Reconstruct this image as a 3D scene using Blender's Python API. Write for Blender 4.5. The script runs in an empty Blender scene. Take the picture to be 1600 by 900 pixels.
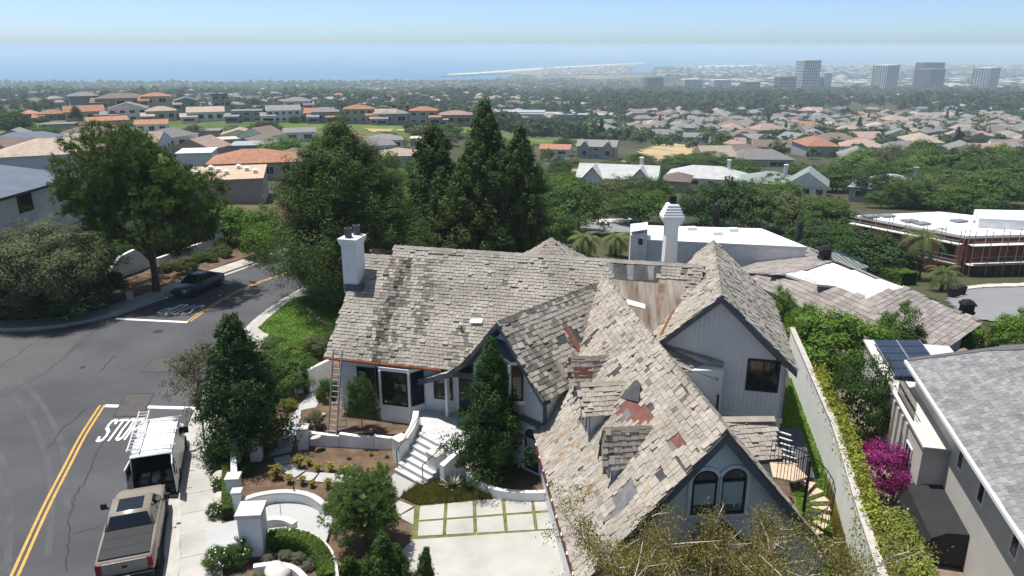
import bpy, bmesh, math, random
import numpy as np
from mathutils import Vector, Matrix
D=bpy.data; S=bpy.context.scene; COL=S.collection
R=math.radians
rng=np.random.default_rng(7); random.seed(7)
# ---------------- camera
F=1170.; TH=math.atan(378/F); CH=19.; cT,sT=math.cos(TH),math.sin(TH)
cd=D.cameras.new('camera'); cam=D.objects.new('camera',cd); COL.objects.link(cam)
cam.location=(0,0,CH); cam.rotation_euler=(math.pi/2-TH,0,0)
cd.sensor_width=36; cd.lens=36*F/1600; cd.clip_end=60000; cd.clip_start=.5
S.camera=cam
# ---------------- sky, sun, exposure
SUN=Vector((-.27,.13,1)).normalized()
W=D.worlds.new('World'); S.world=W; W.use_nodes=True
nt=W.node_tree; bg=nt.nodes['Background']; sk=nt.nodes.new('ShaderNodeTexSky')
sk.sky_type='NISHITA'; sk.sun_disc=False; sk.sun_elevation=math.asin(SUN.z); sk.sun_rotation=math.atan2(SUN.x,SUN.y)
sk.altitude=180; sk.air_density=.34; sk.dust_density=1.0; sk.ozone_density=3.
tn=nt.nodes.new('ShaderNodeVectorMath'); tn.operation='MULTIPLY'; tn.inputs[1].default_value=(.98,1.03,.93); nt.links.new(sk.outputs[0],tn.inputs[0]); nt.links.new(tn.outputs[0],bg.inputs[0]); bg.inputs[1].default_value=.15
sl=D.lights.new('sun','SUN'); so=D.objects.new('sun',sl); COL.objects.link(so)
sl.energy=4.3; sl.angle=R(.53); sl.color=(1,.955,.89)
so.rotation_euler=(-SUN).to_track_quat('-Z','Y').to_euler(); so.location=(-80,40,300)
S.view_settings.view_transform='Standard'; S.view_settings.look='None'; S.view_settings.exposure=.56; S.view_settings.gamma=1
S.view_settings.use_curve_mapping=False
S.cycles.max_bounces=6; S.cycles.diffuse_bounces=3; S.cycles.glossy_bounces=2; S.cycles.transmission_bounces=3; S.cycles.transparent_max_bounces=6
S.cycles.volume_bounces=2; S.cycles.use_denoising=True; S.cycles.caustics_reflective=False; S.cycles.caustics_refractive=False
# ---------------- pixel helpers (a pixel gives a direction; distance comes from ground, plane or size)
C0=np.array([0,0,CH])
def ray(x,y):
    a=(x-800)/F; b=(y-450)/F
    return np.array([a,cT-b*sT,-sT-b*cT])
def gz(x,y,z=0.):
    r=ray(x,y); return C0+r*((z-CH)/r[2])
def at(x,y,Y):
    r=ray(x,y); return C0+r*(Y/r[1])
def rp(px,P0,n):
    r=ray(*px); n=np.asarray(n); return C0+r*(np.dot(np.asarray(P0)-C0,n)/np.dot(r,n))
def az(a): return np.array([math.sin(R(a)),math.cos(R(a)),0.])
UP=np.array([0,0,1.])
def sst(a,b,x):
    t=np.clip((x-a)/(b-a),0,1); return t*t*(3-2*t)
# ---------------- terrain height
_PY=[0,40,60,90,130,200,300,350,420,500,800,1500,2300,3000,3900,4300,9000,30000]
_PZ={0:[0,0,0,-1,-3,-8,-16.5,-12.9,-20,-28,-42,-70,-112,-135,-153,-160,-160,-160],
 450:[0,0,-.3,-2,-5,-10,-17.5,-13.5,-20,-30,-46,-70,-112,-135,-152,-160,-160,-160],
 720:[0,0,-1,-4,-8,-14,-18.8,-15.0,-21,-32,-50,-72,-112,-133,-149,-156,-159,-160],
 850:[0,0,-2,-5,-9,-16,-24,-26,-30,-38,-55,-76,-112,-132,-146,-151,-158,-160],
 1200:[0,0,-3,-7.5,-10,-18,-27,-32,-37,-43,-58,-78,-112,-128,-140,-144,-150,-153],
 1600:[0,0,-3,-8,-10.5,-18,-27,-32,-37,-43,-58,-78,-112,-126,-136,-140,-140,-146]}
_AX=sorted(_PZ); _TA=np.array([(x-800)/(F/cT) for x in _AX])
def H(X,Y):
    X=np.asarray(X,float); Y=np.asarray(Y,float)
    Yc=np.maximum(Y,5.); ta=X/Yc
    ly=np.log(Yc+40); P=np.log(np.array(_PY)+40.)
    Z=np.array([np.interp(ly,P,_PZ[a]) for a in _AX])
    k=np.clip(np.searchsorted(_TA,ta)-1,0,len(_AX)-2)
    w=np.clip((ta-_TA[k])/(_TA[k+1]-_TA[k]),0,1); w=w*w*(3-2*w)
    idx=np.indices(np.shape(ta))
    za=np.take_along_axis(Z,np.expand_dims(k,0),0)[0]; zb=np.take_along_axis(Z,np.expand_dims(k+1,0),0)[0]
    z=za*(1-w)+zb*w
    z=z+sst(400,700,Yc)*(1-sst(2500,3800,Yc))*1.6*(np.sin(X*.021+Y*.006)+np.sin(Y*.017-X*.009))
    flat=np.maximum(np.maximum(sst(46,62,Y)*sst(-14,-4,X),sst(17.,24,X)),np.maximum(sst(72,95,Y),sst(-44,-60,X)))
    return z*flat-.06
def Hs(x,y): return float(H(np.array([x]),np.array([y]))[0])
def gp(x,y):
    "ground point under a pixel"
    r=ray(x,y); t=np.geomspace(8,30000,1500); p=C0[:,None]+r[:,None]*t
    h=H(p[0],p[1]); i=np.argmax(p[2]<h)
    a,b=t[max(i-1,0)],t[i]
    for _ in range(20):
        m=(a+b)/2; q=C0+r*m
        if q[2]<Hs(q[0],q[1]): b=m
        else: a=m
    q=C0+r*b; return q
# ---------------- materials
MATS={}
def mat(name,col,rough=.85,var=.18,scale=2.,bump=0.,bscale=None,metal=0.,spec=.3,col2=None,island=0.,objvar=0.,detail=4,trans=0.,emit=None,band=None,stretch=None):
    if name in MATS: return MATS[name]
    m=D.materials.new(name); m.use_nodes=True; t=m.node_tree; N=t.nodes; L=t.links
    b=N['Principled BSDF']; b.inputs['Roughness'].default_value=rough; b.inputs['Metallic'].default_value=metal; b.inputs['Specular IOR Level'].default_value=spec
    g=N.new('ShaderNodeNewGeometry')
    pos=g.outputs['Position']
    if stretch:
        mp=N.new('ShaderNodeMapping'); mp.inputs['Scale'].default_value=stretch; L.new(pos,mp.inputs[0]); pos=mp.outputs[0]
    nz=N.new('ShaderNodeTexNoise'); nz.inputs['Scale'].default_value=scale; nz.inputs['Detail'].default_value=detail; nz.inputs['Roughness'].default_value=.6
    L.new(pos,nz.inputs['Vector'])
    c=np.array(col); c2=np.array(col2) if col2 is not None else None
    rp_=N.new('ShaderNodeValToRGB'); e=rp_.color_ramp.elements
    lo=c*(1-var); hi=(c2 if c2 is not None else np.minimum(c*(1+var),1))
    e[0].position=.3; e[1].position=.7; e[0].color=(*lo,1); e[1].color=(*hi,1)
    L.new(nz.outputs[0],rp_.inputs[0]); out=rp_.outputs[0]
    if band:      # (axis vector scale, depth): fine parallel relief lines
        wv=N.new('ShaderNodeTexWave'); wv.inputs['Scale'].default_value=band[0]; wv.bands_direction=band[1]; wv.inputs['Distortion'].default_value=band[2] if len(band)>2 else 0
        L.new(g.outputs['Position'],wv.inputs['Vector'])
    if island or objvar:
        mx=N.new('ShaderNodeMath'); mx.operation='ADD'
        oi=N.new('ShaderNodeObjectInfo')
        if island: L.new(g.outputs['Random Per Island'],mx.inputs[0])
        else: mx.inputs[0].default_value=0
        L.new(oi.outputs['Random'],mx.inputs[1]) if objvar else None
        fr=N.new('ShaderNodeMath'); fr.operation='FRACT'; L.new(mx.outputs[0],fr.inputs[0])
        mr=N.new('ShaderNodeMapRange'); a=max(island,objvar); mr.inputs[3].default_value=1-a; mr.inputs[4].default_value=1+a
        L.new(fr.outputs[0],mr.inputs[0])
        mm=N.new('ShaderNodeVectorMath'); mm.operation='SCALE'; L.new(out,mm.inputs[0]); L.new(mr.outputs[0],mm.inputs['Scale']); out=mm.outputs[0]
    L.new(out,b.inputs['Base Color'])
    if bump:
        nb=N.new('ShaderNodeTexNoise'); nb.inputs['Scale'].default_value=bscale or scale*6; nb.inputs['Detail'].default_value=3
        L.new(pos,nb.inputs['Vector']); bp=N.new('ShaderNodeBump'); bp.inputs['Strength'].default_value=bump; bp.inputs['Distance'].default_value=.03
        L.new(nb.outputs[0],bp.inputs['Height']); L.new(bp.outputs[0],b.inputs['Normal'])
        if band:
            b2=N.new('ShaderNodeBump'); b2.inputs['Strength'].default_value=.5; b2.inputs['Distance'].default_value=.03
            L.new(wv.outputs['Fac'],b2.inputs['Height']); L.new(bp.outputs[0],b2.inputs['Normal']); L.new(b2.outputs[0],b.inputs['Normal'])
    if trans:
        tr=N.new('ShaderNodeBsdfTranslucent'); L.new(out,tr.inputs[0]); ms=N.new('ShaderNodeMixShader'); ms.inputs[0].default_value=trans
        L.new(b.outputs[0],ms.inputs[1]); L.new(tr.outputs[0],ms.inputs[2]); L.new(ms.outputs[0],N['Material Output'].inputs[0])
    if emit: b.inputs['Emission Color'].default_value=(*emit[0],1); b.inputs['Emission Strength'].default_value=emit[1]
    MATS[name]=m; return m
def glass(name='dark_glass',col=(.012,.016,.02),rough=.04): return mat(name,col,rough,var=.3,scale=.8,spec=.6)
# ---------------- mesh builder
class MB:
    def __init__(s): s.v=[]; s.f=[]
    def add(s,vs,fs):
        o=len(s.v); s.v+= [tuple(map(float,p)) for p in vs]; s.f+=[tuple(i+o for i in f) for f in fs]; return s
    def poly(s,pts): return s.add(pts,[tuple(range(len(pts)))])
    def prism(s,pts,off):
        "extrude polygon pts by vector off (closed solid)"
        pts=[np.asarray(p,float) for p in pts]; off=np.asarray(off,float); n=len(pts)
        return s.add(pts+[p+off for p in pts],[tuple(range(n))[::-1],tuple(range(n,2*n))]+[(i,(i+1)%n,n+(i+1)%n,n+i) for i in range(n)])
    def hex8(s,p):   # 8 corners: bottom 4, top 4
        return s.add(p,[(0,3,2,1),(4,5,6,7),(0,1,5,4),(1,2,6,5),(2,3,7,6),(3,0,4,7)])
    def obox(s,c,u,v,w,a,b,h):
        "oriented box: centre c, unit axes, half sizes"
        c,u,v,w=[np.asarray(q,float) for q in (c,u,v,w)]
        return s.hex8([c+u*a*i+v*b*j+w*h*k for k in (-1,1) for i,j in ((-1,-1),(1,-1),(1,1),(-1,1))])
    def box(s,c,size,ang=0):
        u=np.array([math.cos(ang),math.sin(ang),0]); v=np.array([-math.sin(ang),math.cos(ang),0])
        return s.obox(c,u,v,UP,size[0]/2,size[1]/2,size[2]/2)
    def bar(s,p,q,w,h=None,up=UP):
        p=np.asarray(p,float); q=np.asarray(q,float); d=q-p; l=np.linalg.norm(d)
        if l<1e-6: return s
        d/=l; x=np.cross(d,up); nx=np.linalg.norm(x); x=np.array([1.,0,0]) if nx<1e-4 else x/nx; y=np.cross(x,d)
        return s.obox((p+q)/2,d,x,y,l/2,w/2,(h or w)/2)
    def tube(s,pts,rad,n=6,cap=True):
        pts=[np.asarray(p,float) for p in pts]; rad=[rad]*len(pts) if np.isscalar(rad) else rad
        o=len(s.v); ref=np.array([.31,.17,.94])
        for i,p in enumerate(pts):
            d=pts[min(i+1,len(pts)-1)]-pts[max(i-1,0)]; d=d/(np.linalg.norm(d)+1e-9)
            x=np.cross(d,ref); x/=np.linalg.norm(x)+1e-9; y=np.cross(d,x)
            for k in range(n):
                a=2*math.pi*k/n; s.v.append(tuple(p+rad[i]*(x*math.cos(a)+y*math.sin(a))))
        for i in range(len(pts)-1):
            for k in range(n):
                s.f.append((o+i*n+k,o+i*n+(k+1)%n,o+(i+1)*n+(k+1)%n,o+(i+1)*n+k))
        if cap: s.f.append(tuple(o+k for k in range(n))[::-1]); s.f.append(tuple(o+(len(pts)-1)*n+k for k in range(n)))
        return s
    def lathe(s,prof,c=(0,0,0),n=16,axis=None):
        "prof [(r,z)] about vertical axis at c (or axis frame (u,v,w))"
        u,v,w=axis or (np.array([1.,0,0]),np.array([0,1.,0]),UP); c=np.asarray(c,float); o=len(s.v)
        for r,z in prof:
            for k in range(n):
                a=2*math.pi*k/n; s.v.append(tuple(c+w*z+u*r*math.cos(a)+v*r*math.sin(a)))
        for i in range(len(prof)-1):
            for k in range(n): s.f.append((o+i*n+k,o+i*n+(k+1)%n,o+(i+1)*n+(k+1)%n,o+(i+1)*n+k))
        s.f.append(tuple(o+k for k in range(n))[::-1]); s.f.append(tuple(o+(len(prof)-1)*n+k for k in range(n)))
        return s
    def loft(s,rings,cap=True):
        o=len(s.v); n=len(rings[0])
        for r in rings: s.v+=[tuple(map(float,p)) for p in r]
        for i in range(len(rings)-1):
            for k in range(n): s.f.append((o+i*n+k,o+i*n+(k+1)%n,o+(i+1)*n+(k+1)%n,o+(i+1)*n+k))
        if cap: s.f.append(tuple(o+k for k in range(n))[::-1]); s.f.append(tuple(o+(len(rings)-1)*n+k for k in range(n)))
        return s
    def mesh(s,name,m=None,smooth=False):
        me=D.meshes.new(name); me.from_pydata(s.v,[],s.f)
        bm=bmesh.new(); bm.from_mesh(me); bmesh.ops.recalc_face_normals(bm,faces=bm.faces); bm.to_mesh(me); bm.free()
        if m: me.materials.append(m)
        if smooth: me.shade_smooth() if smooth is True else me.shade_auto(smooth) if hasattr(me,'shade_auto') else me.shade_smooth()
        return me
    def build(s,name,m=None,parent=None,smooth=False):
        return obj(name,s.mesh(name,m,smooth),parent)
def obj(name,me,parent=None,loc=None):
    o=D.objects.new(name,me); COL.objects.link(o)
    if parent is not None:
        o.parent=parent; o.matrix_parent_inverse=Matrix.Identity(4)
        if parent.get('wp') and loc is None:   # children built in world coords under an empty that sits at the thing's base
            o.location=tuple(-np.array(parent['wp'])-0)
    if loc is not None: o.location=loc
    return o
def tag(o,label=None,cat=None,group=None,kind=None):
    if label: o['label']=label
    if cat: o['category']=cat
    if group: o['group']=group
    if kind: o['kind']=kind
    return o
def thing(name,label,cat,loc=(0,0,0),rz=0,group=None,scale=None,world=False):
    o=D.objects.new(name,None); COL.objects.link(o); o.location=tuple(map(float,loc)); o.rotation_euler=(0,0,rz); o.empty_display_size=.2
    if scale is not None: o.scale=(scale,)*3 if np.isscalar(scale) else scale
    if world: o['wp']=[float(q) for q in loc]
    return tag(o,label,cat,group)
def struct(name,mb,m,parent=None,smooth=False):
    o=mb.build(name,m,parent,smooth) if isinstance(mb,MB) else obj(name,mb,parent)
    if parent is None: o['kind']='structure'
    return o
def sub(o,name,mb,m,smooth=False):
    "sub-part in world coords under a part that is itself offset"
    q=D.objects.new(name,mb.mesh(name,m,smooth)); COL.objects.link(q); q.parent=o; return q
def copy_tree(o,parent=None):
    c=o.copy(); COL.objects.link(c)
    if parent is not None: c.parent=parent
    for ch in [k for k in CH_OF.get(o.name,[])] if False else list(o.children): copy_tree(ch,c)
    return c
def npmesh(name,V,Fq,m=None):
    "fast mesh from numpy: V (n,3), Fq (m,k)"
    me=D.meshes.new(name); V=np.asarray(V,np.float32); Fq=np.asarray(Fq,np.int32); k=Fq.shape[1]
    me.vertices.add(len(V)); me.vertices.foreach_set('co',V.ravel())
    me.loops.add(Fq.size); me.loops.foreach_set('vertex_index',Fq.ravel())
    me.polygons.add(len(Fq)); me.polygons.foreach_set('loop_start',np.arange(0,Fq.size,k,dtype=np.int32)); me.polygons.foreach_set('loop_total',np.full(len(Fq),k,np.int32))
    me.update(calc_edges=True); me.validate()
    me.shade_flat()
    if m: me.materials.append(m)
    return me
def inpoly(pt,poly):
    x,y=pt; c=False; n=len(poly); j=n-1
    for i in range(n):
        xi,yi=poly[i]; xj,yj=poly[j]
        if (yi>y)!=(yj>y) and x<(xj-xi)*(y-yi)/(yj-yi)+xi: c=not c
        j=i
    return c
HAZE=1.7e-4
# ================= SETTING
ZS=-153.5
m_terr=mat('terrain_ground',(.03,.042,.016),.95,.3,.03,.3,.4,col2=(.075,.075,.035),detail=9)
an=np.tan(np.linspace(-1.12,1.12,170)); di=np.concatenate([np.linspace(6,90,50),np.geomspace(93,5200,100)])
GX,GY=np.meshgrid(an,di); GX=GX*GY
GZ=H(GX,GY); n1,n2=GX.shape
idx=np.arange(n1*n2).reshape(n1,n2); Q=np.stack([idx[:-1,:-1],idx[:-1,1:],idx[1:,1:],idx[1:,:-1]],-1).reshape(-1,4)
g_=obj('ground',npmesh('ground',np.stack([GX,GY,GZ],-1).reshape(-1,3),Q,m_terr)); g_['kind']='structure'
g_.data.shade_smooth()
b_=MB(); b_.add([(-60,-60,-.07),(60,-60,-.07),(60,7,-.07),(-60,7,-.07)],[(0,1,2,3)]); struct('ground',b_,m_terr)
m_sea=mat('sea_water',(.01,.15,.32),.28,.2,.0012,.4,.006,spec=.35,detail=6)
b_=MB(); b_.poly([(-30000,2500,ZS),(30000,2500,ZS),(30000,42000,ZS),(-30000,42000,ZS)]); struct('sea',b_,m_sea)
def sheet(name,pts,z,m,th=0,parent=None,kind=True):
    b=MB(); pts=[(p[0],p[1],z) for p in pts]
    if th: b.prism(pts,(0,0,-th))
    else: b.poly(pts)
    return struct(name,b,m,parent)
m_coast=mat('coast_land',(.09,.1,.07),.95,.4,.004,col2=(.3,.28,.25),detail=8)
m_sand=mat('beach_sand',(.62,.57,.47),.95,.1,.01)
def pxs(pts,z): return [gz(x,y,z) for x,y in pts]
sheet('coastal_land',pxs([(850,128),(880,124),(905,118),(950,116),(1040,118),(1080,112),(1200,104),(1300,102),(1400,97.5),(1700,96),(1900,99),(1900,150),(850,150)],ZS+5),ZS+5,m_coast)
sheet('peninsula',pxs([(690,117),(745,115),(800,110.5),(870,105.5),(940,102),(1010,98),(1020,100),(965,107),(985,112),(940,118),(860,122),(842,124),(835,118),(790,114.5),(690,119)],ZS+4),ZS+4,m_coast)
sheet('beach',pxs([(700,115.5),(745,113),(835,106.5),(905,102.5),(1005,97.8),(1008,98.8),(905,104.3),(836,109),(745,115),(700,117)],ZS+4.6),ZS+4.6,m_sand)
sheet('coastal_island',pxs([(1045,106.5),(1110,102.5),(1190,101.5),(1200,103),(1110,105),(1050,108.5)],ZS+5.5),ZS+5.5,m_sand)
def patch(name,poly,m,dz=.25,step=4.,kind='structure'):
    "sheet that follows the ground inside an outline given by ground points"
    W_=np.array([gp(*p)[:2] for p in poly]); lo=W_.min(0); hi=W_.max(0); b=MB(); ids={}
    nx=int((hi[0]-lo[0])/step)+2; ny=int((hi[1]-lo[1])/step)+2
    xs=lo[0]+np.arange(nx)*step; ys=lo[1]+np.arange(ny)*step; XX,YY=np.meshgrid(xs,ys); ZZ=H(XX,YY)+dz
    V=np.stack([XX,YY,ZZ],-1).reshape(-1,3); Fq=[]
    for j in range(ny-1):
        for i in range(nx-1):
            if inpoly((xs[i]+step/2,ys[j]+step/2),W_): Fq.append((j*nx+i,j*nx+i+1,(j+1)*nx+i+1,(j+1)*nx+i))
    o=obj(name,npmesh(name,V,np.array(Fq),m)); o['kind']=kind; o.data.shade_smooth(); return o
# ---- roads
m_asph=mat('asphalt',(.062,.064,.071),.92,.12,.22,.35,60,col2=(.088,.091,.098),detail=8)
m_asphold=mat('asphalt_old',(.088,.088,.092),.92,.12,.5,.35,60,col2=(.105,.103,.102),detail=8)
m_patch=mat('asphalt_patch',(.082,.078,.076),.95,.15,2,.3,50)
m_seal=mat('tar_seal',(.03,.03,.033),.8,.2,3)
m_conc=mat('concrete_pale',(.38,.37,.345),.9,.18,.45,.2,40,detail=6,objvar=.04)
m_conc2=mat('concrete_kerb',(.40,.385,.36),.9,.15,1.5,.2,40,detail=6)
m_yel=mat('yellow_paint',(.50,.29,.075),.75,.2,3)
m_white=mat('white_road_paint',(.72,.72,.70),.75,.15,4)
curbR=[gz(*p,0)[:2] for p in [(272,905),(274,860),(279,790),(284,750)]]+[np.array(q) for q in [(-16.2,33.6),(-17.2,38),(-18.1,43.5),(-18.5,49.5),(-17.9,55),(-16,61.5),(-12.5,68.5),(-7,76),(0,84)]]
curbR=[curbR[0]+np.array([2.6,-9.5])]+curbR
curbL=[np.array(q) for q in [(-75,47.2),(-60,47.8),(-46,48.6)]]+[gz(*p,0)[:2] for p in [(0,516),(70,513),(130,504),(180,491),(250,466),(300,446),(365,423),(430,401)]]+[np.array(q) for q in [(-19.5,74),(-14,81.5),(-6,90)]]
b_=MB(); rp_poly=[(*p,0.) for p in curbR]+[(*p,0.) for p in curbL[::-1]]+[(-75,14,0.)]
b_.poly(rp_poly); road=struct('road',b_,m_asph)
sheet('road',[(-75,30),(-40,30.5),(-31,36),(-28.5,43),(-30,49.5),(-36,49),(-46,48.3),(-75,46.9)],.004,m_asphold)
def strip(pts,w,off=0.):
    pts=[np.asarray(p,float)[:2] for p in pts]; L=[];Rr=[]
    for i,p in enumerate(pts):
        d=pts[min(i+1,len(pts)-1)]-pts[max(i-1,0)]; d/=np.linalg.norm(d); n=np.array([d[1],-d[0]])
        L.append(p+n*(off-w/2)); Rr.append(p+n*(off+w/2))
    return L,Rr
def stripmesh(pts,w,z,off=0.,th=0,b=None):
    L,Rr=strip(pts,w,off); b=b or MB()
    for i in range(len(L)-1):
        q=[(*L[i],z),(*Rr[i],z),(*Rr[i+1],z),(*L[i+1],z)]
        b.prism(q,(0,0,-th)) if th else b.poly(q)
    return b
def dens(pts,step):
    pts=[np.asarray(p,float) for p in pts]; out=[pts[0]]
    # Catmull-Rom resample
    P=[pts[0]*2-pts[1]]+pts+[pts[-1]*2-pts[-2]]
    for i in range(1,len(P)-2):
        k=max(1,int(np.linalg.norm(P[i+1]-P[i])/step))
        for j in range(1,k+1):
            t=j/k; a,b,c,d=P[i-1],P[i],P[i+1],P[i+2]
            out.append(.5*((2*b)+(c-a)*t+(2*a-5*b+4*c-d)*t*t+(3*b-a-3*c+d)*t**3))
    return out
curbRd=dens(curbR,.8); curbLd=dens(curbL,1.)
# kerbs: gutter pan + kerb
for cv,sg in ((curbRd,1),(curbLd,-1)):
    struct('gutter',stripmesh(cv,.42,.006,-sg*.21),m_conc2)
    b=MB(); L,Rr=strip(cv,.17,sg*.085)
    for i in range(len(L)-1): b.prism([(*L[i],-.05),(*Rr[i],-.05),(*Rr[i+1],-.05),(*L[i+1],-.05)],(0,0,.19))
    struct('kerb',b,m_conc2)
# near line, far line, limit lines
yl=dens([gz(*p)[:2] for p in [(8,930),(26,893),(52,835),(78,780),(105,728),(130,680),(160,633)]],.8)
b=MB(); stripmesh(yl,.12,.008,-.12,b=b); stripmesh(yl,.12,.008,.12,b=b); struct('centre_line',b,m_yel)
yl2=dens([gz(*p)[:2] for p in [(295,502),(325,482),(360,461),(400,443),(437,430)]]+[np.array(q) for q in [(-16.8,68.8),(-11,76.5)]],.8)
b=MB(); stripmesh(yl2,.12,.008,-.12,b=b); stripmesh(yl2,.12,.008,.12,b=b); struct('centre_line',b,m_yel)
struct('limit_line',stripmesh([gz(180,498)[:2],gz(293,503.5)[:2]],.32,.008),m_white)
struct('limit_line',stripmesh([gz(163,634)[:2],(-16.8,37.2)],.32,.006),m_white)
def patchrect(px,nm='road_patch'):
    P=[gz(*p) for p in px]; c=sum(P)/4
    sheet(nm,[c+(p-c)*1.07 for p in P],.006,m_seal); sheet(nm,P,.010,m_patch)
patchrect([(178,650),(197,617),(240,615),(222,650)]); patchrect([(223,581),(240,560),(275,560),(262,581)])
def crack(px,w=.05):
    pts=[gz(*p)[:2] for p in px]; o=[]
    for i in range(len(pts)-1):
        for k in range(6): o.append(pts[i]+(pts[i+1]-pts[i])*k/6+rng.normal(0,.06,2))
    struct('crack_seal',stripmesh(o,w,.0085),m_seal)
crack([(104,893),(108,835),(116,790),(122,765),(131,755),(143,728),(155,700),(165,688)],.05)
crack([(75,700),(95,675),(146,628)],.05); crack([(157,580),(183,551)],.07); crack([(0,573),(20,560),(55,532)],.05); crack([(0,620),(60,590),(130,535),(160,505)],.03); crack([(115,833),(165,822)],.03)
# tyre arcs: slightly polished pale bands
m_arc=mat('tyre_scuff',(.076,.078,.085),.88,.2,.8)
for k,px in enumerate([[(10,900),(16,800),(5,720),(-20,660)],[(75,870),(80,760),(55,665),(15,610)],[(105,800),(98,700),(65,630),(25,590)]]):
    struct('tyre_mark',stripmesh(dens([gz(*p)[:2] for p in px],.6),.28,.005),m_arc)
# STOP stencils as flat paint
def stencil(origin,right,fwd,wd,ht,z=.009):
    "block letters S T O P; strokes as strips in a unit cell 1 x 1"
    L={'S':[[(.92,.80),(.78,.95),(.5,1),(.2,.95),(.07,.78),(.2,.6),(.5,.52),(.8,.42),(.93,.24),(.8,.06),(.5,0),(.2,.05),(.07,.2)]],
       'T':[[(0,.96),(1,.96)],[(.5,.96),(.5,0)]],
       'O':[[(.5,1),(.16,.9),(.06,.5),(.16,.1),(.5,0),(.84,.1),(.94,.5),(.84,.9),(.5,1)]],
       'P':[[(.12,0),(.12,.97)],[(.12,.97),(.6,.97),(.88,.88),(.93,.72),(.86,.56),(.6,.48),(.12,.48)]]}
    b=MB(); cw=wd/4*.8; gap=wd/4
    for i,ch in enumerate('STOP'):
        for stv in L[ch]:
            pts=[np.asarray(origin)[:2]+right[:2]*(i*gap+p[0]*cw)+fwd[:2]*(p[1]*ht) for p in stv]
            l=[]
            # variable-width stroke: thin across, long along
            for a,c in zip(pts[:-1],pts[1:]):
                d=c-a; d/=np.linalg.norm(d); hor=abs(d@right[:2]); w=.11+.14*hor
                n=np.array([d[1],-d[0]])*w/2; e=d*.05
                b.poly([(*(a-n-e),z),(*(a+n-e),z),(*(c+n+e),z),(*(c-n+e),z)]); z+=.00012
    return struct('stop_marking',b,m_white)
o1=gz(149,690); r1=gz(262,690)-gz(149,690); w1=np.linalg.norm(r1); r1/=w1
stencil(o1,az(82),az(-8),1.8,2.3)
stencil(gz(322,477.5),az(278),az(199),2.6,2.2)
# manholes, small road things
for px,r_ in (((247,518),.33),((129,574),.18)):
    b=MB(); b.lathe([(r_,.004),(r_,.013),(r_*.9,.014)],gz(*px),18); struct('manhole_cover',b,m_seal)
# ---- pavements (slabs as pieces)
def slabs(parent_name,cv,off0,off1,z,step,m,th=.12,gap=.012):
    "pavement made of separate slabs along a curve between two offsets"
    base=stripmesh(cv,abs(off1-off0)-.02,z-.02,(off0+off1)/2); po=struct(parent_name,base,m_conc2)
    cvd=[np.asarray(p) for p in cv]; cum=[0]
    for i in range(1,len(cvd)): cum.append(cum[-1]+np.linalg.norm(cvd[i]-cvd[i-1]))
    T=cum[-1]; n=int(T/step)
    def pt(s):
        i=min(max(np.searchsorted(cum,s)-1,0),len(cvd)-2); t=(s-cum[i])/(cum[i+1]-cum[i]); p=cvd[i]*(1-t)+cvd[i+1]*t
        d=cvd[min(i+2,len(cvd)-1)]-cvd[max(i-1,0)]; d/=np.linalg.norm(d); return p,np.array([d[1],-d[0]])
    for k in range(n):
        a,na=pt(k*step+gap); b2,nb=pt((k+1)*step-gap); b=MB()
        b.prism([(*(a+na*off0),z),(*(a+na*off1),z),(*(b2+nb*off1),z),(*(b2+nb*off0),z)],(0,0,-th+.03*0))
        o=b.build('slab',m,po)
    return po
slabs('sidewalk',curbRd,.175,1.75,.14,1.55,m_conc)
m_concs=mat('concrete_tan',(.40,.37,.33),.9,.15,.8,.2,40,objvar=.05)
slabs('sidewalk',curbLd,-.175,-1.7,.14,1.6,m_concs)
# ---- lot soil, lawns
m_soil=mat('bark_mulch',(.115,.075,.048),.97,.35,1.6,.9,22,col2=(.17,.115,.075),detail=10)
m_lawn=mat('lawn_grass',(.09,.18,.02),.9,.3,.9,.8,30,col2=(.145,.25,.035),detail=8)
lot=[(-8.8,14)]+[tuple(p+np.array([1.6,.5])) for p in curbRd if p[1]>16 and p[1]<62]+[(-2,62),(20,62),(17.3,46),(11,16)]
sheet('garden_ground',lot,.10,m_soil)
sheet('garden_ground',[(-75,48.6),(-46,50),(-37,51),(-30.8,54),(-28.6,59),(-26,66),(-23.5,71),(-20,76),(-14,83.5),(-18,92),(-75,92)],.10,m_soil)
lawn=pxs([(403,512),(412,519),(449,532),(500,538),(530,520),(530,470),(470,462),(447,474),(425,492)],.16)
sheet('lawn',lawn,.17,m_lawn)
struct('lawn_path',stripmesh(dens([gz(*p,.17)[:2] for p in [(481,480),(487,490),(500,500),(520,508)]],.4),.35,.178),mat('path_gravel',(.33,.26,.18),.95,.2,5))
sheet('lawn',pxs([(1243,575),(1232,598),(1222,660),(1235,740),(1250,820),(1270,905),(1345,905),(1318,830),(1300,745),(1268,640),(1250,590)],.12),.14,m_lawn)
def grass_tufts(name,poly,z,n,h,m,lab):
    W_=np.array(poly)[:,:2]; lo=W_.min(0); hi=W_.max(0); P=[]
    while len(P)<n:
        q=lo+rng.random(2)*(hi-lo)
        if inpoly(q,W_): P.append(q)
    P=np.array(P); a=rng.random(n)*6.28; hh=h*(.5+rng.random(n)); w=.012+.012*rng.random(n); le=rng.normal(0,.4*h,(n,2))
    dx=np.stack([np.cos(a)*w,np.sin(a)*w,0*a],-1); b0=np.concatenate([P,np.full((n,1),z)],1); tp=b0+np.concatenate([le,hh[:,None]],1)
    V=np.stack([b0-dx,b0+dx,tp],1).reshape(-1,3); Fq=np.arange(3*n).reshape(n,3)
    o=obj(name,npmesh(name,V,Fq,m)); return tag(o,lab,'grass',kind='stuff')
m_blade=mat('grass_blade',(.105,.21,.025),.8,.3,1.,island=.35,trans=.3)
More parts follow.
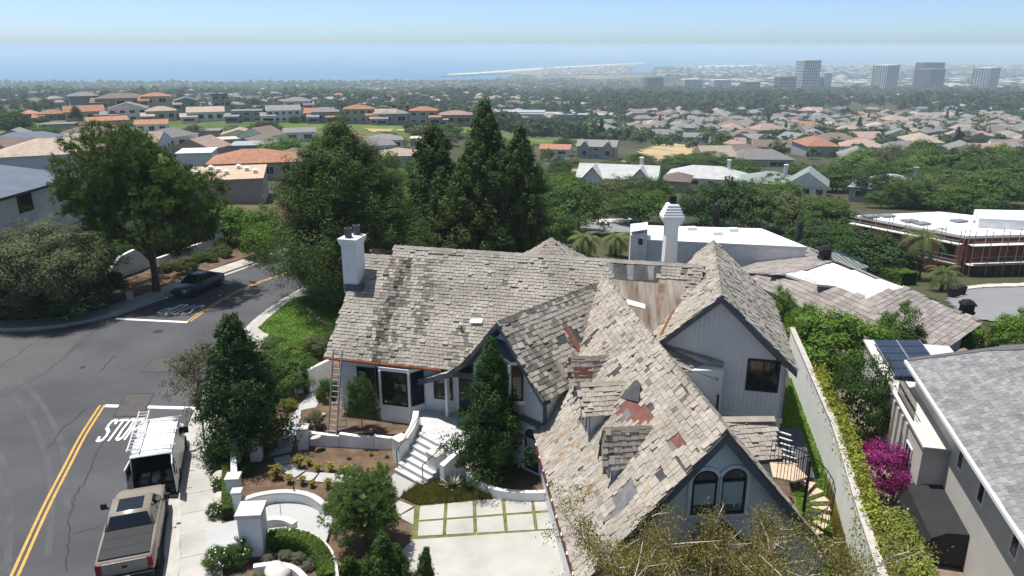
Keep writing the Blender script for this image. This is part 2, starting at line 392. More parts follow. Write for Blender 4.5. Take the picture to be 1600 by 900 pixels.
grass_tufts('lawn_grass',lawn,.165,26000,.06,m_blade,'short bright green lawn blades beside the curving road')
grass_tufts('lawn_grass',pxs([(1243,575),(1232,598),(1222,660),(1235,740),(1250,820),(1290,900),(1335,900),(1318,830),(1300,745),(1268,640),(1250,590)],.12),.135,26000,.06,m_blade,'short green lawn blades between shingled house and white garden wall')
# ---- hill slopes with grass
m_gslope=mat('slope_grass',(.07,.11,.028),.95,.35,.05,.5,.6,col2=(.13,.17,.045),detail=8)
m_dry=mat('dry_grass',(.38,.28,.15),.95,.25,.06,.4,.8,col2=(.46,.36,.2),detail=8)
patch('grass_slope',[(-60,195),(120,188),(300,186),(470,193),(740,200),(760,206),(700,214),(540,232),(300,232),(-60,226)],m_gslope)
patch('grass_slope',[(765,206),(800,198),(860,196),(925,201),(922,214),(905,228),(840,226),(770,222)],m_gslope)
patch('dry_hill',[(985,252),(1005,235),(1040,224),(1090,228),(1092,240),(1040,252),(1000,264),(940,262),(880,282),(860,275),(930,258)],m_dry)
patch('dry_hill',[(570,203),(610,203),(610,207),(580,208)],m_dry,.5,2.); patch('dry_hill',[(620,206),(640,197),(668,198),(668,206)],m_dry,.5,2.)
patch('park_lawn',[(740,147),(800,146),(880,156),(880,164),(760,160)],m_gslope,.6,10.)
# ================= THE SHINGLED HOUSE
HO=thing('shingled_house','large grey house with weathered, torn wood-shingle roofs, gables, dormers and two white chimneys','house',(0,33,0),world=True)
m_sh=mat('wood_shingle',(.285,.258,.224),.95,.25,.6,.5,9,col2=(.365,.338,.30),island=.09,objvar=.09,detail=8)
m_shg=mat('wood_shingle_pale',(.31,.274,.23),.95,.2,.8,.5,9,col2=(.40,.362,.312),island=.13,objvar=.13,detail=8)
m_shd=mat('wood_shingle_dark',(.145,.13,.114),.95,.3,2,.5,9,col2=(.21,.19,.168),island=.2,objvar=.2,detail=8)
m_shr=mat('wood_shingle_rust',(.29,.20,.125),.95,.3,2,.6,9,col2=(.39,.30,.215),island=.22,objvar=.22,detail=8)
m_shk=mat('wood_shingle_black',(.065,.057,.05),.95,.3,2,.5,9,island=.2,objvar=.2)
m_felt=mat('roofing_felt',(.055,.056,.06),.9,.3,2,.3,12,col2=(.09,.09,.095))
m_feltr=mat('red_felt',(.17,.075,.06),.9,.25,3,.3,14)
m_deck=mat('roof_deck_wood',(.16,.13,.10),.95,.35,1.5,.4,14)
m_deckt=mat('bare_deck',(.15,.095,.065),.9,.3,1.6,.3,10,col2=(.34,.31,.27),stretch=(1.6,.25,.25))
m_fas=mat('fascia_grey',(.085,.095,.11),.7,.15,2)
m_wall=mat('painted_siding',(.60,.63,.65),.75,.07,.8,.15,20)
m_brick=mat('painted_brick',(.72,.73,.73),.8,.06,1.5,.25,18)
m_trim=mat('white_trim',(.72,.73,.74),.6,.06,1)
m_gl=glass(); m_fr=mat('black_frame',(.012,.012,.013),.45,.2,2)
m_cop=mat('copper_gutter',(.30,.10,.05),.45,.3,3,metal=.5)
m_cut=mat('dark_red_gutter',(.075,.022,.02),.55,.3,3)
class _Wedge(dict):
    def __missing__(s,k):
        b=MB(); b.add([(0,0,0),(1,0,0),(1,1,0),(0,1,0),(0,0,1),(1,0,1),(1,1,.18),(0,1,.18)],[(4,5,6,7),(0,1,5,4),(1,2,6,5),(3,0,4,7),(0,3,2,1)])
        s[k]=b.mesh('shingle',MATS[k]); return s[k]
WEDGE=_Wedge()
def unit_wedge(): return WEDGE
def shingled(name,P0,u,v,poly,expo=.21,wr=(.17,.36),th=.035,base=m_sh,holes=(),mask=None,single=0,miss=.012,under=m_deck,deckth=.1,deck=True,curl=.04,parent=HO):
    """roof plane: a solid deck plus overlapping wedge shingles in courses.  poly in plane coordinates (s along eave, t up the slope)"""
    P0=np.asarray(P0,float); u=np.asarray(u,float); v=np.asarray(v,float); n=np.cross(u,v); n=n if n[2]>0 else -n
    b=MB(); b.prism([P0+u*s+v*t for s,t in poly],-n*deckth); roof=b.build('roof_slope',under,parent)
    pa=np.array(poly); lo=pa.min(0); hi=pa.max(0)
    Vs={}; cnt=0; U=unit_wedge()
    row=0; t=lo[1]-.04
    while t<hi[1]-.02:
        s=lo[0]-rng.random()*wr[1]
        while s<hi[0]:
            w=wr[0]+rng.random()*(wr[1]-wr[0]); c=(s+w/2,t+expo*.5)
            ok=inpoly(c,poly) or (inpoly((c[0],t+expo*.95),poly) )
            if ok and rng.random()>miss and not any(inpoly(c,h) for h in holes):
                m=base
                if mask is not None: m=mask(c) or base
                dt=rng.normal(0,.011); lift=th*(.8+.6*rng.random()); ang=rng.normal(0,.012); L=expo*1.5
                q=rng.random()
                if q<curl: lift*=1.9; ang=rng.normal(0,.09); dt-=abs(rng.normal(0,.05))
                ww=w-.015
                du=u*math.cos(ang)+v*math.sin(ang); dv=v*math.cos(ang)-u*math.sin(ang)
                o=P0+u*s+v*(t+dt)+n*(.006+.004*rng.random())
                if t+dt+L>hi[1]+.05: L=max(hi[1]+.05-t-dt,.08)
                if cnt<single:
                    cnt+=1; so_=D.objects.new('shingle',U[m.name]); COL.objects.link(so_); so_.parent=roof
                    Mx=Matrix([[*(du*ww)],[*(dv*L)],[*(n*lift)]]).transposed().to_4x4(); Mx.translation=Vector(o); so_.matrix_basis=Mx
                else:
                    Vs.setdefault(m.name,[]).append(np.array([o,o+du*ww,o+du*ww+dv*L,o+dv*L,o+n*lift,o+du*ww+n*lift,o+du*ww+dv*L+n*lift*.18,o+dv*L+n*lift*.18]))
            s+=w
        t+=expo; row+=1
    for k,a in Vs.items():
        a=np.array(a); V=a.reshape(-1,3); ff=np.array([(4,5,6,7),(0,1,5,4),(1,2,6,5),(3,0,4,7)]); Fq=(np.arange(len(a))[:,None,None]*8+ff[None]).reshape(-1,4)
        so_=D.objects.new('shingles',npmesh('shingles',V,Fq,MATS[k])); COL.objects.link(so_); so_.parent=roof; so_['kind']='stuff'
    return roof
def stc(P0,u,v,px):
    n=np.cross(u,v); q=rp(px,P0,n)-P0; return (float(q@u),float(q@v))
def felt(roof,P0,u,v,pxp,m,lift=.012,name='felt_patch'):
    n=np.cross(u,v); n=n if n[2]>0 else -n
    b=MB(); b.prism([rp(p,P0,n)+n*lift for p in pxp],-n*.008); return sub(roof,name,b,m)
def caps(roof,p,q,n1,n2,m=m_sh,w=.17,step=.3,th=.03,name='ridge_cap'):
    "folded cap shingles running along a ridge or hip, each its own piece"
    p=np.asarray(p,float); q=np.asarray(q,float); d=q-p; L=np.linalg.norm(d); d/=L; k=0
    e1=np.cross(n1,d); e1=e1 if e1[2]<0 else -e1; e2=np.cross(n2,d); e2=e2 if e2[2]<0 else -e2
    while k*step<L-.1:
        if rng.random()>.05:
            o=p+d*k*step+rng.normal(0,.012,3)*np.array([1,1,.5]); D_=d*min(step*1.12,L-k*step); lf=th*(1+.9*rng.random()); top=(n1+n2)/np.linalg.norm(n1+n2); b=MB()
            r=lambda h:[o+e1*w+n1*(.04+h*.2),o+top*(.055+h),o+e2*w+n2*(.04+h*.2)]
            A=r(lf); B=[v+D_ for v in r(lf*.3)]; A0=[v-top*.03 for v in A]; 
            b.add(A+B+A0,[(0,1,4,3),(1,2,5,4),(6,7,1,0),(7,8,2,1),(0,3,6),(2,8,5)])
            sub(roof,name,b,m)
        k+=1
def plane(P0,azup,pitch):
    v=az(azup)*math.cos(R(pitch))+UP*math.sin(R(pitch)); return np.asarray(P0,float),az(azup+90),v
# --- main wing front slope
MP,Mu,Mv=plane(gz(508,556,3.9),14,39.5); Mn=np.cross(Mu,Mv)
SM=lambda p:stc(MP,Mu,Mv,p)
holesM=[[SM(p) for p in q] for q in ([(942,406),(1037,410),(1025,441),(960,434)],[(1066,420),(1077,421),(1074,435),(1069,435)],[(811,411),(825,411),(825,415),(811,414)],[(636,392),(666,393),(664,397),(640,397)],[(670,396),(692,397),(690,401),(668,400)],[(700,399),(730,400),(726,404),(704,403)],[(840,404),(852,405),(850,409),(842,408)],[(890,420),(899,421),(897,426),(889,425)],
   [(955,437),(1075,437),(1050,524),(1010,524),(980,480)],[(798,450),(808,450),(808,455),(798,454)],[(695,561),(706,562),(704,566),(695,565)])]
def maskM(c):
    s,t=c; x=np.sin(s*2.1)*.1
    k=rng.random(); d1=abs(s-(2.62+.02*(t-3.6)**2+.05*math.sin(t*2.3))); d1b=abs(s-2.25); d2=abs(s-(4.15+.115*(6-t)))
    if t<6.4 and (d1<.36 and k<.95 or d1<.8 and k<.5): return m_shk if d1<.24 and k<.5 else m_shd
    if 4.4<t<6.4 and d1b<.45 and k<.6: return m_shr if k<.25 else m_shd
    if 1.6<t<6.3 and (d2<.2 and k<.85 or d2<.5 and k<.4): return m_shd
    if 2.2<s<4.6 and t<2.4 and k<.3: return m_shd
    if abs(s-1.9)<.14 and t>3.2 and t<5.9 and k<.35: return m_shr
    if k<.012: return m_shd
    if k>.95: return m_shg
    if 6.5<s<7.6 and t<3.2 and k<.3: return m_shd
polyM=[(0,0),(0,6.32),(1.76,6.34),(1.78,7.06),(18.4,7.12),(18.4,1.0),(9,-.02)]
rM=shingled('roof',MP,Mu,Mv,polyM,.195,(.15,.30),.046,m_sh,holesM,maskM,single=60,miss=.006,curl=.03)
felt(rM,MP,Mu,Mv,[(938,405),(1040,409),(1028,443),(956,436)],m_felt)
for k in range(5):
    x0=945+k*16; felt(rM,MP,Mu,Mv,[(x0+2,408),(x0+14,409),(x0+12,438),(x0+4,437)],m_felt if k%2 else mat('grey_felt',(.16,.16,.165),.9,.25,3),.022)
felt(rM,MP,Mu,Mv,[(952,436),(1076,436),(1050,526),(1010,526),(978,480)],m_deckt)
for q in ([(1028,442),(1040,444),(1033,484),(1029,490)],):
    felt(rM,MP,Mu,Mv,q,mat('rust_stain',(.16,.10,.07),.9,.3,2.5,col2=(.25,.19,.14)),.02,'rust_stain')
felt(rM,MP,Mu,Mv,[(980,468),(1008,476),(1008,483),(978,475)],m_trim,.04,'loose_board')
for px in ([(736,500.5),(755,500.5),(754,507),(736,507)],):
    n=Mn; b=MB(); b.prism([rp(p,MP,n)+n*.05 for p in px],n*.12); sub(rM,'roof_vent',b,m_trim)
b=MB(); pv=rp((722,520),MP,Mn); b.tube([pv,pv+UP*.35],.035,8); sub(rM,'vent_pipe',b,m_fr)
# ridge caps and back slope
R0=MP+Mv*7.09+Mu*1.8; R1=MP+Mv*7.12+Mu*18.2
MBv=-az(14)*math.cos(R(39.5))+UP*math.sin(R(39.5)); MBn=np.cross(MBv,Mu); MBn=MBn if MBn[2]>0 else -MBn
caps(rM,R0,R1,Mn,MBn); caps(rM,MP+Mv*6.34,MP+Mv*6.36+Mu*1.75,Mn,MBn)
Pb=MP+az(14)*2*7.1*math.cos(R(39.5)); 
shingled('roof',Pb,-Mu,MBv,[(-18.4,0),(-18.4,7.08),(-1.8,7.08),(-1.8,6.4),(0,6.4),(0,0)],.32,(.25,.5),.03,m_sh)
for y in (0,):  # step flashing at the ridge jog
    b=MB(); b.prism([MP+Mu*1.77+Mv*5.9,MP+Mu*1.77+Mv*7.08,MP+Mu*1.77+Mv*7.08-UP*.2,MP+Mu*1.77+Mv*5.9-UP*.2],Mu*.03); sub(rM,'flashing',b,m_fas)
# gutter
b=MB(); b.tube([MP-az(14)*.07-UP*.09+Mu*s for s in (-.05,2,4,6.3)],.075,8); b.build('gutter',m_cop,HO)
# walls main wing
def wallbox(name,pts,z0,z1,m,parent=HO):
    b=MB(); b.prism([(p[0],p[1],z0) for p in pts],(0,0,z1-z0)); return b.build(name,m,parent)
Mw=lambda s,d: MP*np.array([1,1,0])+Mu*s+az(14)*d
wallbox('wall',[Mw(.45,.55),Mw(17.6,.55),Mw(17.6,10.2),Mw(.45,10.2)],.0,3.95,m_brick)
b=MB(); b.prism([Mw(.46,.6)+UP*3.9,Mw(.46,10.1)+UP*3.9,Mw(.46,5.4)+UP*7.9],Mu*.2); b.build('gable_wall',m_wall,HO)
b=MB()
for t0,t1 in ((0,6.3),): b.prism([MP+Mv*t0-Mn*.02,MP+Mv*t1-Mn*.02,MP+Mv*t1-Mn*.24,MP+Mv*t0-Mn*.24],-Mu*.05)
b.build('fascia',m_fas,HO)
# --- garage wing
GA=-6.5; GE=np.array([2.15,19.84,2.6])
GP,Gu,Gv=plane(GE,GA+90,50); Gn=np.cross(Gu,Gv); Gu=-Gu   # s runs away from camera
Gn=Gn if Gn[2]>0 else -Gn
SG=lambda p:stc(GP,Gu,Gv,p)
pg=dict(
 red=[[(1046,686),(1059,675),(1074,694),(1061,704)],[(972,630),(985,622),(1010,635),(1020,650),(1015,665),(980,662),(960,647)]],
 grey=[[(1035,694),(1046,686),(1061,704),(1049,716)],[(1051,717),(1065,712),(1076,730),(1065,744)],[(1022,741),(1035,732),(1044,749),(1030,760)],[(952,782),(989,745),(1000,767),(959,815)],
  [(947,591),(967,571),(974,575),(960,592)],[(1011,635),(1019,626),(1027,636),(1020,645)],[(962,662),(980,637),(987,647),(975,662)],[(1057,607),(1072,597),(1082,607),(1067,620)],[(985,509),(988,504),(995,512),(992,514)],[(1033,578),(1036,574),(1058,588),(1050,589)],[(912,536),(938,509),(936,516),(916,545)]],
 curlp=[[(970,622),(995,595),(1005,602),(1000,630)]])
holesG=[[SG(p) for p in q] for k in pg for q in pg[k]]
def maskG(c):
    s,t=c; k=rng.random()
    for s0,t0,t1,wd in ((3.4,.3,3.3,.13),(4.75,.6,3.6,.11),(6.6,.1,2.2,.16),(7.9,.0,2.4,.10)):
        if abs(s-s0)<wd and t0<t<t1 and k<.75: return m_shr
    if s<2.6 and t>3 and k<.05: return m_shr
    if k<.03: return m_shd
    if k>.9: return m_sh
GT=6.86
polyG=[(0,0),(9.3,0),(10.45,1.15),(10.9,2.6),(16.4,GT),(0,GT)]
rG=shingled('roof',GP,Gu,Gv,[(0,0),(12.6,0),(16.6,GT-.2),(16.2,GT),(0,GT)],.225,(.16,.32),.046,m_shg,holesG,maskG,single=170,miss=.008,curl=.05)
for q in pg['red']: felt(rG,GP,Gu,Gv,q,m_feltr)
for i,q in enumerate(pg['grey']): felt(rG,GP,Gu,Gv,q,m_felt if i%3 else mat('grey_felt',(.16,.16,.165)),.014)
for q in pg['curlp']:
    n=Gn; P=[rp(p,GP,n) for p in q]; P=[P[0]+n*.05,P[1]+n*.07,P[2]+n*.12,P[3]+n*.06]; b=MB(); b.prism(P,n*.012); sub(rG,'felt_patch',b,m_felt)
Gap=GP+Gv*GT; Gbk=Gap+Gu*16.0
GRv=-az(GA+90)*math.cos(R(50))+UP*math.sin(R(50)); GRn=np.cross(GRv,Gu); GRn=GRn if GRn[2]>0 else -GRn
GPr=Gap+az(GA+90)*GT*math.cos(R(50))-UP*GT*math.sin(R(50))
rG2=shingled('roof',GPr,Gu,GRv,[(0,0),(16,0),(16,GT),(0,GT)],.3,(.22,.45),.03,m_shg,miss=.01)
caps(rG,Gap,Gbk,Gn,GRn,m_shg)
b=MB(); b.tube([GP-az(GA+90)*.08-UP*.1+Gu*s for s in np.linspace(.1,9.2,6)],.07,8); gg=b.build('gutter',m_cut,HO)
b=MB()
for s in np.arange(.6,9.2,1.05): b.box(GP-az(GA+90)*.10-UP*.02+Gu*s,(.05,.17,.03),R(GA)); 
sub(gg,'gutter_bracket',b,m_trim)
# garage walls: lapped gable front, side walls
gf=Gu*.45   # wall set back under the rake
ridge_w=lambda q:q
def lap(name,poly,p0,u,n,m,step=.17,parent=HO,out=.045):
    "horizontal lap siding: each board leans out at its lower edge; poly in (s,z)"
    pa=np.array(poly); z=pa[:,1].min(); zt=pa[:,1].max(); b=MB()
    def span(zz):
        xs=[]
        for i in range(len(poly)):
            (x0,z0),(x1,z1)=poly[i],poly[(i+1)%len(poly)]
            if (z0>zz)!=(z1>zz): xs.append(x0+(x1-x0)*(zz-z0)/(z1-z0))
        return (min(xs),max(xs)) if len(xs)>=2 else None
    while z<zt-.02:
        a=span(z+.001); c=span(min(z+step,zt-.002))
        if a and c:
            A=p0+u*a[0]+UP*z; B=p0+u*a[1]+UP*z; C=p0+u*c[1]+UP*min(z+step,zt); E=p0+u*c[0]+UP*min(z+step,zt)
            b.add([A+n*out,B+n*out,C+n*.002,E+n*.002,A,B],[(0,1,2,3),(4,5,1,0)])
        z+=step
    return b.build(name,m,parent)
ru=az(GA+90); half=GT*math.cos(R(50)); fz=GE[2]; az_=GE[2]+GT*math.sin(R(50))
p0=GE*np.array([1,1,0])+Gu*.5
m_lap=mat('lap_siding',(.62,.66,.68),.75,.08,.8,.15,20)
poly=[(.35,0),(2*half-.35,0),(2*half-.35,fz+.2),(half,az_-.35),(.35,fz+.2)]
lap('gable_wall',poly,p0,ru,-Gu,m_lap)
b=MB(); b.prism([p0+ru*s+UP*z+Gu*.03 for s,z in poly],Gu*.2); b.build('wall',m_wall,HO)
for s_ in (.35,2*half-.35):
    b=MB(); b.prism([p0+ru*(s_+k)+Gu*.05 for k in (-.1,.1)]+[p0+ru*(s_+k)+Gu*(12.5 if s_<1 else 15) for k in (.1,-.1)],UP*(fz+.1)); b.build('wall',m_wall,HO)
# rake boards
def rake(p,q,m=m_fas,dep=.26,w=.05,back=None,parent=HO,name='rake_board',inset=0):
    p=np.asarray(p,float); q=np.asarray(q,float); bk=np.asarray(back); b=MB(); b.prism([p,q,q-UP*dep,p-UP*dep],bk*w); return b.build(name,m,parent)
rake(Gap-UP*.05,GE-UP*.05,back=-Gu*.6,dep=.36,w=.07); rake(Gap-UP*.05,GPr-UP*.05,back=-Gu*.6,dep=.36,w=.07)
# soffit under the front rake
for e in (GE,GPr):
    b=MB(); b.prism([Gap-UP*.33,e-UP*.33,e-UP*.33+Gu*.5,Gap-UP*.33+Gu*.5],-UP*.03); b.build('soffit',m_fas,HO)
# arched windows of the garage gable
def arch_window(c,u,n,w,h,parent=HO):
    "c bottom centre on the wall, u right, n outward"
    def outline(ww,hh,off,k=10):
        pts=[c-u*ww/2+UP*off,c+u*ww/2+UP*off]; 
        for i in range(k+1):
            a=math.pi*i/k; pts.append(c+u*ww/2*math.cos(a)+UP*(hh-ww/2+ww/2*math.sin(a)))
        return pts
    def ring(o,i_,d0,d1):
        b=MB(); N=len(o)
        for k in range(N):
            a,b_,c_,d_=o[k],o[(k+1)%N],i_[(k+1)%N],i_[k]
            b.hex8([a+n*d0,b_+n*d0,c_+n*d0,d_+n*d0,a+n*d1,b_+n*d1,c_+n*d1,d_+n*d1])
        return b
    o1=outline(w+.24,h+.12,-.1); o2=outline(w,h,0); o3=outline(w-.14,h-.07,.08)
    f=ring(o1,o2,-.02,.07).build('window',m_trim if False else m_lap,parent)
    sub(f,'frame',ring(o2,o3,-.02,.05),m_fr)
    b=MB(); b.prism([p+n*.012 for p in o3],n*.006); sub(f,'pane',b,glass('window_glass',(.05,.065,.075)))
    b=MB(); b.obox(c+UP*(h-w/2-.02)+n*.03,u,n,UP,w/2-.05,.025,.045); sub(f,'transom',b,m_fr)
    b=MB(); b.obox(c+UP*((h-w/2)*.62)+n*.022,u,n,UP,w/2-.09,.004,(h-w/2)*.33); sub(f,'blind',b,mat('pale_blind',(.33,.42,.45),.7,.1,2))
wp0=p0-Gu*.0; nn=-Gu
for px in ((1097,802),(1141,802)):
    q=rp(px,p0+nn*.03,nn); q2=rp((px[0],738 if px[0]<1120 else 735),p0+nn*.03,nn)
    arch_window(np.array([q[0],q[1],q[2]]),ru,nn,.86,q2[2]-q[2]+.1)
# small entry hood at the bottom of the garage gable
hb=rp((1128,815),p0,nn)
for sg in (-1,1):
    b=MB(); e=hb+ru*sg*1.3-UP*1.25; b.prism([hb,hb-Gu*1.5-UP*.0,e-Gu*1.5,e],UP*.12); b.build('hood_roof',m_felt,HO)
    rake(hb+UP*.16-Gu*1.5,e+UP*.16-Gu*1.5,back=-Gu,dep=.22,w=.05)
# --- dormers on the garage slope
def dormer(hitpx,leftpx,evpx,shd=m_shg,holes=None):
    T=rp(hitpx,GP,Gn); out=-az(GA+90)
    r=ray(*leftpx); A=np.array([[out[0],-r[0]],[out[1],-r[1]]])
    # ridge end: closest point on horizontal line T+out*L to the pixel ray
    w0=T-C0; a_=out@out; b_=out@r; c_=r@r; d_=out@w0; e_=r@w0; Lr=(b_*e_-c_*d_)/(a_*c_-b_*b_)
    E=T+out*Lr
    cam_side=-Gu
    # eave corner on the gable plane through E
    V=rp(evpx,E,out); hw=(V-E)@cam_side; dz=E[2]-V[2]; pit=math.atan2(dz,hw)
    dr=thing('x','y','z') if False else None
    vv=-cam_side*math.cos(pit)+UP*math.sin(pit); sl=math.hypot(hw,dz)
    # face toward camera: s along -out (into the slope), t up to ridge; clip by slope
    EV=E+cam_side*hw-UP*dz
    # where eave line meets slope
    k=np.dot(GP-EV,Gn)/np.dot(-out,Gn)
    rf=shingled('d',EV,-out,vv,[(0,0),(k+.1,0),(Lr+.1,sl),(0,sl)],.2,(.14,.34),.04,shd,miss=.03,curl=.12,deckth=.06,holes=holes or ())
    vb=cam_side*math.cos(pit)+UP*math.sin(pit); EB=E-cam_side*hw-UP*dz
    rb=shingled('d',EB,-out,vb,[(0,0),(k+.1,0),(Lr+.1,sl),(0,sl)],.2,(.14,.34),.04,shd,miss=.02,deckth=.06)
    n1=np.cross(-out,vv); n1=n1 if n1[2]>0 else -n1; n2=np.cross(-out,vb); n2=n2 if n2[2]>0 else -n2
    caps(rf,E,E-out*Lr,n1,n2,m_shg,w=.13,step=.3)
    # front gable wall, cheeks
    o=-out*.25; hwi=hw*.82; zi=dz*.86
    def down(P): # project straight down to slope
        return P-UP*(np.dot(P-GP,Gn)/Gn[2])
    a1=E+o+cam_side*hwi-UP*dz; a2=E+o-cam_side*hwi-UP*dz; b=MB()
    g1,g2=down(a1),down(a2)
    b.prism([E+o-UP*.08,a1,g1-UP*.1,g2-UP*.1,a2],-out*.06); fr=b.build('dormer_front',m_wall,HO)
    c1=(a1+g1)/2; b=MB(); b.obox((a1+a2+g1+g2)/4+out*.02,cam_side,out,UP,hwi*.55,.02,abs(a1[2]-g1[2])*.42); sub(fr,'window',b,m_gl)
    for sg,a in ((1,a1),(-1,a2)):
        kk=np.dot(GP-a,Gn)/np.dot(-out,Gn); bb=MB(); bb.prism([a,down(a)-UP*.05,a-out*kk],-cam_side*sg*.05); bb.build('dormer_cheek',m_wall,HO)
    rake(E-UP*.02,EV-UP*.02,back=out,dep=.16,w=.04); rake(E-UP*.02,EB-UP*.02,back=out,dep=.16,w=.04)
    return rf,EV,-out,vv
dormer((1022,667),(942,667),(945,733)); dormer((978,597),(905,597),(912,650))
rf,a_,b_,c_=dormer((953,557),(891,557),(893,602))
felt(rf,a_,b_,c_,[(896,573),(924,573),(925,592),(897,590)],m_feltr,.05)
# --- middle gable
A=rp((778,503),(-.62,30.75,7.5),az(42)); nA=az(42)
rb=rp((849,627),A,nA); prR=math.degrees(math.atan2(A[2]-rb[2],(rb-A)@az(132)))
uR=az(42); vR=-az(132)*math.cos(R(prR))+UP*math.sin(R(prR)); nR=np.cross(uR,vR); nR=nR if nR[2]>0 else -nR
LRs=np.linalg.norm(A-rb); PR=rb
SR=lambda p:stc(PR,uR,vR,p)
pr_={'r':[[(880,512),(887,510),(910,547),(902,551)]],'g':[[(886,512),(900,511),(912,530),(905,540)],[(867,530),(882,522),(887,535),(870,542)]],'t':[[(865,565),(872,565),(885,590),(877,592)]]}
def maskR(c):
    s,t=c; k=rng.random(); dk=.5*math.exp(-((s-.7)/.9)**2)+.15
    if k<dk: return m_shd
    if k>.9: return m_shg
rR=shingled('roof',PR,uR,vR,[(0,0),(3.3,0),(9.2,LRs),(0,LRs)],.235,(.2,.38),.04,m_sh,[[SR(p) for p in q] for k in 'rg' for q in pr_[k]],maskR,single=70,miss=.008,curl=.05)
for q in pr_['r']: felt(rR,PR,uR,vR,q,m_feltr,.05)
for q in pr_['g']: felt(rR,PR,uR,vR,q,m_felt,.03)
for q in pr_['t']: felt(rR,PR,uR,vR,q,m_deckt,.07,'loose_board')
# left bell-cast slope in three leaning strips
rk=[A]+[rp(p,A,nA) for p in ((745,543),(725,566),(700,583),(655,594))]
for i in range(4):
    a,b_=rk[i],rk[i+1]; v_=(a-b_); L=np.linalg.norm(v_); v_/=L; u_=az(42)
    rr=shingled('roof',b_,u_,v_,[(0,0),(8.2 if i<2 else 2.4,0),(8.2 if i<2 else 2.4,L),(0,L)],.22,(.18,.34),.035,m_sh,miss=.02)
    nL=np.cross(u_,v_); nL=nL if nL[2]>0 else -nL
    if i==0: caps(rR,A,A+nA*7.9,nR,nL,m_shd)
    b=MB(); b.prism([a+UP*.02,b_+UP*.02,b_-UP*.26,a-UP*.26],-nA*.06); b.build('rake_board',m_fas,HO)
    if i==3: pass
b=MB(); b.prism([A+UP*.0,rb+UP*.0,rb-UP*.26,A-UP*.26],-nA*.06); b.build('rake_board',m_fas,HO)
b=MB(); b.prism([A-UP*.2,rb-UP*.25,rb-UP*.25+nA*.55,A-UP*.2+nA*.55],-UP*.03); b.build('soffit',m_fas,HO)
b=MB(); b.prism([A-UP*.2,rk[2]-UP*.25,rk[2]-UP*.25+nA*.55,A-UP*.2+nA*.55],-UP*.03); b.build('soffit',m_fas,HO)
# front wall of the middle gable
uw=az(132); W0=A*np.array([1,1,0])+nA*.55
hwR=(rb-A)@uw-.28; zr=rb[2]
poly=[(-2.1,1.0),(hwR,.2),(hwR,zr-.05),(0,A[2]-.42),(-2.1,5.0)]
lap('gable_wall',poly,W0,uw,-nA,m_wall,.16)
b=MB(); b.prism([W0+uw*s+UP*z+nA*.03 for s,z in poly],nA*.2); b.build('wall',m_wall,HO)
b=MB(); b.prism([W0+uw*(hwR-.1),W0+uw*(hwR+.04),W0+uw*(hwR+.04)+nA*3.4,W0+uw*(hwR-.1)+nA*3.4],UP*(zr+.1)); b.build('wall',m_wall,HO)
b=MB(); b.obox(W0+uw*(hwR-.05)-nA*.03+UP*(zr/2+.1),uw,nA,UP,.09,.03,zr/2-.2); b.build('corner_board',m_fas,HO)
b=MB(); b.obox(W0+uw*.15-nA*.06+UP*3.0,uw,nA,UP,hwR+.0,.05,.14); b.build('belt_course',m_fas,HO)
# bay window with hood in the middle gable
def bay(c,u,n,w,d,z0,z1,sides=.45,parent=HO,sill=m_trim,hood=True,base=None):
    "canted bay: c = centre on wall (xy), n outward"
    c=np.array([c[0],c[1],0.]); P=[c-u*w/2,c-u*(w/2-sides)+n*d,c+u*(w/2-sides)+n*d,c+u*w/2]
    fr=MB(); fr.prism([p+UP*(z0-.16) for p in P],UP*.16); fr.prism([p+UP*z1 for p in P],UP*.18); 
    for p in P[1:3]: fr.box(p+UP*(z0+z1)/2-n*.02,(.11,.11,z1-z0),math.atan2(u[1],u[0]))
    f=fr.build('window',sill,parent)
    for i in range(3):
        a,b_=P[i],P[i+1]; e=b_-a; L=np.linalg.norm(e); e/=L; o=np.cross(e,UP); o=o if o@n>0 else -o
        m_=(a+b_)/2+UP*(z0+z1)/2-o*.05; q=MB()
        for sg in (-1,1): q.obox(m_+e*sg*(L/2-.12),e,o,UP,.05,.03,(z1-z0)/2); q.obox(m_+UP*sg*((z1-z0)/2-.05),e,o,UP,L/2-.16,.03,.05)
        sub(f,'frame',q,m_fr); q=MB(); q.obox(m_-o*.01,e,o,UP,L/2-.1,.01,(z1-z0)/2-.02); sub(f,'pane',q,m_gl)
    if hood:
        q=MB(); T=[c-u*w*.28+UP*(z1+.85),c+u*w*.28+UP*(z1+.85)]; B=[p+UP*(z1+.18)+((p-c)*.06) for p in P]
        q.add(B+T,[(0,1,4),(1,2,5,4),(2,3,5),(3,2,1,0),(0,4,5,3)]); sub(f,'hood',q,mat('blue_grey_hood',(.06,.075,.1),.5,.15,2))
    if base is not None:
        q=MB(); q.prism([p+UP*base for p in P],UP*(z0-.16-base)); q.build('bay_wall',m_brick,parent)
    return f
cb=rp((793,600),W0-nA*.3,nA); z_t=rp((793,566),W0-nA*.3,nA)[2]; z_b=rp((793,622),W0-nA*.3,nA)[2]
bay(W0+uw*((cb-W0)@uw-.35)-nA*.02,uw,-nA,2.3,.5,z_b,z_t,.5)
# arched side door below
q=rp((832,712),W0-nA*.03,nA); arch_window(np.array([q[0],q[1],.55]),uw,-nA,.85,2.1)
# wall light
b=MB(); q=rp((832,610),W0,nA); b.lathe([(.05,0),(.08,.1),(.03,.2)],q-nA*.1,8); b.build('wall_lamp',m_trim,HO)
# --- bay window of the main wing and entry recess
mu=Mu; mn=-az(14)
q=gz(622,659,.75); bay(Mw(((q-Mw(0,0))@Mu)-.1,.52),mu,mn,2.75,.72,1.62,3.5,.6,hood=False,base=.35)
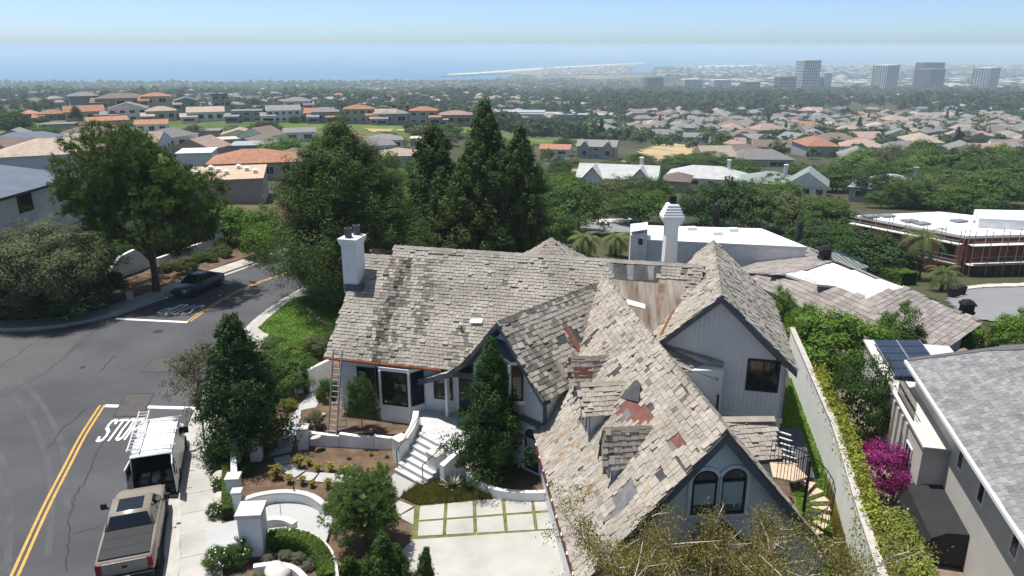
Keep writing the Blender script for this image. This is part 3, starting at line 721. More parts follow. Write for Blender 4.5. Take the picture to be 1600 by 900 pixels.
# second window and wall behind porch
def rect_window(c,u,n,w,h,parent=HO,fr=m_fr,gl=None,nx=1,ny=1,t=.06,proud=.05,name='window'):
    "c centre on wall"
    b=MB(); c=np.asarray(c,float)
    for sg in (-1,1):
        b.obox(c+u*sg*(w/2-t/2)+n*proud/2,u,n,UP,t/2,proud/2,h/2); b.obox(c+UP*sg*(h/2-t/2)+n*proud/2,u,n,UP,w/2-t,proud/2,t/2)
    for i in range(1,nx): b.obox(c+u*(i/nx-.5)*w+n*proud/2,u,n,UP,t*.4,proud*.48,h/2-t)
    for i in range(1,ny): b.obox(c+UP*(i/ny-.5)*h+n*proud/2,u,n,UP,w/2-t,proud*.46,t*.4)
    f=b.build(name,fr,parent); q=MB(); q.obox(c+n*proud*.25,u,n,UP,w/2-t*.9,.008,h/2-t*.9)
    p=D.objects.new('pane',q.mesh('pane',gl or m_gl)); COL.objects.link(p); p.parent=f
    return f
q=Mw(6.15,.55); rect_window(q+UP*2.55,Mu,mn,1.0,1.25); 
b=MB(); b.obox(Mw(7.5,.5)+UP*2.25,Mu,mn,UP,.5,.04,1.05); dr=b.build('front_door',m_fr,HO); b=MB(); b.obox(Mw(7.85,.44)+UP*2.2,Mu,mn,UP,.03,.03,.15); sub(dr,'handle',b,m_trim)
rect_window(Mw(1.95,.55)+UP*2.5,Mu,mn,1.0,1.5)
# porch post and beam
pp=gz(700,652,1.2); b=MB(); b.box((pp[0],pp[1],2.45),(.17,.17,2.5),R(-42)); b.build('porch_post',m_trim,HO)
b=MB(); b.bar(pp*np.array([1,1,0])+UP*3.6-uw*.4,pp*np.array([1,1,0])+UP*4.1+uw*2.2,.2,.3); b.build('porch_beam',m_fas,HO)
# --- right gable
B=gz(1128,462,8.5); RA=12.4; nB=az(RA); uB=az(RA+90); PT=43.
LB=10.1; dn=3.35
vBr=-uB*math.cos(R(PT))+UP*math.sin(R(PT)); vBl=uB*math.cos(R(PT))+UP*math.sin(R(PT))
rfB=rp((1243,582),B,nB); LBr=np.linalg.norm(rfB-B)
PBr=B-vBr*LBr; nBr=np.cross(nB,vBr); nBr=nBr if nBr[2]>0 else -nBr
rBr=shingled('roof',PBr,nB,vBr,[(0,0),(LB,0),(LB,LBr),(0,LBr)],.22,(.14,.3),.04,m_sh,mask=lambda c:(m_shd if rng.random()<.16 else None),miss=.012,curl=.14)
PBl=B-vBl*4.9; nBl=np.cross(nB,vBl); nBl=nBl if nBl[2]>0 else -nBl
SL=lambda p:stc(PBl,nB,vBl,p)
lfp=SL((1035,527))
rBl=shingled('roof',PBl,nB,vBl,[(0,lfp[1]-.2),(2.5,lfp[1]-.5),(LB,2.2),(LB,4.9),(0,4.9)],.215,(.16,.34),.036,m_shg,mask=lambda c:(m_sh if rng.random()<.35 else m_shd if rng.random()<.06 else None),miss=.02,curl=.08)
caps(rBl,B,B+nB*LB,nBl,nBr,m_sh)
rake(B-UP*.02,PBr-UP*.02,back=-nB,dep=.3,w=.06); rake(B-UP*.02,PBl+vBl*(lfp[1]-.15)-UP*.02,back=-nB,dep=.3,w=.06)
# metal valley flashing
va=rp((1033,526),PBl,nBl)+nBl*.05; vb=rp((1088,416),PBl,nBl)+nBl*.05
b=MB(); b.bar(va,vb,.22,.02,up=nBl); b.build('valley_flashing',m_cop,HO)
WB=B*np.array([1,1,0])+nB*.42
sR=(rfB-B)@uB-.3
zW1,zW0=[float(rp((1192,y),WB,nB)[2]) for y in (561,612)]
sW0,sW1=[float((rp((x,586),WB,nB)-WB)@uB) for x in (1165,1219)]
poly=[(-2.3,2.9),(sR,2.55),(sR,rfB[2]-.1+.0),(0,B[2]-.42),(-2.3,B[2]-.42-2.3*math.tan(R(PT)))]
b=MB(); b.prism([WB+uB*s+UP*z for s,z in poly],nB*.25); wl=b.build('gable_wall',m_wall,HO)
for s in np.arange(-2.2,sR-.05,.2):
    zt=B[2]-.45-abs(s)*math.tan(R(PT)); zb=2.9-(s+2.3)/(sR+2.3)*.35
    for za,zc in (((zb,zW0),(zW1,zt)) if sW0<s<sW1 else ((zb,zt),)):
        b=MB(); b.obox(WB+uB*s-nB*.012+UP*(za+zc)/2,uB,nB,UP,.02,.012,(zc-za)/2-.02); sub(wl,'batten',b,m_wall)
b=MB(); b.prism([WB+uB*s-nB*.08+UP*z for s,z in ((-2.3,2.75),(sR+.05,2.38),(sR+.05,2.6),(-2.3,2.97))],nB*.1); b.build('belt_course',m_lap,HO)
b=MB(); b.prism([WB+uB*s+UP*z+nB*.06 for s,z in ((-2.3,0),(sR-.02,0),(sR-.02,2.5),(-2.3,2.85))],nB*.2); b.build('wall',m_wall,HO)
b=MB(); b.prism([WB+uB*sR+nB*k for k in (.0,LB-.8)]+[WB+uB*(sR-.2)+nB*k for k in (LB-.8,.0)],UP*(rfB[2]-.1)); b.build('wall',m_wall,HO)
q=rp((1192,586),WB,nB); q1=rp((1167,586),WB,nB); q2=rp((1217,586),WB,nB); z1=rp((1192,563),WB,nB)[2]; z0=rp((1192,610),WB,nB)[2]
rect_window(np.array([q[0],q[1],(z0+z1)/2]),uB,-nB,np.linalg.norm(q2-q1)+.05,z1-z0+.1,nx=2,t=.1)
# small lean-to roofs beside the right gable
def quadroof(pxz,expo=.22,shm=m_sh,fas=True):
    P=[gz(x,y,z) for x,y,z in pxz]   # upper-left, upper-right, lower-right, lower-left
    u_=P[2]-P[3]; u_/=np.linalg.norm(u_); n_=np.cross(u_,P[0]-P[3]); n_/=np.linalg.norm(n_); n_=n_ if n_[2]>0 else -n_; v_=np.cross(n_,u_); v_=v_ if v_[2]>0 else -v_
    rr=shingled('roof',P[3],u_,v_,[((p-P[3])@u_,(p-P[3])@v_) for p in (P[3],P[2],P[1],P[0])],expo,(.15,.36),.045,shm,miss=.03,curl=.2)
    if fas: b=MB(); b.prism([P[3]-n_*.03,P[2]-n_*.03,P[2]-n_*.03-UP*.2,P[3]-n_*.03-UP*.2],n_*.04); sub(rr,'fascia',b,m_fas)
    b=MB(); b.bar(P[0]+n_*.06,P[1]+n_*.06,.28,.06,up=n_); sub(rr,'ridge_cap',b,m_shg)
    return rr,P
quadroof([(1034,537,5.8),(1130,570,5.1),(1114,591,4.6),(1056,571,5.2)],fas=True)
rr,P=quadroof([(1128,657,3.7),(1210,656,3.7),(1218,716,2.75),(1150,722,2.75)])
b=MB(); c_=(P[0]+P[1]+P[2]+P[3])/4; b.prism([np.array([p[0],p[1],0])*.92+np.array([c_[0],c_[1],0])*.08 for p in (P[0],P[1],P[2],P[3])],UP*2.6); b.build('wall',m_wall,HO)
b=MB(); P=[gz(1058,574,5.1),gz(1118,592,4.5)]; b.prism([np.array([p[0],p[1],z]) for p,z in ((P[0],4.9),(P[1],4.4),(P[1],1.5),(P[0],1.5))],az(RA)*.3); b.build('wall',m_wall,HO)
q=rp((1101,604),P[1],nB); b=MB(); b.obox(q-nB*.03,uB,nB,UP,.09,.02,.42); b.build('window',m_fr,HO)
b=MB(); q=gz(1120,640,3.2); b.tube([q-UP*.6,q+UP*.75],.06,8); b.build('downpipe',m_fr,HO)
# --- rear hip and body behind
ap=at(862,372,44.5); bz=ap[2]-2.6
base=[ap+np.array([dx,dy,-2.6]) for dx,dy in ((-3.2,-2.4),(2.9,-3.0),(3.4,3.),(-2.8,3.4))]
for i in range(4):
    a,b_=base[i],base[(i+1)%4]; u_=b_-a; L=np.linalg.norm(u_); u_/=L; n_=np.cross(u_,ap-a); n_/=np.linalg.norm(n_); n_=n_ if n_[2]>0 else -n_; v_=np.cross(n_,u_); v_=v_ if v_[2]>0 else -v_
    if (u_@np.cross(v_,n_))<0: pass
    s_=(ap-a)@u_; t_=(ap-a)@v_
    shingled('roof',a,u_,v_,[(0,0),(L,0),(s_,t_)],.22,(.16,.34),.035,m_sh)
b=MB(); b.prism([np.array([p[0],p[1],0])*.93+np.array([ap[0],ap[1],0])*.07 for p in base],UP*(bz)); b.build('wall',m_wall,HO)
# --- chimneys
c_=np.array([-8.55,38.9,0]); b=MB(); an14=R(-14)
b.box(c_+UP*7.6,(.82,1.05,2.6),an14); ch=b.build('chimney',m_brick,HO)
b=MB(); b.box(c_+UP*8.98,(.9,1.14,.12),an14); b.box(c_+UP*9.1,(.99,1.24,.13),an14); b.box(c_+UP*9.24,(1.07,1.32,.15),an14); b.box(c_+UP*9.33,(.88,1.12,.05),an14); sub(ch,'crown',b,m_brick)
for dx,dy in ((-.12,-.3),(.2,.32)):
    b=MB(); b.lathe([(.19,0),(.2,.02),(.19,.5),(.21,.53),(.15,.53),(.14,.2)],c_+np.array([dx,dy,9.34]),14); sub(ch,'chimney_pot',b,mat('zinc_pot',(.10,.11,.12),.55,.2,3,metal=.5))
b=MB(); b.box(c_+np.array([.05,-.42,6.62]),(1.0,.4,.4),an14); sub(ch,'flashing',b,m_fas)
c_=at(1047,380,42.); c_[2]=0; b=MB()
def sq(c,w,d,z): return [c+np.array([-w/2,-d/2,z]),c+np.array([w/2,-d/2,z]),c+np.array([w/2,d/2,z]),c+np.array([-w/2,d/2,z])]
zt=at(1046,338,42.)[2]
b.loft([sq(c_,.80,.9,4.5),sq(c_,.66,.85,zt-.9),sq(c_,.66,.85,zt-.55),sq(c_,1.22,1.1,zt-.1),sq(c_,1.22,1.1,zt)]); ch=b.build('chimney',m_brick,HO)
b=MB()
for k in range(5):
    w=1.24-.13*k; b.loft([sq(c_,w,1.12-.08*k,zt+.003+k*.15),sq(c_,w-.02,1.1-.08*k,zt+.07+k*.15),sq(c_,w-.2,1.0-.08*k,zt+.15+k*.15)])
sub(ch,'louvre_cap',b,m_trim)
b=MB()
for k in range(3): b.box(c_+UP*(zt+.82+k*.14),(.36,.4,.1)); b.box(c_+UP*(zt+.82+k*.14+.06),(.3,.34,.05))
sub(ch,'flue_cap',b,m_fr)
# body fill so no wing is hollow from the side
b=MB(); b.prism([np.array(p) for p in ((.9,31,0),(9.6,31.2,0),(11.3,40,0),(3.5,41,0))],UP*5.0); b.build('wall',m_wall,HO)
# ================= FRONT YARD
m_wht=mat('white_render',(.76,.755,.74),.85,.16,.8,.2,25)
m_cap=mat('cap_stone',(.50,.49,.46),.85,.1,2,.15,30)
m_step=mat('step_concrete',(.46,.47,.48),.85,.1,1.5,.15,30)
m_irn=mat('black_iron',(.014,.014,.016),.5,.2,2,metal=.3)
m_gj=mat('joint_grass',(.14,.16,.05),.95,.35,3,.6,30,col2=(.2,.2,.08))
Z0=.10
def P2(p): return np.array([p[0],p[1],0.])
# stairs
st=thing('front_stairs','pale concrete entry stairs climbing to the porch between white piers','stairs',gz(645,735,.1),world=True)
aL,aR=gz(616,733,.27),gz(660,757,.27); bL,bR=gz(652,676,1.26),gz(708,707,1.26)
for k in range(6):
    t0=k/6.; t1=(k+1)/6. if k<6 else 1.25
    l0,r0,l1,r1=[P2(aL+(bL-aL)*t0),P2(aR+(bR-aR)*t0),P2(aL+(bL-aL)*t1),P2(aR+(bR-aR)*t1)]
    b=MB(); b.prism([q+UP*.05 for q in (l0,r0,r1,l1)],UP*(.1+.165*(k+1)-.05)); b.build('step',m_step,st)
b=MB(); b.prism([P2(q)+UP*.05 for q in (gz(649,645,1.26),bL,bR,gz(735,692,1.26))]+[np.array((-1.3,34.4,.05)),np.array((-4.9,35.3,.05))],UP*1.205); b.build('landing',m_step,st)
def pier(base,w,h,name='gate_pier',label=None,ang=0,cap=.1,m=m_wht,group=None,over=.05):
    "rendered pier: shaft, cap slab"
    t=thing(name,label,'pier',base,world=True,group=group); base=np.asarray(base,float)
    b=MB(); b.box(base+UP*(h/2-.05),(w,w,h+.1),ang); b.build('shaft',m,t)
    b=MB(); b.box(base+UP*(h+cap/2),(w+2*over,w+2*over,cap),ang); b.build('cap',m_cap,t); return t
ps=math.atan2((bR-bL)[1],(bR-bL)[0])
pl=gz(626,727,Z0); pier(pl+np.array([0,.25,0]),.55,1.25,'stair_pier','white pier at the foot of the entry stairs joined to the low bed wall',ps)
pr=gz(683,748,Z0); pier(pr+np.array([0,.2,0]),.62,1.2,'stair_pier','white pier at the foot of the entry stairs beside the spiky agave',ps)
def ribbon_wall(name,label,pts,th,m=m_wht,capm=None,cat='wall',base=0.):
    "curved wall: pts (x,y,ztop); optional cap strip"
    t=thing(name,label,cat,(pts[0][0],pts[0][1],base),world=True)
    L,Rr=strip([p[:2] for p in pts],th); b=MB()
    def run(b,L,Rr,z0s,z1s):
        n=len(L)
        for i in range(n-1):
            b.hex8([(*L[i],z0s[i]),(*Rr[i],z0s[i]),(*Rr[i+1],z0s[i+1]),(*L[i+1],z0s[i+1]),(*L[i],z1s[i]),(*Rr[i],z1s[i]),(*Rr[i+1],z1s[i+1]),(*L[i+1],z1s[i+1])])
    run(b,L,Rr,[base-.1]*len(pts),[p[2] for p in pts]); b.build('wall_body',m,t)
    if capm:
        L,Rr=strip([p[:2] for p in pts],th+.08); b=MB(); run(b,L,Rr,[p[2]+.002 for p in pts],[p[2]+.07 for p in pts]); b.build('coping',capm,t)
    return t
def pz(px,zs): return [gz(x,y,z) for (x,y),z in zip(px,zs)]
ribbon_wall('cheek_wall','curved white stair cheek wall sweeping down beside the bay window',dens(pz([(650,642),(648,655),(643,668),(635,680),(626,688)],[2.0,1.85,1.65,1.45,1.3]),.3),.28,base=.1)
ribbon_wall('cheek_wall','short white stair cheek wall beside the dark porch conifer',dens(pz([(690,727),(702,716),(714,707),(726,700)],[1.1,1.25,1.45,1.6]),.3),.28,base=.1)
def rail(label,tops,posts,st_=st):
    t=thing('handrail',label,'handrail',tops[0]*np.array([1,1,0])+UP*.1,world=True)
    b=MB(); b.tube(tops,.02,6); b.build('rail',m_irn,t)
    for a,c in posts: b=MB(); b.tube([a,c],.02,6); b.build('post',m_irn,t)
def at_z(xy,z): return np.array([xy[0],xy[1],z])
lo=gz(621,731,.27); hi=gz(657,674,1.26); rail('thin black handrail on the stair side by the bay window',[at_z(lo,1.15),at_z(hi,2.15)],[(at_z(lo,.25),at_z(lo,1.15)),(at_z(hi,1.25),at_z(hi,2.15))])
lo=gz(661,754,.27); hi=gz(716,702,1.26); rail('thin black handrail on the stair side by the conifer',[at_z(lo,1.15),at_z(hi,2.15)],[(at_z(lo,.25),at_z(lo,1.15)),(at_z(hi,1.25),at_z(hi,2.15))])
# terrace bed and scalloped low wall
terr=[gz(*p,.72) for p in ((470,684),(484,674),(531,675),(585,677),(622,678),(652,668),(655,648))]+[np.array((-6.,36.,0)),np.array((-9.6,36.4,0)),gz(470,640,.72)]
b=MB(); b.prism([(p[0],p[1],.0) for p in terr],(0,0,.70)); struct('terrace_bed',b,m_soil)
wseg=[((484,697),(530,699)),((531,699),(584,702)),((585,702),(616,703))]
t=thing('low_wall','low white scalloped garden wall in front of the bare terrace bed','wall',gz(530,700,Z0),world=True)
for (a,c) in wseg:
    a,c=gz(*a,Z0),gz(*c,Z0); b=MB(); n=7
    d=c-a; d/=np.linalg.norm(d); nn=np.array([-d[1],d[0],0])*.22
    for i in range(n):
        p,q=a+(c-a)*i/n,a+(c-a)*(i+1)/n; h0,h1=.62+.12*(1-math.sin(math.pi*i/n*.5)),.62+.12*(1-math.sin(math.pi*(i+1)/n*.5))
        b.hex8([p-UP*.1,q-UP*.1,q+nn-UP*.1,p+nn-UP*.1,p+UP*h0,q+UP*h1,q+nn+UP*h1,p+nn+UP*h0])
    b.build('wall_bay',m_wht,t)
# piers along the street and gate
gr='white piers of the street wall'
pier(gz(475,699,Z0),.5,1.05,'gate_pier','white pier at the end of the scalloped low wall',.1)
pier(gz(402,717,Z0),.52,1.15,'gate_pier','white pier beside the shaded garden path under the dark conifer',.1)
pier(gz(367,722,Z0),.52,1.2,'gate_pier','white street-wall pier in the shade of the dark conifer',.1)
pier(gz(369,782,Z0),.52,1.15,'gate_pier','pale pier beside the narrow clipped hedge strip',.1,m=m_brick)
pier(gz(374,801,Z0),.34,1.0,'gate_pier','slim pier at the end of the curved step wall',.1)
pb=gz(395,868,Z0)+np.array([0,.35,0]); PB=pier(pb,.86,1.75,'gate_pier','tall stout white brick pier with flat stone cap by the entry steps',.08,.16,m=m_brick,over=.07)
b=MB()
for k in range(22): b.box(pb+UP*(.08+k*.078),(.872,.872,.066),.08)
for i,ob in enumerate(PB.children):
    pass
b.build('brick_course',m_brick,PB)
a,c=gz(367,718,Z0),gz(369,772,Z0); ribbon_wall('street_wall','short white wall between two piers along the pavement',[(*P2(a)[:2],1.0),(*P2(c)[:2],.85)],.26,base=.05)
# entry terrace
mt=mat('entry_concrete',(.39,.395,.40),.85,.06,1,.12,30)
sheet('entry_terrace',pxs([(405,800),(420,790),(440,785),(455,778),(480,778),(505,788),(520,812),(508,850),(470,830),(440,820),(412,818)],.3),.3,mt,.25)
sheet('entry_step',pxs([(390,806),(407,792),(425,796),(414,818),(398,822)],.2),.2,mt,.15)
sheet('front_path',pxs([(322,824),(372,812),(395,808),(400,850),(380,855),(326,862)],.15),.155,mt,.1)
ribbon_wall('curved_wall','curved white wall with stone coping behind the pale entry terrace',dens(pz([(379,782),(400,775),(430,770),(462,770),(487,776),(508,790)],[.72]*6),.3),.2,capm=m_cap)
ribbon_wall('curved_wall','short curved wall with stone coping beside the tall brick pier',dens(pz([(414,813),(430,811),(448,813),(461,819)],[.72]*4),.25),.22,capm=m_cap)
arc3=dens(pz([(416,833),(445,829),(478,835),(503,851),(518,873),(523,905)],[.5]*6),.3)
ribbon_wall('curved_wall','long curved white wall with stone coping around the clipped hedge',arc3,.24,capm=m_cap)
ribbon_wall('curved_wall','low curved white brick edging around pale boulder',dens(pz([(396,884),(430,880),(460,887),(482,908)],[.35]*4),.25),.22)
b=MB(); q=gz(461,782,.3); b.tube([q,q+UP*.75],.03,8); tag(b.build('rail_post',m_irn),'black metal post standing on the curved entry terrace','post')
b=MB(); q=gz(440,812,.25); b.tube([q,q+UP*.8],.012,6); tag(b.build('rail_post',m_irn),'thin black rod beside the entry steps','post')
# stepping path
t=thing('stepping_path','row of pale rectangular stepping slabs crossing the mulch bed','path',gz(490,745,Z0),world=True)
for q in ([(442,737),(457,730),(477,735),(460,746)],[(463,749),(478,737),(497,739),(487,751)],[(491,752),(500,738),(529,740),(520,754)],[(521,754),(532,741),(553,743),(541,758)],[(427,716),(453,710),(456,722),(430,727)],[(432,730),(455,724),(459,728),(440,736)]):
    b=MB(); b.prism([gz(*p,.16) for p in q],-UP*.1); b.build('slab',mt,t)
walk=pxs([(497,600),(508,618),(486,645),(468,655),(455,705),(420,712),(424,690),(447,665),(470,630)],.14)
b=MB(); b.prism(walk,-UP*.05); o=struct('garden_path',b,mt)
t=thing('landing_slabs','pale slabs leading from the stairs to the driveway','path',gz(625,770,Z0),world=True)
for q in ([(617,739),(651,757),(622,778),(598,757)],[(622,781),(646,791),(623,805),(606,790)],[(647,794),(646,820),(622,807)]):
    b=MB(); b.prism([gz(*p,.16) for p in q],-UP*.1); b.build('slab',m_conc,t)
# driveway
sheet('joint_grass',pxs([(648,789),(862,767),(890,832),(640,846)],.12),.118,m_gj)
dv=sheet('driveway',pxs([(645,843),(882,827),(915,1010),(560,1010),(600,900),(622,866)],.14),.14,m_conc,.1)
tx=[654,697,741,786,831,868]; bx=[650,694,743,791,838,886]
def gl(t,k,s=0): # grid line pixel: t 0 top .. 1 bottom
    f=k; i=int(min(f,4)); w=f-i
    xt=tx[i]+(tx[i+1]-tx[i])*w; xb=bx[i]+(bx[i+1]-bx[i])*w
    yt=791-.098*(xt-654); yb=837.5-.054*(xb-650)
    return gz(xt+(xb-xt)*t,yt+(yb-yt)*t,.14)
for i in range(5):
    for r0,r1 in ((0,.47),(.53,1)):
        q=[gl(r0,i+.06),gl(r0,i+.94),gl(r1,i+.94),gl(r1,i+.06)]; b=MB(); b.prism(q,-UP*.1); b.build('slab',m_conc,dv)
b=MB(); stripmesh([gz(745,836,0)[:2],gz(742,905,0)[:2]],.02,.1445,b=b); b.build('joint',m_conc2,dv)
grass_tufts('joint_grass_blades',pxs([(648,789),(862,767),(890,832),(640,846)],.12),.11,9000,.022,mat('olive_blade',(.17,.19,.06),.8,.3,1.,island=.3),'olive grass blades in the joints of the driveway slabs')
# low planter wall by the big conifer
ribbon_wall('planter_wall','low curved white planter wall under the dark porch conifer',dens(pz([(727,722),(731,738),(745,752),(770,762),(800,767),(838,768),(868,766)],[.55]*7),.3),.22)
b=MB(); b.prism([gz(*p,.42) for p in ((727,722),(733,740),(747,753),(772,762),(800,767),(850,767),(850,700),(760,690))],-UP*.3); struct('planter_bed',b,m_soil)
# side gate and wall by the path
a,c=gz(480,578,1.5),gz(516,563,1.5); ribbon_wall('garden_wall','white garden wall running behind the wooden side gate',[(a[0],a[1],1.5),(c[0],c[1],1.6)],.2)
a,c=gz(461,612,.15),gz(474,612,.15); ribbon_wall('garden_wall','short white wall end beside the dark wooden gate',[(a[0],a[1],1.35),(c[0],c[1],1.35)],.22,base=.1)
gt=thing('side_gate','dark wooden side gate standing open by the garden path','gate',gz(476,612,.15),world=True)
a=gz(476,613,.15); c=gz(497,601,.15); mw=mat('dark_timber',(.06,.04,.03),.8,.3,4,.3,30)
for k in range(7):
    p=a+(c-a)*(k+.5)/7; b=MB(); b.obox(p+UP*.65,(c-a)/np.linalg.norm(c-a),np.cross(UP,(c-a)/np.linalg.norm(c-a)),UP,np.linalg.norm(c-a)/15,.02,.6); b.build('board',mw,gt)
b=MB(); b.bar(a+UP*.25,c+UP*1.05,.06,.1); b.build('brace',mw,gt)
# boulders and stones
def boulder(name,label,c,r,seed,sc=(1,.8,.65),m=None):
    me=D.meshes.new(name); bm=bmesh.new(); bmesh.ops.create_icosphere(bm,subdivisions=3,radius=1); rg=np.random.default_rng(seed); k=rg.normal(0,1,(6,3)); ph=rg.random(6)*6
    for v in bm.verts:
        p=np.array(v.co); f=1+.16*sum(math.sin(p@k[i]*1.6+ph[i]) for i in range(6))/2.2; q=p*f*np.array(sc)*r; q[2]=max(q[2],-.35*r*sc[2]*2); v.co=q
    bm.to_mesh(me); bm.free(); me.shade_smooth(); me.materials.append(m or mat('pale_boulder',(.46,.42,.36),.9,.2,3,.5,12,col2=(.56,.52,.46)))
    o=obj(name,me); o.location=tuple(c+UP*r*sc[2]*.35); o.rotation_euler=(0,0,rg.random()*6); return tag(o,label,'boulder')
boulder('boulder','rounded pale boulder by the narrow hedge, nearer the van',gz(345,748,Z0),.42,1); boulder('boulder','rounded pale boulder by the narrow hedge, nearer the pickup',gz(343,783,Z0),.4,2)
boulder('boulder','large white boulder inside the low brick arc',gz(434,900,Z0),.5,3,(1,.8,.55),mat('white_boulder',(.52,.49,.45),.9,.12,3,.4,10))
boulder('boulder','pale boulder in the shade by the street piers',gz(344,686,Z0),.45,4); boulder('stone','flat pale stone lying near the ladder feet',gz(493,684,.74),.3,5,(1,.6,.3)); boulder('stone','flat pale stone in the terrace bed above the ladder feet',gz(501,650,.74),.28,6,(1,.6,.3))
b=MB(); q=gz(548,635,.74); b.box(q+UP*.35,(.35,.35,.7),.3); b.box(q+UP*.74,(.45,.42,.09),.3); tag(b.build('garden_pedestal',m_lap),'small grey pedestal box standing behind the ladders under the eave','pedestal')
# ladders
m_alu=mat('aluminium',(.42,.43,.46),.4,.12,3,metal=.6)
def ladder(name,label,f0,f1,t0,t1,n,m=m_alu,w=.05):
    f0,f1,t0,t1=[np.asarray(q,float) for q in (f0,f1,t0,t1)]
    t=thing(name,label,'ladder',(f0+f1)/2,world=True)
    nn=np.cross(f1-f0,t0-f0); nn/=np.linalg.norm(nn)
    for a,c in ((f0,t0),(f1,t1)): b=MB(); b.bar(a,c,.04,.085,up=nn); b.build('stile',m,t)
    for k in range(n):
        u_=(k+.6)/n; b=MB(); b.tube([f0+(t0-f0)*u_,f1+(t1-f1)*u_],.022,6); b.build('rung',m,t)
    return t
f0,f1=gz(513,677,.74),gz(524,679,.74); t0,t1=gz(521,546,4.75),gz(533,546.5,4.75)
f1=f0+(f1-f0)/np.linalg.norm(f1-f0)*.46; t1=t0+(t1-t0)/np.linalg.norm(t1-t0)*.44
ladder('extension_ladder','long aluminium ladder leaning on the copper gutter of the shingled house',f0,f1,t0,t1,15)
ladder('ladder','shorter aluminium ladder propped behind the long one at the eave',gz(527,673,.74),gz(542,672,.74),gz(529,585,3.4),gz(534,585,3.4),9)
# ================= VEHICLES
m_tyre=mat('tyre_rubber',(.018,.018,.02),.9,.2,5); m_rim=mat('alloy_rim',(.35,.35,.37),.35,.1,3,metal=.8)
m_red=mat('tail_lamp',(.22,.01,.01),.25,.2,3,spec=.5); m_lamp=mat('head_lamp',(.5,.52,.55),.15,.1,3,spec=.6); m_blk=mat('black_plastic',(.02,.02,.022),.6,.2,3)
def vring(x,hw,zb,zt,sh=.09,tuck=.02):
    zm=(zb+zt)/2; Y=[(-hw+.12,zb),(hw-.12,zb),(hw-.02,zb+.1),(hw,zm),(hw-tuck,zt-sh),(hw-tuck-.03,zt-sh*.35),(hw-sh-.02,zt),(-hw+sh+.02,zt),(-hw+tuck+.03,zt-sh*.35),(-hw+tuck,zt-sh),(-hw,zm),(-hw+.02,zb+.1)]
    return [(x,y,z) for y,z in Y]
def wheel(t,x,y,r=.37,w=.25):
    ax=(np.array([1.,0,0]),np.array([0,0,1.]),np.array([0,1.,0])); b=MB(); sg=1 if y>0 else -1
    b.lathe([(r*.62,-w/2),(r*.94,-w/2),(r,-w/2+.04),(r,w/2-.04),(r*.94,w/2),(r*.62,w/2)],(x,y,r),20,ax); wo=obj('wheel',b.mesh('wheel',m_tyre,True),t)
    b=MB(); b.lathe([(r*.6,w/2*.7),(r*.55,w/2*.95),(r*.2,w/2*.85),(.03,w/2*.9)] if sg>0 else [(r*.6,-w/2*.7),(r*.55,-w/2*.95),(r*.2,-w/2*.85),(.03,-w/2*.9)],(x,y,r),14,ax); o=D.objects.new('rim',b.mesh('rim',m_rim)); COL.objects.link(o); o.parent=wo
def frust(b,x0,x1,y,z0,X0,X1,Yt,z1):
    b.hex8([(x0,-y,z0),(x1,-y,z0),(x1,y,z0),(x0,y,z0),(X0,-Yt,z1),(X1,-Yt,z1),(X1,Yt,z1),(X0,Yt,z1)]); return b
def pane_on(t,q,m=m_gl,off=.012,name='window',shr=.86,shz=None):
    q=[np.asarray(p,float) for p in q]; c=sum(q)/4; n=np.cross(q[1]-q[0],q[3]-q[0]); n/=np.linalg.norm(n)
    if n@(c-np.array([c[0]*.5,0,.9]))<0: n=-n
    b=MB(); b.prism([c+(p-c)*shr+n*.003 for p in q],n*off); return obj(name,b.mesh(name,m),t)
def vehicle(name,label,cat,loc,azm):
    return thing(name,label,cat,loc,rz=R(90-azm))
paint=mat('sand_metallic_paint',(.25,.222,.185),.3,.06,2,spec=.6)
T=vehicle('pickup_truck','sand-coloured crew-cab pickup with black bed cover and twin glass roof panels parked at the kerb','pickup',(-15.0,25.4,0),-19)
hl=2.68
b=MB(); b.loft([vring(-hl,.9,.62,1.12,.05),vring(-hl+.05,.97,.52,1.26,.06),vring(-1.6,1.0,.45,1.30),vring(-.4,1.0,.42,1.30),vring(.9,1.0,.42,1.26),vring(1.25,.99,.42,1.22,.14),vring(2.2,.97,.42,1.14,.16),vring(hl-.12,.92,.45,1.06,.16),vring(hl,.8,.52,.92,.1)])
bd=obj('body',b.mesh('body',paint,R(35)),T)
cb=MB(); frust(cb,-.86,1.32,.90,1.24,-.58,.66,.72,1.84); cab=obj('cab',cb.mesh('cab',paint,R(20)),T)
cbv=lambda i:np.array(cb.v[i])
pane_on(T,[cbv(1),cbv(2),cbv(6),cbv(5)],name='windscreen'); pane_on(T,[cbv(0),cbv(3),cbv(7),cbv(4)],name='rear_window',shr=.9)
for i0,i1,i2,i3 in ((0,1,5,4),(3,2,6,7)):
    a,c,d,e=[cbv(i) for i in (i0,i1,i2,i3)]; md0,md1=a*.5+c*.5,e*.5+d*.5
    pane_on(T,[a,md0,md1,e],name='side_window',shr=.84); pane_on(T,[md0,c,d,md1],name='side_window',shr=.84)
for x0,x1 in ((-.36,.06),(.09,.52)): b=MB(); b.prism([(x0,-.46,1.838),(x1,-.46,1.838),(x1,.46,1.838),(x0,.46,1.838)],(0,0,.016)); obj('roof_glass',b.mesh('roof_glass',m_gl),T)
bc=mat('bed_cover_black',(.018,.018,.02),.5,.15,3,spec=.5)
for k in range(3):
    x0=-hl+.1+k*.6; b=MB(); b.prism([(x0,-.86,1.297),(x0+.585,-.86,1.297),(x0+.585,.86,1.297),(x0,.86,1.297)],(0,0,.03)); obj('bed_cover_panel',b.mesh('bed_cover_panel',bc),T)
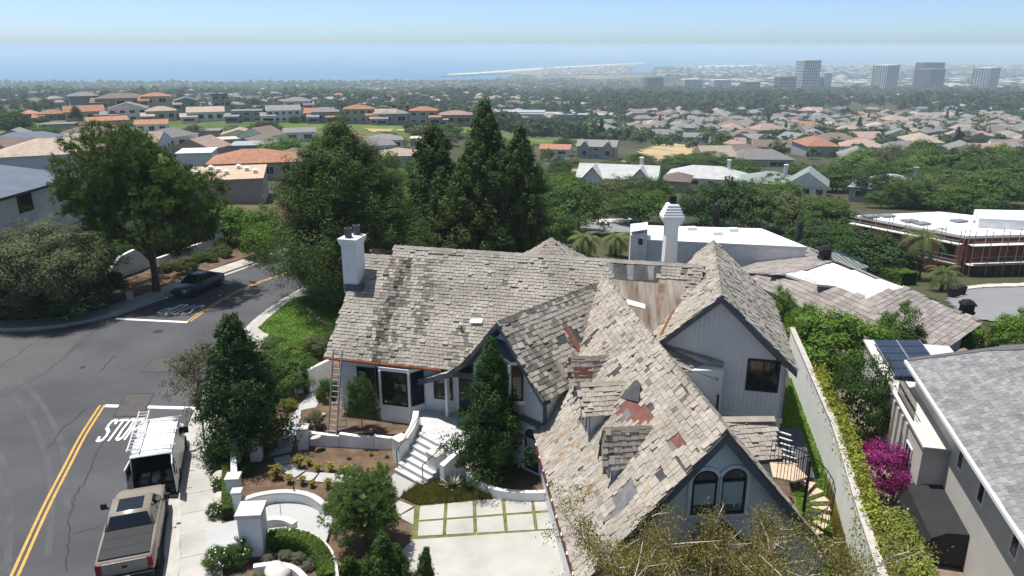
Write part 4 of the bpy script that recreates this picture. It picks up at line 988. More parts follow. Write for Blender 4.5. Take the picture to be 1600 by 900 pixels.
b=MB(); b.obox((-hl-.005,0,.92),(1,0,0),(0,1,0),(0,0,1),.02,.74,.25); obj('tailgate',b.mesh('tailgate',mat('sand_paint_tailgate',(.30,.265,.22),.35,.06,2,spec=.5)),T)
b=MB(); b.obox((-hl-.03,0,.95),(1,0,0),(0,1,0),(0,0,1),.01,.09,.04); obj('tailgate_handle',b.mesh('tailgate_handle',m_blk),T)
b=MB(); b.obox((-hl-.09,0,.56),(1,0,0),(0,1,0),(0,0,1),.09,.93,.1); bm_=obj('bumper',b.mesh('bumper',m_blk),T)
b=MB(); b.obox((-hl-.19,0,.58),(1,0,0),(0,1,0),(0,0,1),.008,.15,.075); obj('number_plate',b.mesh('number_plate',mat('plate_white',(.6,.6,.58),.5)),T)
for sg in (-1,1):
    b=MB(); b.obox((-hl+.01,sg*.87,.98),(1,0,0),(0,1,0),(0,0,1),.05,.085,.2); obj('tail_light',b.mesh('tail_light',m_red),T)
    b=MB(); b.obox((hl-.06,sg*.74,.86),(1,0,0),(0,1,0),(0,0,1),.05,.15,.08); obj('headlight',b.mesh('headlight',m_lamp),T)
    b=MB(); b.bar((.95,sg*.95,1.25),(1.0,sg*1.14,1.32),.05,.05); b.obox((1.0,sg*1.17,1.36),(1,0,0),(0,1,0),(0,0,1),.05,.11,.12); obj('wing_mirror',b.mesh('wing_mirror',m_blk),T)
    for x in (-1.65,1.72): wheel(T,x,sg*.88)
# van
vw=mat('white_van_paint',(.74,.75,.76),.28,.05,2,spec=.6)
V=vehicle('cargo_van','white cargo van with open rear doors and a roof ladder rack parked at the kerb','van',(-16.55,31.2,0),-18); vl=2.45
b=MB()
def rr(x,hw,zb,zt): return vring(x,hw,zb,zt,.2,.1)
b.loft([vring(.9,.93,.42,2.02,.2,.12),vring(1.15,.93,.42,1.62,.2,.1),vring(1.6,.91,.42,1.22,.14),vring(2.2,.88,.42,1.08,.14),vring(vl,.78,.5,.85,.1)]); obj('nose',b.mesh('nose',vw,R(40)),V)
pane_on(V,[np.array(p) for p in ((1.02,-.74,1.92),(1.02,.74,1.92),(1.58,.78,1.28),(1.58,-.78,1.28))],name='windscreen',off=.05,shr=.95)
inn=mat('van_interior',(.05,.05,.052),.8,.3,2)
for sg in (-1,1):
    b=MB(); b.hex8([(-vl,sg*.93,.42),(.92,sg*.93,.42),(.92,sg*.88,.42),(-vl,sg*.88,.42),(-vl,sg*.84,2.0),(.92,sg*.84,2.0),(.92,sg*.79,2.0),(-vl,sg*.79,2.0)]); sd=obj('side_panel',b.mesh('side_panel',vw),V)
    b=MB(); b.hex8([(-vl+.03,sg*.875,.44),(.9,sg*.875,.44),(.9,sg*.86,.44),(-vl+.03,sg*.86,.44),(-vl+.03,sg*.785,1.99),(.9,sg*.785,1.99),(.9,sg*.77,1.99),(-vl+.03,sg*.77,1.99)]); obj('lining',b.mesh('lining',inn),V)
    b=MB(); b.hex8([(-vl-.86,sg*.99,.5),(-vl-.02,sg*.95,.5),(-vl-.02,sg*.91,.5),(-vl-.86,sg*.95,.5),(-vl-.84,sg*.95,1.9),(-vl-.02,sg*.86,1.9),(-vl-.02,sg*.82,1.9),(-vl-.84,sg*.91,1.9)]); do=obj('rear_door',b.mesh('rear_door',vw),V)
    b=MB(); b.hex8([(-vl-.74,sg*1.0,1.3),(-vl-.14,sg*.97,1.3),(-vl-.14,sg*.83,1.3),(-vl-.74,sg*.87,1.3),(-vl-.74,sg*.985,1.78),(-vl-.14,sg*.945,1.78),(-vl-.14,sg*.82,1.78),(-vl-.74,sg*.86,1.78)])
    q=D.objects.new('door_glass',b.mesh('door_glass',m_gl)); COL.objects.link(q); q.parent=do; q.scale=(1,1,1)
    b=MB(); b.obox((-vl+.02,sg*.91,1.2),(1,0,0),(0,1,0),(0,0,1),.06,.05,.28); obj('tail_light',b.mesh('tail_light',m_red),V)
    b=MB(); b.obox((1.1,sg*1.05,1.25),(1,0,0),(0,1,0),(0,0,1),.06,.12,.16); b.bar((1.1,sg*.9,1.2),(1.1,sg*1.0,1.22),.05); obj('wing_mirror',b.mesh('wing_mirror',m_blk),V)
    b=MB(); b.hex8([(.35,sg*.935,1.25),(1.1,sg*.935,1.25),(1.1,sg*.9,1.25),(.35,sg*.9,1.25),(.35,sg*.87,1.85),(.85,sg*.87,1.85),(.85,sg*.83,1.85),(.35,sg*.83,1.85)]); obj('side_window',b.mesh('side_window',m_gl),V)
    for x in (-1.55,1.55): wheel(V,x,sg*.82,.33,.22)
b=MB(); b.loft([[(x,-.86,1.93),(x,-.8,2.0),(x,-.55,2.06),(x,0,2.08),(x,.55,2.06),(x,.8,2.0),(x,.86,1.93),(x,.5,1.96),(x,-.5,1.96)] for x in (-vl,-1,.2,.95)]); obj('roof',b.mesh('roof',vw,R(30)),V)
b=MB(); b.prism([(-vl,-.88,.42),(.92,-.88,.42),(.92,.88,.42),(-vl,.88,.42)],(0,0,.1)); obj('floor',b.mesh('floor',inn),V)
b=MB(); b.prism([(.9,-.86,.42),(.9,.86,.42),(.9,.8,2.0),(.9,-.8,2.0)],(.04,0,0)); obj('bulkhead',b.mesh('bulkhead',inn),V)
b=MB(); b.obox((-vl-.08,0,.46),(1,0,0),(0,1,0),(0,0,1),.1,.9,.09); obj('bumper',b.mesh('bumper',m_blk),V)
for x in (-2.1,-.6,.7):
    b=MB(); b.tube([(x,-1.0,2.2),(x,1.0,2.2)],.03,6)
    for sg in (-1,1): b.bar((x,sg*.8,2.0),(x,sg*.82,2.2),.05)
    obj('rack_bar',b.mesh('rack_bar',m_trim),V)
vr=R(90+18)
def vloc(x,y,z): c_,s_=math.cos(vr),math.sin(vr); return np.array([-16.55+x*c_-y*s_,31.2+x*s_+y*c_,z])
ladder('roof_ladder','white aluminium ladder lying on the van roof rack',vloc(-2.35,.92,2.26),vloc(-2.35,.48,2.26),vloc(1.6,.92,2.26),vloc(1.6,.48,2.26),13,mat('white_alu',(.66,.67,.68),.4,.08,3,metal=.2))
rb_=np.random.default_rng(3)
cols=[(.3,.25,.18),(.45,.44,.42),(.12,.16,.22),(.35,.3,.12)]
for k in range(6):
    q=vloc(-2.15+.38*(k//3)+rb_.random()*.1,-.5+.5*(k%3)+rb_.normal(0,.05),.522); b=MB(); sz=.14+.12*rb_.random(3); b.box(q+UP*sz[2]/2,sz*np.array([1.5,1.4,1]),rb_.random()*3); b.box(q+UP*(sz[2]+.01),sz*np.array([1.3,.3,.12]),.2)
    tag(b.build('tool_box',mat('tool%d'%(k%4),cols[k%4],.7)),'small tool box lying in the open rear of the white van','tool box','loose tool boxes inside the van')
bk=gz(251,773,0.)
t=thing('bucket','bright red plastic bucket on the road behind the van','bucket',bk+np.array([0,.1,0])); b=MB(); b.lathe([(.13,0),(.17,.36),(.18,.37),(.16,.37),(.125,.03)],(0,0,0),16); obj('pail',b.mesh('pail',mat('red_plastic',(.55,.02,.015),.45,.1,3)),t)
b=MB(); b.tube([(-.17,0,.34),(-.12,0,.2),(0,-.15,.14),(.12,0,.2),(.17,0,.34)],.008,5); obj('handle',b.mesh('handle',m_irn),t)
b=MB(); q=gz(270,775,.0); b.prism([q+np.array(v) for v in ((-.28,-.2,.02),(.28,-.2,.02),(.28,.25,.02),(-.28,.25,.02))],UP*.07); b.box(q+UP*.1,(.4,.3,.03)); tag(b.build('storm_drain_tray',m_blk),'flat black tray lying in the gutter behind the van','tray')
# sedan
sp=mat('slate_blue_paint',(.05,.065,.09),.22,.08,2,spec=.7)
Sd=vehicle('sedan','dark blue-grey sedan parked by the far kerb in tree shade','car',(-25.6,58.2,0),200)
b=MB(); b.loft([vring(-2.3,.72,.45,.82,.1),vring(-2.2,.84,.3,.95,.12),vring(-1.4,.9,.25,1.0,.14),vring(-.2,.91,.25,.95,.12),vring(1.0,.9,.25,.92,.14),vring(1.9,.85,.25,.80,.16),vring(2.3,.7,.32,.66,.1)]); obj('body',b.mesh('body',sp,R(40)),Sd)
cb=MB(); frust(cb,-1.75,1.1,.78,.92,-.95,.3,.58,1.43); obj('cabin',cb.mesh('cabin',sp,R(20)),Sd)
pane_on(Sd,[cbv(1),cbv(2),cbv(6),cbv(5)],name='windscreen',shr=.92); pane_on(Sd,[cbv(0),cbv(3),cbv(7),cbv(4)],name='rear_window')
for i0,i1,i2,i3 in ((0,1,5,4),(3,2,6,7)):
    a,c,d,e=[cbv(i) for i in (i0,i1,i2,i3)]; md0,md1=a*.5+c*.5,e*.5+d*.5
    pane_on(Sd,[a,md0,md1,e],name='side_window',shr=.84); pane_on(Sd,[md0,c,d,md1],name='side_window',shr=.84)
b=MB(); b.prism([(-.6,-.4,1.428),(.0,-.4,1.428),(.0,.4,1.428),(-.6,.4,1.428)],(0,0,.012)); obj('roof_glass',b.mesh('roof_glass',m_gl),Sd)
for sg in (-1,1):
    for x in (-1.4,1.4): wheel(Sd,x,sg*.8,.33,.2)
    b=MB(); b.obox((2.16,sg*.58,.66),(1,0,0),(0,1,0),(0,0,1),.07,.14,.06); obj('headlight',b.mesh('headlight',m_lamp),Sd)
    b=MB(); b.obox((-2.24,sg*.6,.78),(1,0,0),(0,1,0),(0,0,1),.06,.14,.07); obj('tail_light',b.mesh('tail_light',m_red),Sd)
    b=MB(); b.obox((.7,sg*.97,1.0),(1,0,0),(0,1,0),(0,0,1),.06,.09,.06); obj('wing_mirror',b.mesh('wing_mirror',sp),Sd)
b=MB(); b.obox((2.31,0,.5),(1,0,0),(0,1,0),(0,0,1),.02,.45,.1); obj('grille',b.mesh('grille',m_blk),Sd)
# ================= VEGETATION
def lm(name,c,isl=.38,tr=.33,c2=None): return mat(name,tuple(1.18*q for q in c),.75,.3,.9,island=isl,objvar=.12,trans=tr,col2=c2,spec=.25)
LB_=lm('leaf_bright',(.095,.17,.022)); LM_=lm('leaf_mid',(.058,.108,.02)); LD_=lm('leaf_dark',(.036,.072,.02)); LO_=lm('leaf_olive',(.10,.115,.045)); LP_=lm('leaf_pine',(.092,.14,.026)); LY_=lm('leaf_yellow',(.21,.235,.035))
LG_=lm('leaf_grey',(.13,.14,.085)); LDRY_=lm('leaf_dry',(.14,.115,.055)); LMAG=lm('leaf_magenta',(.24,.025,.14),.5); LF_=lm('leaf_far',(.055,.085,.032)); LF2_=lm('leaf_far_dark',(.032,.052,.026))
BK_=mat('bark',(.09,.065,.048),.95,.35,4,.8,18); BKP_=mat('bark_pale',(.34,.29,.24),.9,.25,4,.5,18)
def quads(C,N,size,asp=1.7,rg=rng,droop=0):
    n=len(C); N=N/(np.linalg.norm(N,axis=1,keepdims=True)+1e-9); r=rg.normal(size=(n,3)); t=np.cross(N,r); t/=np.linalg.norm(t,axis=1,keepdims=True)+1e-9
    if droop: t[:,2]-=droop; t/=np.linalg.norm(t,axis=1,keepdims=True)
    b=np.cross(N,t); s=(np.full(n,size) if np.isscalar(size) else size)[:,None]
    t=t*s*asp*.5; b=b*s*.5
    V=np.stack([C-t,C+b*.9-t*.1,C+t,C-b*.9-t*.1],1); return V.reshape(-1,3)
def leafy(name,parts,m):
    V=np.concatenate(parts); return npmesh(name,V,np.arange(len(V)).reshape(-1,4),m)
def crown_pts(rg,ncl,nlf,shape=(1,1,.85),cl=.26,shell=.55,lob=.25,bottom=-.6,flat=.75):
    "leaf centres and normals of a lobed crown of unit size"
    k=rg.normal(size=(5,3))*1.6; ph=rg.random(5)*6
    d=rg.normal(size=(ncl*3,3)); d/=np.linalg.norm(d,axis=1,keepdims=True); d=d[d[:,2]>bottom][:ncl]
    f=1+lob*np.sin(d@k.T+ph).sum(1)/2.2
    r=(shell+(1-shell)*rg.random(len(d))**.6)*f
    cc=d*r[:,None]*np.array(shape)
    cs=cl*(.6+.8*rg.random(len(d)))
    g=rg.normal(size=(len(d),nlf,3)); g/=np.linalg.norm(g,axis=2,keepdims=True)+1e-9; g*=rg.random((len(d),nlf,1))**.45
    P=cc[:,None]+g*cs[:,None,None]*np.array([1,1,flat]); Nn=g*.9+d[:,None]*.5+np.array([0,0,.35])+rg.normal(0,.35,g.shape)
    return P.reshape(-1,3),Nn.reshape(-1,3)
def broad_mesh(name,seed,m,ncl=90,nlf=45,leaf=.075,shape=(1,1,.85),cl=.26,shell=.5,lob=.25,bottom=-.6,core=250):
    rg=np.random.default_rng(seed); P,N=crown_pts(rg,ncl,nlf,shape,cl,shell,lob,bottom)
    pr=[quads(P,N,leaf*(.7+.6*rg.random(len(P))),1.7,rg)]
    if core:
        c=rg.normal(size=(core,3)); c/=np.linalg.norm(c,axis=1,keepdims=True); c=c[c[:,2]>bottom*.9]; c=c*(.25+.42*rg.random((len(c),1)))*np.array(shape); pr.append(quads(c,c+rg.normal(0,.4,c.shape),leaf*3.2,1.2,rg))
    return leafy(name,pr,m)
def tuft_mesh(name,seed,m,ncl=150,ntf=6,nn=12,L=.13,w=.012,shape=(1,1,.8),shell=.45,lob=.3,bottom=-.5,cl=.16,core=200,upb=.35):
    "needle tufts on clumps (pines)"
    rg=np.random.default_rng(seed); P,N=crown_pts(rg,ncl,ntf,shape,cl,shell,lob,bottom,.55)
    d=rg.normal(size=(len(P),nn,3)); d+=N[:,None]/ (np.linalg.norm(N,axis=1)[:,None,None]+1e-9)*.8+np.array([0,0,upb]); d/=np.linalg.norm(d,axis=2,keepdims=True)
    base=np.repeat(P[:,None],nn,1).reshape(-1,3); d=d.reshape(-1,3); s=np.cross(d,rg.normal(size=d.shape)); s/=np.linalg.norm(s,axis=1,keepdims=True)+1e-9
    l=L*(.6+.6*rg.random((len(d),1))); V=np.stack([base-s*w,base+s*w,base+d*l+s*w*.4,base+d*l-s*w*.4],1).reshape(-1,3); pr=[V]
    if core:
        c=rg.normal(size=(core,3)); c/=np.linalg.norm(c,axis=1,keepdims=True); c=c[c[:,2]>bottom*.9]; c=c*(.3+.45*rg.random((len(c),1)))*np.array(shape); pr.append(quads(c,c+rg.normal(0,.5,c.shape),.16,1.3,rg))
    return leafy(name,pr,m)
def cone_mesh(name,seed,m,n=130,nl=40,leaf=.05,rad=.25,prof=None,cl=.085,asp=2.2,rag=.3,core=300,upd=.5,layer=0.):
    "conifer: height 0..1, sprays pointing out and up along a radius profile"
    rg=np.random.default_rng(seed); h=rg.random(n)**.85; prof=prof or (lambda h:(1-h)**.75*(.75+.25*np.minimum(h/.12,1)))
    a=rg.random(n)*6.283; lob=1+rag*(np.sin(a*3+h*9)*.4+rg.normal(0,.45,n))+layer*np.sin(h*44+a*2); r=rad*prof(h)*(.55+.45*rg.random(n)**.5)*np.clip(lob,.45,1.5)
    cc=np.stack([r*np.cos(a),r*np.sin(a),h*.97+.01],1); o=np.stack([np.cos(a),np.sin(a),0*a],1)
    g=rg.normal(size=(n,nl,3)); g/=np.linalg.norm(g,axis=2,keepdims=True); g*=rg.random((n,nl,1))**.5
    sz=(cl*(.45+.8*(1-h))*(.7+.6*rg.random(n)))[:,None,None]; P=cc[:,None]+g*sz*np.array([1,1,.9])+ (o*.5+np.array([0,0,upd]))[:,None]*sz*np.abs(g[:,:,2:3])*1.2
    N=g+o[:,None]*.5+rg.normal(0,.4,g.shape); P=P.reshape(-1,3)
    pr=[quads(P,N.reshape(-1,3),leaf*(.6+.7*rg.random(len(P))),asp,rg)]
    hh=rg.random(core)*.9; aa=rg.random(core)*6.28; rr_=rad*prof(hh)*.6*rg.random(core)**.5; c=np.stack([rr_*np.cos(aa),rr_*np.sin(aa),hh],1); pr.append(quads(c,rg.normal(size=c.shape),leaf*2.2,1.6,rg))
    return leafy(name,pr,m)
def trunk_mesh(name,seed,m=None,h=1.,r=.05,limbs=6,ch=.45,spread=.55,top=.95,bend=.05,n=7):
    "unit trunk: height h with limbs fanning into the crown"
    rg=np.random.default_rng(seed); b=MB(); k=7; ax=[np.array([math.sin(i*.9+seed)*bend*i/k,math.cos(i*1.3+seed)*bend*i/k,h*top*.8*i/(k-1)]) for i in range(k)]
    b.tube(ax,[r*(1-.8*i/(k-1))*(1.35 if i==0 else 1) for i in range(k)],n)
    for j in range(limbs):
        i=rg.integers(2,k-1); p=ax[i]; a=j*2.4+rg.random(); e=np.array([math.cos(a)*spread,math.sin(a)*spread,h*(.35+.35*rg.random())]); mid=p+e*.5+np.array([0,0,-.04])+rg.normal(0,.03,3)
        b.tube([p,mid,p+e*np.array([1,1,.75])],[r*.45,r*.28,r*.08],5)
    return b.mesh(name,m or BK_)
def tree(name,label,base,h,cr,cz,crown,trunk,group=None,cat='tree',rz=None,leafm=None,tr=1.,crz=None):
    "base on ground; crown unit mesh scaled to radii (cr,cr,crz) with centre at height cz"
    t=thing(name,label,cat,base,group=group); rz=rng.random()*6.28 if rz is None else rz
    if trunk is not None:
        o=obj('trunk',trunk,t); s=(cz+ (crz or cr)*.5); o.scale=(max(cr*.9,.3)*tr,max(cr*.9,.3)*tr,s); o.rotation_euler=(0,0,rz)
    o=obj('crown',crown,t,loc=(0,0,cz)); o.scale=(cr,cr,crz or cr); o.rotation_euler=(0,0,rz)
    if leafm: o.material_slots[0].link='OBJECT'; o.material_slots[0].material=leafm
    return t
def topz(px,py,Y): return at(px,py,Y)[2]
def sz(wpx,P): return wpx*(P[1]*cT-(P[2]-CH)*sT)/F
TRK=trunk_mesh('trunk',1); TRK2=trunk_mesh('trunk',2,BK_,1,.045,8,spread=.7,bend=.09); TRKP=trunk_mesh('trunk',3,BKP_,1,.03,9,spread=.6)
TRC=MB(); TRC.tube([(0,0,-.02),(0,0,.5),(0,0,.95)],[.035,.022,.004],7); TRC=TRC.mesh('trunk',BK_)
def conifer(name,label,base,h,r,mesh,group=None,leafm=None,rz=None,tw=1.):
    t=thing(name,label,'tree',base,group=group); rz=rng.random()*6.28 if rz is None else rz
    o=obj('trunk',TRC,t); o.scale=(h*.6*tw,h*.6*tw,h); o=obj('crown',mesh,t,loc=(0,0,h*.03)); o.scale=(r*4,r*4,h*.97); o.rotation_euler=(0,0,rz)
    if leafm: o.material_slots[0].link='OBJECT'; o.material_slots[0].material=leafm
    return t
# --- near trees
b0=gz(385,705,Z0); h=topz(385,493,b0[1]+.2)-Z0
conifer('conifer','dense dark green conifer by the street piers and van',b0,h,1.75,cone_mesh('crown',11,LD_,420,120,.0105,.25,lambda h:np.clip(1.05-h**1.7,.05,1)*(.72+.28*np.minimum(h/.15,1)),.075,2.4,.5,2500,.6,.28),tw=1.2)
b0=gz(768,738,.42); h=topz(768,528,b0[1]+.3)-.42
conifer('conifer','tall ragged green conifer growing in front of the porch gable',b0,h,1.4,cone_mesh('crown',12,lm('leaf_conifer',(.042,.085,.022)),480,110,.010,.25,lambda h:np.clip((1-h)**.95,.04,1)*(.8+.2*np.minimum(h/.12,1))*1.15,.062,2.4,.65,2500,.8,.28))
b0=gz(320,694,Z0); h=topz(300,518,b0[1])-Z0
t=tree('street_tree','thin grey-olive street tree with sparse leaves beside the van',b0,h,1.75,h*.66,broad_mesh('crown',13,lm('leaf_bronze',(.125,.115,.06)),120,34,.034,(1,1,.95),.2,.3,.4,-.9,0),trunk_mesh('trunk',13,BKP_,1,.035,14,spread=.75,bend=.1),crz=h*.40)
b0=gz(572,850,Z0); h=topz(565,733,b0[1]+.2)-Z0
tree('garden_pine','rounded bright green pruned pine beside the driveway slabs',b0,h,1.55,h*.58,tuft_mesh('crown',14,lm('leaf_pine_bright',(.11,.175,.045)),520,9,16,.075,.0048,(1,1,.85),.5,.3,-.8,.14,500),trunk_mesh('trunk',14,BK_,1,.05,9,spread=.6,bend=.12),crz=h*.47,rz=1.)
b0=gz(590,945,Z0); 
t=thing('juniper','dark upright juniper sprays at the foot of the driveway','tree',b0)
jm=cone_mesh('crown',15,LM_,150,110,.017,.25,lambda h:np.clip(1-h,.05,1)**.8,.09,2,.5,200,.8)
o=obj('trunk',TRC,t); o.scale=(1.2,1.2,2.)
for k,(dx,dy,hh,rr_) in enumerate(((0,0,2.9,.75),(-.95,.25,2.0,.55),(.95,.35,2.15,.5),(1.55,.1,2.3,.42),(-.4,.5,1.5,.6),(.45,.1,2.4,.5))):
    o=obj('crown',jm,t,loc=(dx,dy,0)); o.scale=(rr_*4,rr_*4,hh); o.rotation_euler=(.1*math.sin(k*2),.12*math.cos(k*3),k*1.1)
# foreground twiggy tree in front of the garage gable
def twiggy(base,H_,rad,seed=5,nb=26):
    rg=np.random.default_rng(seed); t=thing('pepper_tree','sparse olive tree with bare pale twigs in front of the garage gable','tree',base)
    b=MB(); b.tube([(0,0,0),(.1,.05,H_*.25),(-.05,.1,H_*.45)],[.2,.15,.11],8); tips=[]; tw=MB()
    for k in range(nb):
        a=k*2.4+rg.random()*.5; e=np.array([math.cos(a),math.sin(a),0])*rad*(.35+.7*rg.random()); z=H_*(.60+.36*rg.random()); s=np.array([-.05,.1,H_*(.25+.2*rg.random())]); end=np.array([e[0],e[1],z]); mid=s*.45+end*.55+np.array([0,0,.35*rg.random()])+rg.normal(0,.12,3)
        b.tube([s,mid,end],[.07,.04,.014],5)
        for j in range(14):
            u_=.35+.65*rg.random(); p=mid+(end-mid)*u_ if rg.random()<.65 else s+(mid-s)*u_
            q=p+rg.normal(0,.5,3)*np.array([1,1,.6])+np.array([0,0,.25]); m_=(p+q)/2+rg.normal(0,.08,3); tw.tube([p,m_,q],[.02,.014,.006],4,False); tips+= [q,m_]
    b.build('trunk',mat('bark_grey',(.26,.225,.19),.9,.3,5,.4,20),t); tw.build('twig',mat('twig_pale',(.50,.44,.40),.9,.25,5),t)['kind']='stuff'
    T=np.array(tips); keep=T[rg.random(len(T))<.72]; n=170
    g=rg.normal(size=(len(keep),n,3))*np.array([.19,.19,.15]); P=(keep[:,None]+g).reshape(-1,3)
    obj('crown',leafy('crown',[quads(P,rg.normal(size=P.shape),.034*(.6+.7*rg.random(len(P))),2.4,rg,.6)],lm('leaf_pepper',(.185,.165,.05),.45)),t); return t
twiggy((5.6,16.0,-.05),6.5,4.6,5,62)
# --- trees across the road
b0=gz(70,492,.1); tree('olive_tree','broad grey-green olive tree in front of the white corner house',b0,7,4.5,3.6,broad_mesh('crown',21,lm('leaf_olivegrey',(.105,.125,.058)),300,210,.021,(1,1,.82),.2,.5,.2,-.85,900),TRK2,crz=3.4)
b0=gz(245,455,.1); hc=topz(212,292,60)
tree('umbrella_pine','tall pine with a broad green crown and dark trunk over the bend',b0,12,4.9,hc,tuft_mesh('crown',22,lm('leaf_umbrella',(.07,.112,.022)),760,11,14,.07,.0045,(1,1,.95),.42,.3,-.75,.14,900),trunk_mesh('trunk',22,BK_,1,.06,10,spread=.6,bend=.05),crz=4.6)
t=thing('utility_pole','slim grey street pole beside the pine trunk','pole',gz(249,447,.1)); b=MB(); b.tube([(0,0,0),(0,0,3.7)],[.07,.05],8); obj('shaft',b.mesh('shaft',mat('galvanised',(.3,.3,.3),.5)),t); b=MB(); b.lathe([(.05,3.7),(.09,3.75),(.02,3.85)],(0,0,0),8); obj('finial',b.mesh('finial',MATS['galvanised']),t)
pineB=cone_mesh('crown',23,lm('leaf_pine_big',(.058,.092,.022),.38,.22),760,190,.0036,.25,lambda h:np.clip(1.0-.62*np.maximum(h-.3,0)/.7,.05,1)*np.clip((1-h)/.16,.25,1)*(.7+.3*np.minimum(h/.2,1)),.058,5.5,.75,5000,1.5)
b0=np.array([-12.8,55.8,.1])
t=conifer('big_pine','massive dense green pine standing behind the white brick chimney',b0,topz(545,203,55.5),4.5,pineB,rz=.6,tw=1.3)
for dx,dy,hh,rr_,rz_ in ((2.3,.8,10.6,2.6,2.),(-2.2,.9,11.2,2.5,4.3)):
    o=obj('crown',pineB,t,loc=(dx,dy,0)); o.scale=(rr_*4,rr_*4,hh); o.rotation_euler=(0,.03*dx,rz_)
# tall cypress-like group
cyp=cone_mesh('crown',31,lm('leaf_cypress',(.068,.105,.028)),560,90,.0095,.25,lambda h:np.clip(1-h**2.2,.06,1)*(.8+.2*np.minimum(h/.1,1)),.05,2.4,.55,1500,.9)
cyp2=cone_mesh('crown',32,lm('leaf_cypress2',(.055,.088,.026)),460,90,.0105,.25,lambda h:np.clip((1-h)**.55,.06,1),.055,2.2,.6,1500,.7)
def pcon(label,px,ytop,Y,wpx,mesh,name='cypress',group=None,leafm=None,ybase=None):
    X=at(px,ytop,Y)[0]; z0=Hs(X,Y); zt=topz(px,ytop,Y); return conifer(name,label,(X,Y,z0),zt-z0,sz(wpx,(X,Y,0)),mesh,group,leafm)
pcon('tall dark evergreen with open layered branches behind the roof ridge',677,198,66,54,cyp2)
pcon('tallest dense evergreen spire behind the long roof ridge',757,160,64,52,cyp)
pcon('broad dense evergreen bulging beside the tallest spire',738,222,62,56,cyp)
pcon('narrow dense evergreen on the chimney-free side of the tall spire',812,200,64,48,cyp)
pcon('slender evergreen tucked between the two larger spires',706,255,65,32,cyp2)
pcon('shaggy evergreen filling the gap beside the narrow one',786,238,62.5,46,cyp2)
pcon('rounded shaggy evergreen below the open layered one',690,262,64,44,cyp)
# --- generic crowns for middle distance
BR=[broad_mesh('crown',40+i,LM_,120,60,.052,(1,1,.8+.06*i),.27,.5,.28,-.7,160) for i in range(5)]
CO=[cone_mesh('crown',50+i,LD_,110,26,.05,.25,None,.09,2.,.4,150) for i in range(2)]
TU=tuft_mesh('crown',56,LP_,110,6,10,.15,.014,(1,1,.85),.5,.3,-.7,.2,150)
def ptree(label,px,ytop,ybase,hw,m=None,kind=None,group=None,name='tree',cat='tree',P=None,trunkfrac=.2,mesh=None):
    P=gp(px,ybase) if P is None else P; s=sz(1,P); hgt=max((ybase-ytop)*s*1.03,1.0); r_=hw*s
    i=int(rng.integers(5)); me=mesh or BR[i]
    cz=hgt*(1+trunkfrac)/2; crz=hgt*(1-trunkfrac)/2
    return tree(name,label,(P[0],P[1],P[2]-.1),hgt,r_,cz,me,TRK if i%2 else TRK2,group,cat,leafm=m,crz=crz)
def bush(label,px,py,wpx,hpx,m,name='shrub',group=None,z=None,mesh=None,cat='shrub'):
    P=gz(px,py,z) if z is not None else gp(px,py); s=sz(1,P); t=thing(name,label,cat,(P[0],P[1],P[2]-.03),group=group)
    o=obj('foliage',mesh or BR[int(rng.integers(5))],t,loc=(0,0,hpx*s*.42)); o.scale=(wpx*s/2,wpx*s/2,hpx*s*.55); o.rotation_euler=(0,0,rng.random()*6); o.material_slots[0].link='OBJECT'; o.material_slots[0].material=m
    b=SHST.setdefault('m',MB().tube([(0,0,0),(.02,.01,.5),(-.1,.1,1)],[.03,.02,.01],5).mesh('stem',BK_)); q=obj('stem',b,t); q.scale=(1,1,hpx*s*.5); return t
SHST={}
SHF=broad_mesh('foliage',60,LM_,110,85,.048,(1,1,.9),.27,.5,.25,-.35,120)
def hedge(label,pts,w,h,m,leaf=.06,dens_=900,name='hedge',rough=.06,z=None):
    "clipped hedge along a polyline of ground points: leafy skin over a dark core"
    pts=[np.asarray(p,float) for p in pts]; t=thing(name,label,'hedge',pts[0],world=True); b=MB(); P=[];N=[]
    for a,c in zip(pts[:-1],pts[1:]):
        d=c-a; L=np.linalg.norm(d); d/=L; s=np.array([d[1],-d[0],0]); s/=np.linalg.norm(s)
        b.hex8([a-s*w*.42,c-s*w*.42,c+s*w*.42,a+s*w*.42,a-s*w*.40+UP*h*.93,c-s*w*.40+UP*h*.93,c+s*w*.40+UP*h*.93,a+s*w*.40+UP*h*.93])
        for area,o,e1,e2,nn in ((L*w,UP*h,d*L,s*w,UP),(L*h,s*w/2,d*L,UP*h,s),(L*h,-s*w/2,d*L,UP*h,-s)):
            k=int(area*dens_); u_=rng.random((k,2)); base=a+o+(0 if nn is not UP else -s*w/2); q=base+u_[:,:1]*e1+u_[:,1:]*e2+nn*rng.normal(0,rough,(k,1)); P.append(q); N.append(np.tile(nn,(k,1))+rng.normal(0,.6,(k,3)))
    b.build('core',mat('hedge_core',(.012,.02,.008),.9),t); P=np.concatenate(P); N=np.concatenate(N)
    o=obj('foliage',leafy('foliage',[quads(P,N,leaf*(.6+.7*rng.random(len(P))),1.6)],m),t); return t
